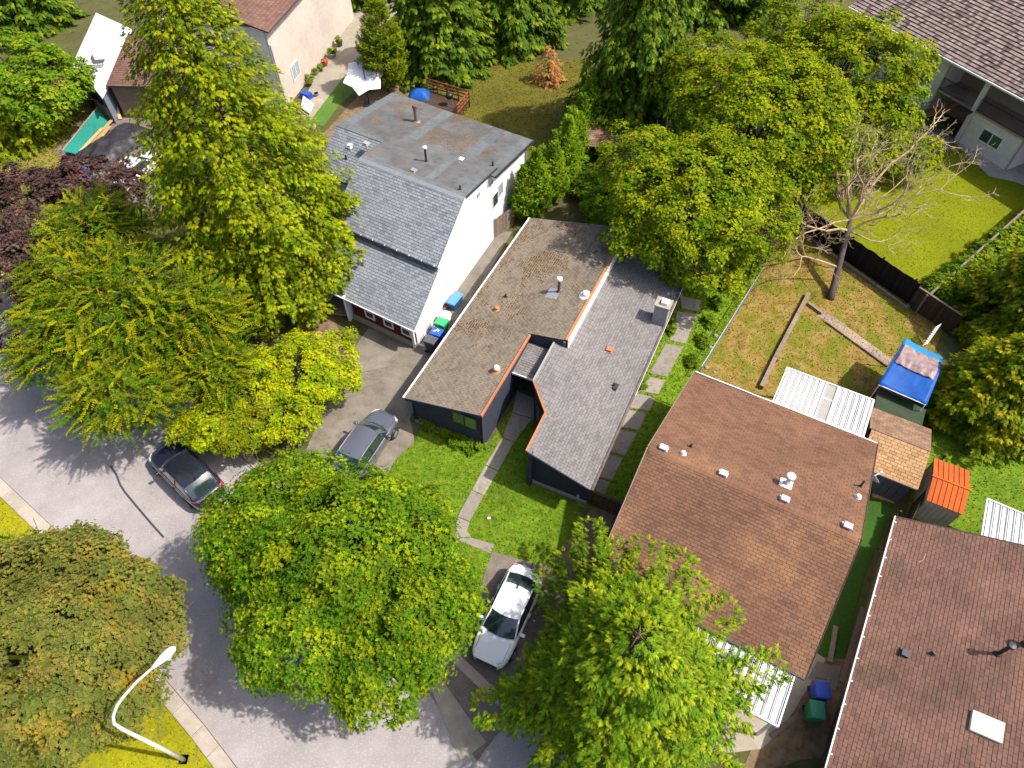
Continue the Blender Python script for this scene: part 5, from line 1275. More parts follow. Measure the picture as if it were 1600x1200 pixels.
# dark conifers at the top
conifer('dark drooping hemlock at the top between lawn and maples', P(985, 205, 0), 17.0, 6.0, dark_fir_m, 260, prof=lambda h: (1 - h) ** 0.75 * 1.05, droop=0.42, lift=0.12, tuft=0.5, step=0.30, k=8, fan=0.9, hang=0.75, yprob=0.5, rows=2, wr=0.3, trunk_r=0.35)
conifer('broad dark conifer above the blue tarp', P(690, 100, 0), 14.0, 5.0, dark_fir_m, 230, prof=lambda h: (1 - h) ** 0.6, droop=0.3, lift=0.2, tuft=0.55, step=0.32, k=9, fan=1.0, hang=0.5, yprob=0.5, rows=2, wr=0.34)
conifer('dark conifer between the shaded lawn and the top edge', P(800, 62, 0), 13.0, 5.0, dark_fir_m, 190, droop=0.3, tuft=0.55, step=0.34, hang=0.5, yprob=0.35, wr=0.32)
conifer('brown dead-needled small conifer at the edge of the shaded lawn', P(856, 128, 0), 3.4, 1.5, deadn_m, 34, droop=0.3, tuft=0.4, step=0.26, k=8, hang=0.6, yprob=0.5, rows=1, trunk_r=0.08, start=0.3)
conifer('smooth columnar thuja beside the white parasol', P(606, 143, 0), 7.5, 1.9, thujay_m, 300, prof=lambda h: min(1, 0.75 + h) * (1 - h ** 2.2) ** 0.8 * 1.0, droop=-0.5, lift=0.35, tuft=0.32, step=0.24, k=8, hang=-0.5, yprob=0.45, rows=2, start=0.5, wr=0.3, trunk_r=0.12)
conifer('gold-green conifer at the upper left corner', P(30, 215, 0), 8.0, 4.0, gold_m, 150, droop=0.3, tuft=0.5, step=0.32, hang=0.5, yprob=0.4, wr=0.3)
c = P(62, 140, 3.2)
broadleaf('leafy green tree overhanging the white annex', (c[0], c[1], 0), [(c, (3.6, 4.2, 2.6), 2), (P(10, 120, 4.0), (4.0, 4.5, 3.0), 1)], hedge_m, 130, 44, 0.2, yprob=0.3, clump_r=(0.6, 1.1), trunk_r=0.2, wr=0.55)
for i, (x, y, h, r_) in enumerate(((60, 40, 10, 4.0), (-40, 70, 11, 4.5), (1180, 20, 13, 5), (440, 10, 12, 4.5), (330, -30, 13, 5), (580, -5, 12, 4.2), (1090, 30, 14, 4.5), (900, 5, 14, 5.0), (730, -20, 13, 5))):
    conifer(('dark conifer behind the leafy tree at the upper left', 'dark conifer at the far upper left corner', 'dark conifer behind the middle maple', 'dark conifer beyond the pale stucco house', 'dark conifer behind the cedar top', 'dark conifer at the far end of the pale stucco wall', 'dark conifer behind the maples', 'dark conifer behind the hemlock', 'dark conifer behind the two at the shaded lawn')[i], P(x, y, 0), h, r_, dark_fir_m, 80, droop=0.3, tuft=0.7, step=0.45, k=8, hang=0.5, yprob=0.4, wr=0.34)
# cypress pair at the right
conifer('gold-tipped cypress beside the blue canopy', P(1530, 650, 0), 6.2, 3.7, gold_m, 170, prof=lambda h: min(1, .8 + h) * (1 - h) ** 0.55, droop=0.12, lift=0.22, tuft=0.32, step=0.20, k=9, fan=1.0, hang=0.2, yprob=0.6, rows=3, wr=0.3)
conifer('taller olive cypress at the right edge behind the gold-tipped one', P(1590, 520, 0), 7.8, 4.6, gold_m, 190, prof=lambda h: min(1, .8 + h) * (1 - h) ** 0.55, droop=0.2, lift=0.15, tuft=0.36, step=0.24, k=9, hang=0.35, yprob=0.45, rows=3, wr=0.28)
c = P(1600, 620, 1.2)
broadleaf('deep green broadleaf bush at the right edge below the cypresses', (c[0], c[1], 0), [(c, (1.6, 1.8, 1.2), 1)], hedge_m, 60, 44, 0.15, yprob=0.1, clump_r=(0.4, 0.7), trunk_r=0.07, name='shrub', wr=0.55)
# thuja hedge between the lots: each column its own
hp = [(818, 344), (835, 338), (845, 316), (862, 318), (866, 294), (882, 290), (887, 268), (899, 262), (904, 240), (915, 232), (920, 212)]
hl = ['first thuja column of the hedge, next to the white house corner', 'second thuja column of the hedge, closest to the mossy roof', 'third thuja of the hedge, behind the first', 'fourth thuja of the hedge, above the mossy roof', 'fifth thuja of the hedge, middle on the lawn side', 'sixth thuja of the hedge, middle on the maple side', 'seventh thuja of the hedge from the roof', 'eighth thuja of the hedge, on the maple side', 'ninth thuja of the hedge, near the weathered shed', 'tenth thuja of the hedge, touching the shed corner', 'last thuja of the hedge, farthest back on the shaded lawn']
proto = None
for i, (x, y) in enumerate(hp):
    if i in (0, 3):
        o = conifer('slender thuja column', (0, 0, 0), 5.0, 1.2, thuja_m, 150, prof=lambda h: min(1, 0.8 + h) * (1 - h ** 1.4) ** 0.85, droop=-0.6, lift=0.4, tuft=0.24, step=0.2, k=8, hang=-0.7, yprob=0.6, rows=2, start=0.45, wr=0.3, trunk_r=0.06, name='thuja')
        proto = o
    else: o = copy_tree(proto)
    p = P(x, y, 0)
    o.location = p; o.rotation_euler.z = random.uniform(0, 6.28); s_ = random.uniform(0.85, 1.12); o.scale = (s_, s_, s_ * random.uniform(0.95, 1.1))
    o['label'] = hl[i]
    o['group'] = 'thuja columns of the hedge'; o['category'] = 'hedge tree'
# bushes along the right fence
hd0 = [(1430, 430), (1455, 415), (1480, 392), (1505, 375), (1530, 352), (1556, 340), (1585, 325)]
hl = ['bush at the fence corner behind the black fence end', 'second bush along the cap-railed fence from the corner', 'third bush along the cap-railed fence from the corner', 'fourth bush along the cap-railed fence, halfway', 'fifth bush along the cap-railed fence from the corner', 'sixth bush along the cap-railed fence, near the frame edge', 'last bush along the cap-railed fence, cut by the frame edge']
for i, (x, y) in enumerate(hd0):
    c = P(x + 44, y + 26, 0.8)
    broadleaf('light green ' + hl[i], (c[0], c[1], 0), [(c, (1.15, 1.0, 0.7), 1)], hedge_m, 34, 40, 0.14, yprob=0.4, clump_r=(0.3, 0.6), trunk_r=0.05, name='shrub', group='bushes along the far fence', twigs=False, wr=0.5)
c = P(2, 868, 0.7)
broadleaf('small bright green bush at the left edge beside the verge', (c[0], c[1], 0), [(c, (0.9, 0.8, 0.6), 1)], hedge_m, 26, 34, 0.12, yprob=0.3, clump_r=(0.25, 0.5), trunk_r=0.05, name='shrub', twigs=False, wr=0.5)
# low planting under the front window and by the slabs
for x, y, lab in ((680, 665, 'low weed clump at the left end of the front window bed'), (700, 672, 'low weed clump under the dark window pane'), (718, 690, 'low weed clump in the middle of the window bed'), (742, 698, 'low weed clump at the lit house corner'), (672, 655, 'low weed clump in the shade beside the driveway')):
    c = P(x, y, 0.15)
    broadleaf(lab, (c[0], c[1], 0), [((c[0], c[1], 0.18), (0.5, 0.4, 0.22), 1)], hedge_m, 12, 18, 0.11, yprob=0.2, clump_r=(0.12, 0.25), trunk_r=0.02, name='shrub', group='weeds under the front window', twigs=False, wr=0.5)
for x, y, lab in ((1048, 512, 'green plant by the chimney foot next to the slabs'), (1002, 592, 'green plant beside the middle slabs of the side yard')):
    c = P(x, y, 0.2)
    broadleaf(lab, (c[0], c[1], 0), [((c[0], c[1], 0.2), (0.25, 0.5, 0.22), 1)], hedge_m, 12, 18, 0.11, yprob=0.2, clump_r=(0.10, 0.22), trunk_r=0.02, name='shrub', group='plants beside the stepping slabs', twigs=False, wr=0.5)
for x, y, lab in ((1112, 500, 'weeds by the middle of the wire fence'), (1124, 472, 'weeds by the upper half of the wire fence, under the maple edge'), (1102, 530, 'weeds by the wire fence near the second last post'), (1086, 562, 'weeds by the wire fence end at the russet roof'), (1136, 445, 'weeds by the wire fence in the maple shade')):
    c = P(x, y, 0.3)
    broadleaf(lab, (c[0], c[1], 0), [((c[0] - 0.1, c[1], 0.2), (0.22, 0.5, 0.2), 1)], hedge_m, 14, 16, 0.10, yprob=0.35, clump_r=(0.08, 0.18), trunk_r=0.02, name='shrub', group='weeds along the wire fence', twigs=False, wr=0.5)

# bare tree: trunk, limbs and twigs by repeated forking
tb = P(1297, 466, 0)
bt = thing('tree', 'leafless tree with pale twigs and dark trunk in the dry back yard', 'tree', tb)
mt, mbr = MB(), MB()
tp = np.array([tb, P(1310, 418, 1.2), P(1325, 360, 2.6), P(1329, 343, 3.05)])
mt.tube([tb - [0, 0, .2], tb + [0, 0, .25], tp[0] * .5 + tp[1] * .5 + [.06, .05, 0]] + list(tp[1:]), [0.30, 0.24, 0.22, 0.20, 0.17, 0.13], 10)
rb = random.Random(5)
def branch(p, d, L_, r, depth):
    d = d / np.linalg.norm(d); n = 4 if depth < 3 else 3; pts = [p]; q = p.copy(); dd = d.copy()
    for k in range(n):
        dd = dd + np.array([rb.gauss(0, .22), rb.gauss(0, .22), rb.gauss(0.05, .18)]); dd /= np.linalg.norm(dd)
        q = q + dd * L_ / n; pts.append(q)
    mbr.tube(pts, list(np.linspace(r, r * 0.6, n + 1)), 6 if depth < 2 else (4 if depth < 3 else 3), cap=False)
    if depth >= 5 or (depth == 4 and rb.random() < 0.35): return
    for k in range(1, n + 1):
        m = (1 if rb.random() < 0.92 else 0) if k < n else 2
        for _ in range(m):
            a = np.array([rb.gauss(0, 1), rb.gauss(0, 1), rb.gauss(0.15, 0.6)]); a -= dd * (a @ dd); a /= np.linalg.norm(a) + 1e-9
            s_ = rb.uniform(0.5, 1.0)
            branch(pts[k], dd * (1.1 if k == n else 0.7) + a * s_, L_ * rb.uniform(0.34, 0.56), max(0.008, r * (0.6 if k == n else rb.uniform(0.4, 0.55))), depth + 1)
for (x, y, z, r, st) in ((1262, 340, 4.6, .085, 2), (1270, 262, 5.4, .11, 3), (1335, 285, 5.4, .12, 3), (1395, 205, 6.8, .11, 3), (1225, 320, 4.4, .07, 3), (1425, 318, 4.6, .09, 3), (1250, 380, 3.4, .07, 1), (1385, 335, 4.0, .09, 2), (1480, 330, 4.4, .07, 3), (1360, 300, 5.2, .07, 3), (1440, 280, 5.4, .06, 3), (1300, 215, 6.2, .08, 3), (1390, 395, 3.0, .06, 2), (1330, 240, 6.4, .08, 3)):
    a = tp[st]; b = P(x, y, z); d = b - a
    branch(a, d, np.linalg.norm(d) * 0.95, r * 0.92, 1)
obj('trunk', mt, bare_trunk_m, bt, smooth=True)
obj('branches', mbr, bare_m, bt)
#==PART4==
# ------------------------------------------------------------------ vehicles
def paint(name, c, coat=1.0, rough=0.35, metal=0.0):
    return flat(name, c, rough=rough, spec=0.5, coat=coat, metal=metal, var=0.02)
tyre_m = flat('tyre', (0.02, 0.02, 0.02), rough=0.9)
rim_m = flat('rim', (0.45, 0.45, 0.46), rough=0.3, metal=0.8)
cglass_m = flat('car_glass', (0.018, 0.032, 0.034), rough=0.03, spec=1.0, coat=1.0)
lamp_m = flat('headlight', (0.62, 0.64, 0.66), rough=0.12, spec=0.8, coat=1.0)
tail_m = flat('taillight', (0.35, 0.015, 0.02), rough=0.15, spec=0.8, coat=1.0)
chrome_m = flat('chrome', (0.7, 0.7, 0.72), rough=0.12, metal=1.0)
trimb_m = flat('car_trim', (0.015, 0.015, 0.017), rough=0.35)
def car(label, loc, heading, body, stations, cab, L_, W, zroof, zbelt, roofmat=None, rail=None, plate=True):
    """x forward. stations: (x, half width, deck height). cab: x of windscreen base, roof front, roof rear, rear glass base"""
    t = thing('parked_car', label, 'car', loc, R(heading))
    rows = []
    for x, hw, zt in stations:
        zs = 0.30 if abs(x) < L_ / 2 - 0.12 else 0.40
        half = [(0, zt + 0.015), (hw * 0.45, zt + 0.012), (hw * 0.80, zt - 0.01), (hw * 0.955, zt - 0.06), (hw, zt - 0.20), (hw * 0.995, (zs + zt) / 2), (hw * 0.97, zs + 0.08), (hw * 0.88, zs - 0.08)]
        r = [(x, -y, z) for y, z in half[::-1]] + [(x, y, z) for y, z in half[1:]]
        rows.append(r)
    mb = MB().grid(rows)
    m = len(rows[0])
    mb.f.append(tuple(range(m))); mb.f.append(tuple((len(rows) - 1) * m + i for i in range(m))[::-1])
    obj('body', mb, body, t, local=True, smooth=True, sub=2)
    xw, xf, xr, xb = cab
    wb = W / 2 * 0.90; wr = W / 2 * 0.70
    def arc(x, hw, z, bow, crown, n=8):
        return [(x + bow * (1 - (k / n * 2 - 1) ** 2), hw * (k / n * 2 - 1), z + crown * (1 - (k / n * 2 - 1) ** 2)) for k in range(n + 1)]
    def lerp(r0, r1, n): return [[tuple(a[i] + (b[i] - a[i]) * k / n for i in range(3)) for a, b in zip(r0, r1)] for k in range(n + 1)]
    A, B = arc(xw, wb * 0.94, zbelt + 0.02, 0.16, 0.02), arc(xf, wr, zroof - 0.03, 0.10, 0.035)
    C_, D_ = arc(xr, wr * 0.97, zroof - 0.035, -0.06, 0.035), arc(xb, wb * 0.88, zbelt + 0.03, -0.12, 0.02)
    def loft(r0, r1, bulge, n=4):
        rows_ = lerp(r0, r1, n)
        return [[(p[0], p[1], p[2] + bulge * math.sin(math.pi * k / n)) for p in r] for k, r in enumerate(rows_)]
    obj('windscreen', MB().grid(loft(A, B, 0.03)), cglass_m, t, local=True, smooth=True)
    obj('rear_window', MB().grid(loft(C_, D_, 0.04)), cglass_m, t, local=True, smooth=True)
    rf = loft(B, C_, 0.045, 6)
    o = obj('car_roof', MB().grid(rf), roofmat or body, t, local=True, smooth=True, sub=1)
    for s in (1, -1):
        lo = [(xw + 0.02, s * wb * 0.95, zbelt), ((xw + xb) / 2, s * wb, zbelt), (xb + 0.05, s * wb * 0.9, zbelt + 0.02)]
        n = 10
        def q3(p, k): 
            a, b, c = p
            return tuple(a[i] * (1 - k) ** 2 + 2 * b[i] * k * (1 - k) + c[i] * k * k for i in range(3))
        hi = []
        for k in range(n + 1):
            f = k / n; x = xw + (xb - xw) * f
            if x > xf: g_ = (xw - x) / (xw - xf); hw = wb * 0.95 + (wr - wb * 0.95) * g_; z = zbelt + (zroof - 0.03 - zbelt) * g_
            elif x > xr: hw = wr; z = zroof - 0.03 + 0.03 * math.sin(math.pi * (xf - x) / (xf - xr))
            else: g_ = (x - xb) / (xr - xb); hw = wb * 0.9 + (wr * 0.97 - wb * 0.9) * g_; z = zbelt + 0.02 + (zroof - 0.055 - zbelt) * g_
            hi.append((x, s * hw, z))
        lo2 = [(h[0], s * (wb * (0.95 + 0.05 * math.sin(math.pi * k / n))), zbelt - 0.02) for k, h in enumerate(hi)]
        obj('side_window', MB().grid([lo2, [tuple((a[i] + b[i]) / 2 + (0.02 * s if i == 1 else 0) for i in range(3)) for a, b in zip(lo2, hi)], hi]), cglass_m, t, local=True, smooth=True)
        obj('pillar', MB().tube([(p[0], p[1], p[2] + 0.005) for p in hi], 0.045, 6), body, t, local=True, smooth=True)
        obj('window_trim', MB().tube([(p[0], p[1] + s * 0.012, p[2] + 0.02) for p in lo2], 0.016, 5), rail or trimb_m, t, local=True)
        xm = (xf + xr) / 2 - 0.05
        obj('door_pillar', MB().bar((xm, s * (wb + 0.008), zbelt), (xm - 0.03, s * (wr + 0.02), zroof - 0.03), 0.09, 0.03), trimb_m, t, local=True)
        mz = obj('mirror', MB().box((xw - 0.28, s * (W / 2 + 0.10), zbelt + 0.06), (0.14, 0.22, 0.15)).box((xw - 0.28, s * (W / 2 - 0.02), zbelt), (0.07, 0.14, 0.06)), body, t, local=True, bevel=0.035, smooth=True)
        for x in (L_ * 0.31, -L_ * 0.30):
            y = s * (W / 2 - 0.10)
            wh = obj('wheel', MB().tube([(x, y - s * 0.11, 0.325), (x, y - s * 0.08, 0.325), (x, y + s * 0.09, 0.325), (x, y + s * 0.12, 0.325)], [0.29, 0.325, 0.325, 0.29], 20), tyre_m, t, local=True)
            rimb = MB().tube([(x, y + s * 0.10, 0.325), (x, y + s * 0.125, 0.325)], [0.20, 0.19], 14)
            obj('rim', rimb, rim_m, wh, local=True)
            obj('wheel_arch', MB().tube([(x + 0.36 * math.cos(a), s * (W / 2 - 0.005), 0.33 + 0.36 * math.sin(a)) for a in np.linspace(0, math.pi, 11)], 0.03, 5), trimb_m, t, local=True)
        zf = stations[-2][2]; hwf = stations[-2][1]
        obj('headlight', MB().grid([[(L_ / 2 - 0.42, s * hwf * 1.02, zf - 0.14), (L_ / 2 - 0.20, s * hwf * 0.93, zf - 0.13), (L_ / 2 - 0.06, s * hwf * 0.66, zf - 0.13)], [(L_ / 2 - 0.46, s * hwf * 0.95, zf - 0.035), (L_ / 2 - 0.26, s * hwf * 0.84, zf - 0.025), (L_ / 2 - 0.13, s * hwf * 0.60, zf - 0.02)]]), lamp_m, t, local=True, smooth=True).modifiers.new('s', 'SOLIDIFY').thickness = 0.04
        zb = stations[1][2]; hwb = stations[1][1]
        obj('taillight', MB().grid([[(-L_ / 2 + 0.36, s * (hwb * 1.03), zb - 0.17), (-L_ / 2 + 0.14, s * hwb * 0.95, zb - 0.16), (-L_ / 2 + 0.03, s * hwb * 0.66, zb - 0.15)], [(-L_ / 2 + 0.38, s * hwb * 0.97, zb - 0.045), (-L_ / 2 + 0.18, s * hwb * 0.86, zb - 0.03), (-L_ / 2 + 0.09, s * hwb * 0.60, zb - 0.025)]]), tail_m, t, local=True, smooth=True).modifiers.new('s', 'SOLIDIFY').thickness = 0.04
    obj('grille', MB().box((L_ / 2 - 0.005, 0, 0.52), (0.05, W * 0.55, 0.16)), trimb_m, t, local=True, bevel=0.02)
    obj('bumper_insert', MB().box((-L_ / 2 + 0.005, 0, 0.42), (0.06, W * 0.6, 0.14)), trimb_m, t, local=True, bevel=0.02)
    obj('number_plate', MB().box((-L_ / 2 - 0.03, 0, 0.72), (0.02, 0.32, 0.15)), white_p, t, local=True)
    # bonnet shut line and wipers
    obj('wiper', MB().bar((xw + 0.17, 0.1, zbelt + 0.06), (xw - 0.10, 0.62, zbelt + 0.10), 0.02, 0.02).bar((xw + 0.18, -0.5, zbelt + 0.05), (xw + 0.0, 0.02, zbelt + 0.12), 0.02, 0.02), trimb_m, t, local=True)
    for s in (1, -1):                                 # door shut lines and handles
        for x in (xw - 0.30, (xf + xr) / 2 - 0.06, xr - 0.02):
            obj('door_seam', MB().tube([(x, s * (W / 2 * 0.965), zbelt - 0.03), (x + 0.02, s * (W / 2 + 0.012), zbelt - 0.2), (x + 0.02, s * (W / 2 + 0.012), 0.45)], 0.008, 4), trimb_m, t, local=True)
        for x in ((xf + xr) / 2 + 0.1, xr + 0.12):
            obj('door_handle', MB().box((x, s * (W / 2 + 0.02), zbelt - 0.17), (0.2, 0.03, 0.035)), body, t, local=True)
    obj('boot_seam', MB().tube([(xb - 0.06, -W * 0.38, zbelt + 0.03), (xb - 0.16, 0, zbelt + 0.045), (xb - 0.06, W * 0.38, zbelt + 0.03)], 0.008, 4), trimb_m, t, local=True)
    obj('aerial', MB().bar((xr + 0.12, 0, zroof + 0.02), (xr - 0.08, 0, zroof + 0.09), 0.05, 0.05), trimb_m, t, local=True)
    zc = lambda x: np.interp(x, [s[0] for s in stations], [s[2] for s in stations])
    shut = MB()
    for s in (1, -1):
        shut.tube([(x, s * W * (0.385 - 0.03 * (x - xw) / (L_ / 2 - xw)), zc(x) + 0.004) for x in np.linspace(xw + 0.2, L_ / 2 - 0.35, 6)], 0.007, 4)
    obj('bonnet_seam', shut, trimb_m, t, local=True)
    return t
white_st = [(-2.28, 0.66, 0.86), (-2.18, 0.80, 0.98), (-1.75, 0.89, 1.03), (-0.9, 0.91, 0.98), (0.2, 0.91, 0.95), (0.95, 0.91, 0.95), (1.55, 0.89, 0.87), (2.02, 0.81, 0.76), (2.26, 0.62, 0.66)]
p = P(794, 962, 0.5)
car('white sedan parked on the brown driveway beside the big fir', (p[0], p[1], 0.022), -114.5, paint('paint_white', (0.78, 0.78, 0.80)), white_st, (0.98, 0.28, -1.05, -1.72), 4.55, 1.82, 1.45, 0.95)
suv_st = [(-2.28, 0.72, 0.95), (-2.2, 0.84, 1.08), (-1.7, 0.90, 1.08), (-0.9, 0.92, 1.04), (0.2, 0.92, 1.02), (1.0, 0.91, 1.02), (1.55, 0.88, 0.94), (2.0, 0.79, 0.83), (2.27, 0.55, 0.70)]
hd_ = D2(65.5); f_ = P(606, 645, 0.7); p = f_ - hd_ * 2.25
car('grey hatchback crossover parked on the driveway nose to the charcoal house', (p[0], p[1], 0.02), 65.5, paint('paint_grey', (0.11, 0.115, 0.14), rough=0.4, metal=0.3), suv_st, (1.02, 0.42, -1.35, -1.9), 4.55, 1.85, 1.58, 1.02)
navy_st = [(-2.3, 0.74, 0.98), (-2.2, 0.86, 1.08), (-1.7, 0.92, 1.10), (-0.9, 0.94, 1.06), (0.2, 0.94, 1.03), (1.0, 0.93, 1.02), (1.6, 0.91, 0.95), (2.08, 0.83, 0.85), (2.32, 0.62, 0.72)]
p = P(290, 738, 0.7)
car('navy black crossover with glass roof parked at the kerb under chartreuse leaves', (p[0], p[1], 0.008), 139.5, paint('paint_navy', (0.012, 0.014, 0.03), rough=0.3), navy_st, (0.98, 0.36, -1.45, -1.95), 4.64, 1.88, 1.60, 1.03, roofmat=flat('roof_glass', (0.012, 0.013, 0.022), rough=0.06, spec=1.0, coat=1.0), rail=chrome_m)
p = P(212, 262, 0.8)
car('white car mostly hidden between the cedar and the purple tree', (p[0], p[1], 0.014), 70, MAT['paint_white'], white_st, (0.98, 0.28, -1.05, -1.72), 4.55, 1.82, 1.45, 0.95)

# ------------------------------------------------------------------ street lamp
lt = thing('street_lamp', 'white curved-arm street lamp reaching over the bronze tree', 'street lamp', (0, 0, 0))
hp_ = P(256, 1027, 7.6); a1 = P(240, 1042, 7.55); a2 = P(215, 1064, 7.45); a3 = P(195, 1086, 7.3); a4 = P(183, 1102, 7.05); a5 = P(177, 1118, 6.7); a6 = P(177.5, 1130, 6.2)
foot = np.array([a6[0] + 0.02, a6[1] - 0.05, 0.0])
lt.location = foot; ORG[lt] = foot
obj('pole', MB().tube([foot, foot + [0, 0, 3], foot + [0, 0, 5.6], a6, a5, a4, a3, a2, a1], [0.09, 0.075, 0.062, 0.055, 0.052, 0.05, 0.046, 0.042, 0.04], 10), white_trim_m, lt, smooth=True)
d = (hp_ - a1); d = d / np.linalg.norm(d)
hb_ = MB().tube([a1 - d * 0.1, a1 + d * 0.12, a1 + d * 0.35, a1 + d * 0.62, a1 + d * 0.78, a1 + d * 0.84], [0.05, 0.09, 0.14, 0.15, 0.11, 0.03], 12)
obj('lamp_head', hb_, white_trim_m, lt, smooth=True)
obj('lamp_glass', MB().box(a1 + d * 0.45 - np.array([0, 0, 0.14]), (0.3, 0.22, 0.06)), glassW_m, lt, bevel=0.03)
obj('base_plate', MB().box(foot + [0, 0, 0.03], (0.35, 0.35, 0.06)), galv_m, lt)

# ------------------------------------------------------------------ wheeled bins and tubs
def bin_(name, label, p, rz, body, lid, group, marks=False):
    t = thing(name, label, 'bin', p, rz, group=group)
    def fr_(w_, l_, z): return [(-l_ / 2, -w_ / 2, z), (l_ / 2, -w_ / 2, z), (l_ / 2, w_ / 2, z), (-l_ / 2, w_ / 2, z)]
    obj('tub', MB().hexa(fr_(0.46, 0.50, 0.06) + fr_(0.58, 0.66, 0.98)), body, t, local=True, bevel=0.03)
    obj('rim', MB().hexa(fr_(0.62, 0.70, 0.95) + fr_(0.62, 0.70, 1.0)), body, t, local=True, bevel=0.012)
    obj('lid', MB().hexa(fr_(0.64, 0.74, 1.0) + [(-0.36, -0.30, 1.05), (0.34, -0.28, 1.09), (0.34, 0.28, 1.09), (-0.36, 0.30, 1.05)]), lid, t, local=True, bevel=0.025)
    obj('handle', MB().tube([(-0.44, -0.22, 0.96), (-0.47, -0.22, 1.0), (-0.47, 0.22, 1.0), (-0.44, 0.22, 0.96)], 0.018, 6), black_m, t, local=True)
    for s in (1, -1): obj('wheel', MB().tube([(-0.26, s * 0.21, 0.11), (-0.26, s * 0.27, 0.11)], 0.11, 12), tyre_m, t, local=True)
    if marks:
        for k, (x, y) in enumerate(((-0.12, -0.04), (-0.02, 0.10), (0.10, 0.06))):
            obj('label_mark', MB().box((x, y, 1.085 + 0.02 * (x + .3)), (0.16, 0.07, 0.012), 0.5 + 0.6 * k), white_p, t, local=True)
    return t
gA = 'wheeled bins along the white wall'
blueb = flat('bin_blue', (0.018, 0.06, 0.36), rough=0.5); greenb = flat('bin_green', (0.02, 0.24, 0.085), rough=0.5); blackb = flat('bin_black', (0.05, 0.05, 0.058), rough=0.5)
bluel = flat('bin_lid_blue', (0.025, 0.10, 0.55), rough=0.45); greenl = flat('bin_lid_green', (0.03, 0.38, 0.13), rough=0.5); greyl = flat('bin_lid_charcoal', (0.085, 0.085, 0.10), rough=0.5)
def pz(x, y, z): q = P(x, y, z); return (q[0], q[1], 0.018)
bin_('wheeled_bin', 'charcoal wheeled bin, end of the row nearest the driveway', pz(673, 530.5, 1.06), R(-27), blackb, greyl, gA)
bin_('wheeled_bin', 'blue wheeled bin with white marks between the charcoal and green bins', pz(682, 518, 1.06), R(-25), blueb, bluel, gA, marks=True)
bin_('wheeled_bin', 'green wheeled bin beside the white wall', pz(689.5, 502.5, 1.06), R(-28), greenb, greenl, gA)
bin_('wheeled_bin', 'blue bin on the shaded ground beside the white gutter of the brown house', pz(1286, 1078, 1.06), R(-100), blueb, flat('bin_lid_navy', (0.02, 0.08, 0.42), rough=0.45), 'bins beside the brown house')
bin_('wheeled_bin', 'dark green bin below the blue one beside the white gutter', pz(1278, 1109, 1.06), R(-100), greenb, flat('bin_lid_forest', (0.025, 0.22, 0.11), rough=0.5), 'bins beside the brown house')
p = pz(696, 492, 0.75)
t = thing('barrel', 'white round-lidded barrel behind the green bin', 'barrel', p)
obj('tub', MB().lathe((0, 0, 0), [(0.27, 0.0), (0.31, 0.05), (0.33, 0.4), (0.31, 0.7)], 18), white_p, t, local=True, smooth=True)
obj('lid', MB().lathe((0, 0, 0), [(0.35, 0.69), (0.36, 0.74), (0.3, 0.79), (0.02, 0.81)], 18), white_p, t, local=True)
p = pz(710.5, 466, 0.62)
t = thing('tote', 'pale blue lidded storage tote on the strip between the two houses', 'tote', p, R(62))
lb = flat('tote_blue', (0.02, 0.09, 0.22), rough=0.5); ll = flat('tote_lid', (0.10, 0.27, 0.52), rough=0.5)
obj('tub', MB().hexa([(x * 0.9, y * 0.9, 0) for x, y in ((-.55, -.28), (.55, -.28), (.55, .28), (-.55, .28))] + [(x, y, 0.55) for x, y in ((-.55, -.28), (.55, -.28), (.55, .28), (-.55, .28))]), lb, t, local=True, bevel=0.04)
obj('lid', MB().hexa([(x, y, 0.55) for x, y in ((-.6, -.32), (.6, -.32), (.6, .32), (-.6, .32))] + [(x * .94, y * .94, 0.64) for x, y in ((-.6, -.32), (.6, -.32), (.6, .32), (-.6, .32))]), ll, t, local=True, bevel=0.03)
for k in range(4): obj('lid_rib', MB().box((0, -0.21 + k * 0.14, 0.645), (1.0, 0.03, 0.02)), ll, t, local=True)
def pot(label, x, y, r, h, mat, plant=None, group=None, z=0.016):
    q = P(x, y, 0); t = thing('plant_pot', label, 'plant pot', (q[0], q[1], z), group=group)
    obj('pot', MB().lathe((0, 0, 0), [(r * 0.7, 0), (r, h * 0.9), (r * 1.1, h * 0.9), (r * 1.1, h), (r * 0.9, h), (r * 0.85, h * 0.8), (0.01, h * 0.8)], 14), mat, t, local=True)
    if plant is not None:
        n = 26; d = nz(sph(n) + [0, 0, 0.9]); c = np.array([0, 0, h * 0.9]) + d * r * RNG.uniform(0.3, 1.4, (n, 1))
        V, yy = rosettes(c, d, np.full(n, r * 0.8), np.full(n, 0.4), k=6)
        put('foliage', quads_mesh('foliage', V.reshape(-1, 3), yy, nv=NV), plant, t)
    return t
greyp = flat('pot_grey', (0.25, 0.26, 0.27)); darkp = flat('pot_dark', (0.045, 0.045, 0.05)); redp = flat('pot_red', (0.38, 0.10, 0.06))
pg = 'flower pots along the foot of the pale stucco wall'
for lab, x, y, r, h, m_, pl in (('large grey pot with bushy plant at the far end of the pot row', 519, 90, .42, .45, greyp, hedge_m), ('dark urn with yellow-green plant at the top of the pot row', 531, 72, .32, .5, darkp, hedge_m),
        ('terracotta red pot in the middle of the pot row', 508, 103, .3, .35, redp, deadn_m), ('black round pot below the red one', 501, 111, .25, .3, darkp, hedge_m), ('pale grey pot with small plant near the window', 494, 117, .25, .35, greyp, hedge_m),
        ('white pot in the lower pot cluster', 489, 126, .24, .3, white_p, hedge_m), ('small dark pot at the near end of the row, next to the blue box', 484, 134, .25, .3, darkp, hedge_m), ('tan pot holding a spiky plant in the cluster', 479, 128, .25, .4, terra_m, hedge_m)):
    pot(lab, x, y, r, h, m_, pl, pg)
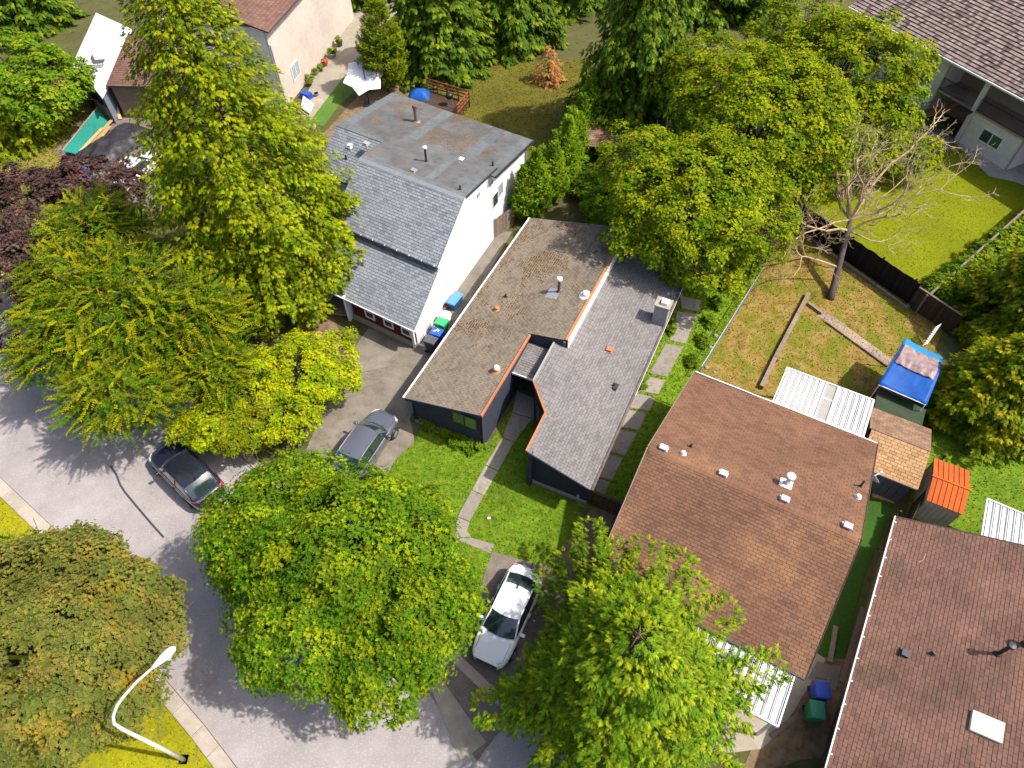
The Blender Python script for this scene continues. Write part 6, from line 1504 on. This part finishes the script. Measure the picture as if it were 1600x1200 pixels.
pot('single round grey pot standing alone on the path edge', 495, 150, .22, .25, greyp, None)
pot('dark round bowl planter beside the lumber edging of the dry yard', 1209, 566, .17, .22, darkp, None)
q = P(698, 480, 0)
pot('small white and purple plant pot by the white barrel', 694, 483, .16, .25, white_p, purple_m)

# ------------------------------------------------------------------ fences, each plank by itself
def box_mesh(name, sx, sy, sz):
    return MB().hexa([(0, -sy / 2, 0), (sx, -sy / 2, 0), (sx, sy / 2, 0), (0, sy / 2, 0), (0, -sy / 2, sz), (sx, -sy / 2, sz), (sx, sy / 2, sz), (0, sy / 2, sz)]).mesh(name)
def fence(label, a, b, h, mat, pw=0.15, gap=0.012, cap=None, post=2.4, name='fence', rails=True):
    a = np.array([a[0], a[1], 0.0]); b = np.array([b[0], b[1], 0.0]); L_ = np.linalg.norm(b - a); d = (b - a) / L_; rz = math.atan2(d[1], d[0])
    t = thing(name, label, 'fence', a)
    me = box_mesh('plank', pw - gap, 0.022, h); me.materials.append(mat)
    for k in range(int(L_ / pw)):
        put('plank', me, mat, t, d * (k * pw), (0, 0, rz + random.gauss(0, 0.02)), (1, 1, random.uniform(0.975, 1.02)))
    n = np.array([-d[1], d[0], 0]) * 0.05
    if rails:
        for z in (0.35, h - 0.3): obj('rail', MB().bar(a + n + [0, 0, z], b + n + [0, 0, z], 0.05, 0.09), mat, t)
    for k in range(int(L_ / post) + 2):
        s = min(k * post, L_)
        obj('post', MB().box(a + n * 1.4 + d * s + [0, 0, (h + 0.08) / 2], (0.1, 0.1, h + 0.08), rz), mat, t)
        if s >= L_: break
    if cap: obj('cap_rail', MB().bar(a + [0, 0, h + 0.03], b + [0, 0, h + 0.03], 0.13, 0.04), cap, t)
    return t
fence('long near-black board fence between the dry yard and the mown lawn', P(1232, 345), P(1420, 476), 1.75, wood_black_m, pw=0.2, gap=0.003)
fence('weathered plank fence with cap rail along the bushes beside the mown lawn', P(1432, 490), P(1610, 330), 1.5, wood_grey_m, pw=0.16, cap=wood_grey_m)
fence('brown board fence closing the corner of the dry yard behind the cypress', P(1418, 478), P(1482, 522), 1.6, wood_dark_m, pw=0.16, cap=wood_grey_m)
fence('brown plank fence between charcoal house and russet house', P(908, 782), P(968, 808), 1.35, wood_dark_m, pw=0.15, cap=wood_dark_m)
fence('grey plank fence at the back corner of the white house', P(764, 378), P(803, 352), 1.6, wood_grey_m, pw=0.15)
fence('dark leaning boards along the gap between tan shed and orange shed', P(1452, 735), P(1390, 860), 1.5, wood_dark_m, pw=0.2, gap=0.03)
fence('low dark board fence beside the white gutter of the brown house', P(1392, 812), P(1322, 1060), 0.9, wood_dark_m, pw=0.2, gap=0.03)
fence('dark board fence below the white annex roof', P(102, 110), P(152, 178), 1.3, wood_black_m, pw=0.2)
fence('weathered trellis fence at the end of the green mesh screen', P(152, 172), P(178, 192), 1.3, wood_grey_m, pw=0.16)
# timber edging of the terraces
def timbers(label, pts, h, wd, mat, L_=2.4, name='timber_edging'):
    t = thing(name, label, 'edging', P(*pts[0]))
    for a, b in zip(pts[:-1], pts[1:]):
        a = P(*a); b = P(*b); n = max(1, round(np.linalg.norm(b - a) / L_))
        for k in range(n):
            p = a + (b - a) * k / n; q = a + (b - a) * (k + 0.985) / n
            obj('timber', MB().bar(p + [0, 0, h / 2], q + [0, 0, h / 2 + random.uniform(-.01, .01)], wd, h), mat, t)
    return t
timbers('long weathered timber edging dividing the dry yard, ending near the bare tree', [(1188, 608), (1210, 562), (1262, 462)], 0.30, 0.24, wood_grey_m)
timbers('short timber edging joining the long one to the stone walk', [(1262, 476), (1284, 492)], 0.2, 0.18, wood_grey_m)
timbers('timber edging along the lower side of the stone walk', [(1290, 504), (1386, 574)], 0.14, 0.10, wood_grey_m)
timbers('timber edging at the foot of the black fence', [(1232, 352), (1418, 485)], 0.22, 0.12, wood_grey_m)
timbers('short stacked timbers against the russet roof edge', [(1132, 605), (1160, 616), (1188, 625)], 0.3, 0.2, wood_grey_m, L_=1.2)
timbers('timber ledge in front of the slate-dark shed', [(1362, 775), (1400, 786)], 0.15, 0.14, wood_new_m)
sheet('garden_walk', [(1276, 494), (1288, 488), (1300, 494), (1394, 562), (1386, 572), (1290, 502)], 0.03, M('walk_stone', [(0.24, 0.18, 0.13), (0.34, 0.27, 0.21)], sc=6, bump=0.5, bsc=30), jit=0.05)
# two long planks lying on the turf and by the fence
for lab, a, b in (('single long plank lying on the shaded turf strip', (1306, 978), (1297, 1034)), ('long plank lying beside the low board fence', (1349, 950), (1315, 1066)), ('pale angled board at the bottom beside the patio cover', (1205, 1150), (1246, 1118))):
    solo('plank', lab, 'plank', MB().bar(P(*a, 0.09), P(*b, 0.09), 0.2, 0.05), wood_grey_m)
# wire fence
wf = thing('wire_fence', 'galvanised wire mesh fence along the dry yard', 'fence', P(1090, 582))
wa, wb_ = P(1090, 590), P(1186, 436); Lw = np.linalg.norm(wb_ - wa); dw = (wb_ - wa) / Lw
for k in range(6): obj('post', MB().tube([wa + dw * Lw * k / 5, wa + dw * Lw * k / 5 + [0, 0, 1.05]], 0.03, 8), galv_m, wf)
obj('top_rail', MB().tube([wa + [0, 0, 1.0], wb_ + [0, 0, 1.0]], 0.028, 8), galv_m, wf)
mb = MB(); n = int(Lw / 0.11)
for k in range(n):
    p = wa + dw * (k * 0.11)
    for s in (1, -1):
        q = p + dw * (s * 0.9); 
        if 0 <= (q - wa) @ dw <= Lw: mb.bar(p + [0, 0, 0.05], q + [0, 0, 0.95], 0.005, 0.005)
obj('wire_mesh', mb, galv_m, wf, kind='stuff')
# green mesh screen and lumber at the upper left
gm = thing('mesh_screen', 'green mesh privacy screen on a slanting fence', 'screen', P(98, 233))
ga, gb = P(98, 236), P(153, 170); z_ = np.array([0, 0, 1.0])
mp_ = [P(98, 236, 0.9), P(128, 243, 0.12), P(170, 190, 0.12), P(152, 169, 0.9)]
obj('mesh_panel', MB().prism(mp_, (0, 0, 0.03)), greenmat_m, gm)
obj('top_rail', MB().tube([mp_[0] + z_ * 0.05, mp_[3] + z_ * 0.05], 0.05, 8), wood_grey_m, gm)
for q in (mp_[0], (mp_[0] + mp_[3]) / 2, mp_[3]): obj('post', MB().tube([q * [1, 1, 0], q + z_ * 0.1], 0.05, 8), galv_m, gm)
for k, (a, b) in enumerate((((130, 238), (176, 186)), ((134, 243), (172, 197)), ((126, 236), (160, 200)))):
    solo('lumber', ('longest yellow board of the pile beside the green mesh', 'yellow board of the pile lying nearest the black tarpaulin', 'shortest yellow board of the pile, topmost and nearest the green mesh')[k], 'lumber', MB().bar(P(*a, 0.3 + 0.07 * k), P(*b, 0.3 + 0.07 * k), 0.26, 0.06), wood_new_m, group='lumber beside the green mesh')
for k, (a, b) in enumerate((((168, 150), (184, 184)), ((176, 150), (188, 186)))):
    solo('lumber', ('upright orange-brown board leaning on the trellis', 'upright orange-brown board leaning next to the tan building wall')[k], 'lumber', MB().bar(P(*a, 1.2), P(*b, 0.1), 0.25, 0.05), wood_new_m, group='boards leaning on the trellis')
# draped black cover
rows = []
for i in range(31):
    r = []
    for j in range(21):
        u, v = i / 30 - 0.5, j / 20 - 0.5
        e = max(abs(u), abs(v)) * 2
        z = 0.85 * (1 - e ** 4) + 0.16 * mnoise.noise(Vector((u * 7, v * 5, 1.0))) + 0.10 * mnoise.noise(Vector((u * 16, v * 9, 4.0))) + 0.05 * math.sin(u * 18 + v * 9)
        q = P(182, 230, 0.0) + D2(62) * (u * 6.2) + D2(-28) * (v * 3.2)
        r.append((q[0], q[1], max(0.02, z)))
    rows.append(r)
o = solo('covered_boat', 'black tarpaulin draped over a boat shape beside the lumber', 'covered boat', MB().grid(rows), black_tarp_m, smooth=True)
o.modifiers.new('s', 'SUBSURF').render_levels = 1
p = P(136, 268, 0.5)
solo('barrel', 'small blue plastic drum among the purple leaves', 'barrel', MB().lathe((p[0], p[1], 0), [(0.22, 0), (0.26, 0.1), (0.26, 0.75), (0.2, 0.85), (0.02, 0.86)], 14), bluel)
# folding chair on the annex roof
cq = P(159, 104, 2.62)
t = thing('folding_chair', 'grey slatted folding chair on the white annex roof', 'chair', cq, R(10))
for k in range(4): obj('slat', MB().box((0.0, -0.28 + k * 0.19, 0.42), (0.75, 0.15, 0.03)), greyl, t, local=True)
for k in range(3): obj('slat', MB().box((-0.42, -0.25 + k * 0.25, 0.65), (0.05, 0.2, 0.5)), greyl, t, local=True)
for x in (-0.38, 0.38):
    for y in (-0.34, 0.34): obj('leg', MB().tube([(x, y, 0), (x * 0.9, y, 0.42)], 0.02, 6), galv_m, t, local=True)

# ------------------------------------------------------------------ blue canopy, ladder, low mossy roof
tq = [P(1414, 533, 2.3), P(1468, 560, 2.3), P(1446, 632, 2.3), P(1374, 601, 2.3)]
ct = thing('canopy', 'bright blue tarpaulin canopy with a crumpled brown film over its ridge', 'canopy', sum(tq) / 4 * [1, 1, 0])
def lerp3(a, b, t): return np.array(a) + (np.array(b) - np.array(a)) * t
def drape(name, mat, s0, s1, lift, n=14, m=16, pad=0.0, wr=0.04):
    rows = []
    for i in range(m + 1):
        s = s0 + (s1 - s0) * i / m; r = []
        for j in range(n + 1):
            f = -pad + (1 + 2 * pad) * j / n
            q = lerp3(lerp3(tq[0], tq[1], f), lerp3(tq[3], tq[2], f), s)
            rid = 0.55 * (1 - abs(s - 0.45) / 0.55) - 0.09 * math.sin(math.pi * np.clip(f, 0, 1)) * (1 if name == 'tarp' else 0.6)
            q = q + [0, 0, rid + lift + wr * mnoise.noise(Vector((f * 9, s * 5, 3.0 + lift)))]
            r.append(q)
        rows.append(r)
    o = obj(name, MB().grid(rows), mat, ct, smooth=True)
    o.modifiers.new('t', 'SOLIDIFY').thickness = 0.012
    return o
drape('tarp', blue_tarp_m, 0.0, 1.0, 0.0, pad=0.03)
drape('tarp_edge', blue_tarp2_m, -0.03, 0.17, 0.02, pad=0.045)
drape('film_sheet', film_m, 0.13, 0.60, 0.035, n=22, m=22, pad=-0.03, wr=0.09)
for q in tq: obj('pole', MB().tube([q * [1, 1, 0], q], 0.03, 8), white_trim_m, ct)
for a, b in ((0, 1), (1, 2), (2, 3), (3, 0)): obj('frame_bar', MB().tube([tq[a] - [0, 0, .03], tq[b] - [0, 0, .03]], 0.025, 6), white_trim_m, ct)
mq = [P(1372, 604, 1.7), P(1447, 640, 1.7), P(1440, 668, 1.7), P(1366, 640, 1.7)]
mt_ = thing('lean_to', 'low mossy felt roof between the blue canopy and the tan shed', 'lean-to', sum(mq) / 4 * [1, 1, 0])
obj('roof', MB().prism([q - [0, 0, .08] for q in mq], (0, 0, 0.08)), mossroof_m, mt_)
for q in mq: obj('post', MB().box(lerp3(q, sum(mq) / 4, 0.06) * [1, 1, 0] + [0, 0, 0.8], (0.1, 0.1, 1.6)), wood_dark_m, mt_)
la, lb_ = P(1444, 540, 0.2), P(1466, 508, 1.2)
ld = thing('ladder', 'white ladder leaning beside the cypress, above the blue canopy', 'ladder', la)
sd = np.array([0.22, 0.12, 0])
for s in (1, -1): obj('rail', MB().bar(la + sd * s, lb_ + sd * s, 0.05, 0.07), white_trim_m if s > 0 else wood_grey_m, ld)
for k in range(9):
    q = lerp3(la, lb_, (k + 0.5) / 9); obj('rung', MB().bar(q - sd, q + sd, 0.035, 0.035), white_trim_m, ld)
# satellite dish on the russet house's edge
dq = P(1362, 748, 2.9)
sdish = thing('satellite_dish', 'grey satellite dish seen edge on between russet roof and tan shed', 'satellite dish', dq)
ax = nz(np.array([[0.75, 0.35, 0.45]]))[0]; bx_ = nz(np.cross(ax, [0, 0, 1.0])[None])[0]; by = np.cross(ax, bx_)
rows = [[dq + ax * (0.12 * (r / 3) ** 2) + (bx_ * math.cos(a) * 0.34 + by * math.sin(a) * 0.40) * (r / 3 + 1e-3) for a in np.linspace(0, 2 * math.pi, 21)] for r in range(4)]
obj('dish', MB().grid(rows), flat('dish_grey', (0.3, 0.33, 0.36)), sdish, smooth=True).modifiers.new('t', 'SOLIDIFY').thickness = 0.02
obj('arm', MB().tube([dq - by * 0.3, dq + ax * 0.5], 0.018, 6).box(dq + ax * 0.52, (0.1, 0.1, 0.1)), white_trim_m, sdish)
obj('mount', MB().tube([dq, dq - ax * 0.25, dq - ax * 0.25 - [0, 0, 0.4]], 0.03, 6), dark_m, sdish)

# ------------------------------------------------------------------ back yard of the white house
uq = P(568, 112, 2.5)
um = thing('parasol', 'white cantilever parasol shading the bare dirt behind the white house', 'parasol', P(577, 163, 0))
rim = [uq + np.array([math.cos(a) * 1.85, math.sin(a) * 1.85, -0.35 + 0.75 * math.sin(a)]) for a in np.linspace(0, 2 * math.pi, 7)[:-1] + 0.35]
for k in range(6):
    a, b = rim[k], rim[(k + 1) % 6]; m_ = (a + b) / 2 + (uq - (a + b) / 2) * 0.12
    obj('canopy_panel', MB().add([uq, a, m_, b], [(0, 1, 2), (0, 2, 3)]), cream_m, um).modifiers.new('t', 'SOLIDIFY').thickness = 0.012
pf = P(577, 163, 0); ptop = np.array([pf[0], pf[1], 2.2])
obj('pole', MB().tube([pf, pf + [0, 0, 1.2], ptop * [1, 1, 0] + [0, 0.1, 2.1], lerp3(ptop, uq, 0.5) + [0, 0, 0.65], uq + [0, 0, 0.25]], 0.045, 8), dark_m, um, smooth=True)
obj('base', MB().box(pf + [0, 0, 0.06], (0.9, 0.9, 0.12)), dark_m, um, bevel=0.02)
fq = P(561, 168, 0)
bt_ = P(655, 148, 0.6)
rows = []
for i in range(9):
    rows.append([(bt_[0] + (i / 8 - .5) * 2.2, bt_[1] + (j / 8 - .5) * 1.6, max(0.03, 1.1 * (1 - (max(abs(i / 4 - 1), abs(j / 4 - 1))) ** 2.5) + 0.08 * mnoise.noise(Vector((i * .8, j * .8, 0))))) for j in range(9)])
solo('tarp_heap', 'blue tarpaulin draped over a heap behind the white house', 'tarp', MB().grid(rows), blue_tarp_m, smooth=True)
q = P(478, 147, 0.35)
solo('box', 'dark blue plastic box next to the pot row', 'box', MB().box((q[0], q[1], 0.25), (0.95, 0.6, 0.5), R(-30)), blueb, bevel=0.03)
q = P(482, 165, 0.5)
solo('board', 'white board lying tilted at the edge of the cedar', 'board', MB().prism([P(474, 150, 0.7), P(491, 163, 0.5), P(484, 178, 0.15), P(470, 168, 0.2)], (0, 0, 0.04)), white_p)
# wooden deck
dk = thing('deck', 'red-brown wooden deck with railing behind the white house', 'deck', P(700, 165, 0))
dc = [P(668, 140, 0.45), P(733, 160, 0.45), P(715, 182, 0.45), P(655, 165, 0.45)]
for k in range(14):
    a, b = lerp3(dc[0], dc[3], k / 14), lerp3(dc[1], dc[2], k / 14); c2, d2 = lerp3(dc[1], dc[2], (k + 0.93) / 14), lerp3(dc[0], dc[3], (k + 0.93) / 14)
    obj('plank', MB().prism([a, b, c2, d2], (0, 0, -0.04)), wood_dark_m, dk)
for a, b in ((dc[0], dc[1]), (dc[1], dc[2])):
    for z in (0.35, 0.65, 0.95): obj('rail', MB().bar(a + [0, 0, z], b + [0, 0, z], 0.05, 0.13), wood_red_m, dk)
    n = 4
    for k in range(n + 1): obj('post', MB().box(lerp3(a, b, k / n) + [0, 0, 0.3], (0.1, 0.1, 1.5)), wood_red_m, dk)
q = P(703, 163, 0.5)
t = thing('barbecue', 'round black kettle barbecue on the deck', 'barbecue', (q[0], q[1], 0.46))
obj('bowl', MB().lathe((0, 0, 0), [(0.05, 0.5), (0.25, 0.6), (0.32, 0.78), (0.33, 0.8)], 16), black_m, t, local=True, smooth=True)
obj('lid', MB().lathe((0, 0, 0), [(0.34, 0.8), (0.3, 0.95), (0.16, 1.05), (0.02, 1.08)], 16), black_m, t, local=True, smooth=True)
for k in range(3): obj('leg', MB().tube([(0.15 * math.cos(k * 2.1), 0.15 * math.sin(k * 2.1), 0.58), (0.3 * math.cos(k * 2.1), 0.3 * math.sin(k * 2.1), 0)], 0.015, 6), galv_m, t, local=True)
# small odds and ends
q = P(764, 811, 0)
solo('litter', 'scrap of white paper on the front lawn right of the path', 'litter', MB().add([(q[0] - .09, q[1] - .05, .09), (q[0] + .08, q[1] - .06, .11), (q[0] + .10, q[1] + .05, .10), (q[0] - .07, q[1] + .06, .12)], [(0, 1, 2, 3)]), white_p)
q = P(904, 773, 0.4)
solo('meter_box', 'grey meter box low on the corner of the charcoal front wall', 'meter box', MB().box((q[0], q[1], 0.35), (0.22, 0.16, 0.35), R(65)), grey_trim_m, bevel=0.02)
mb = MB().tube([P(1434, 880, 4.02) + [0, 0, 0.1], P(1441, 876, 4.06) + [0, 0, 0.1], P(1445, 866, 4.15) + [0, 0, 0.1]], 0.012, 5)
solo('fallen_twig', 'pale curved twig lying on the plain brown roof', 'twig', mb, bare_m)
for x, y, r, lab in ((1106, 508, .12, 'small pale stone at the wire fence, uppermost of the row'), (1118, 525, .16, 'larger pale stone beside the wire fence, halfway down'), (1110, 543, .13, 'pale stone by the lower part of the wire fence'), (1098, 596, .12, 'pale stone at the russet roof edge by the fence end'), (1290, 498, .1, 'white stone at the top of the stone walk'), (1420, 478, .16, 'white stone at the corner where black and weathered fences meet'), (1104, 575, .14, 'pale stone in the dirt near the fence end'), (1116, 582, .1, 'small stone between the fence end and the stacked timbers')):
    q = P(x, y, 0)
    solo('stone', lab, 'stone', MB().lathe((q[0], q[1], 0.0), [(r, 0.0), (r * 1.05, r * 0.4), (r * 0.7, r * 0.8), (0.02, r * 0.9)], 7), conc_m, group='stones at the edge of the dry yard')
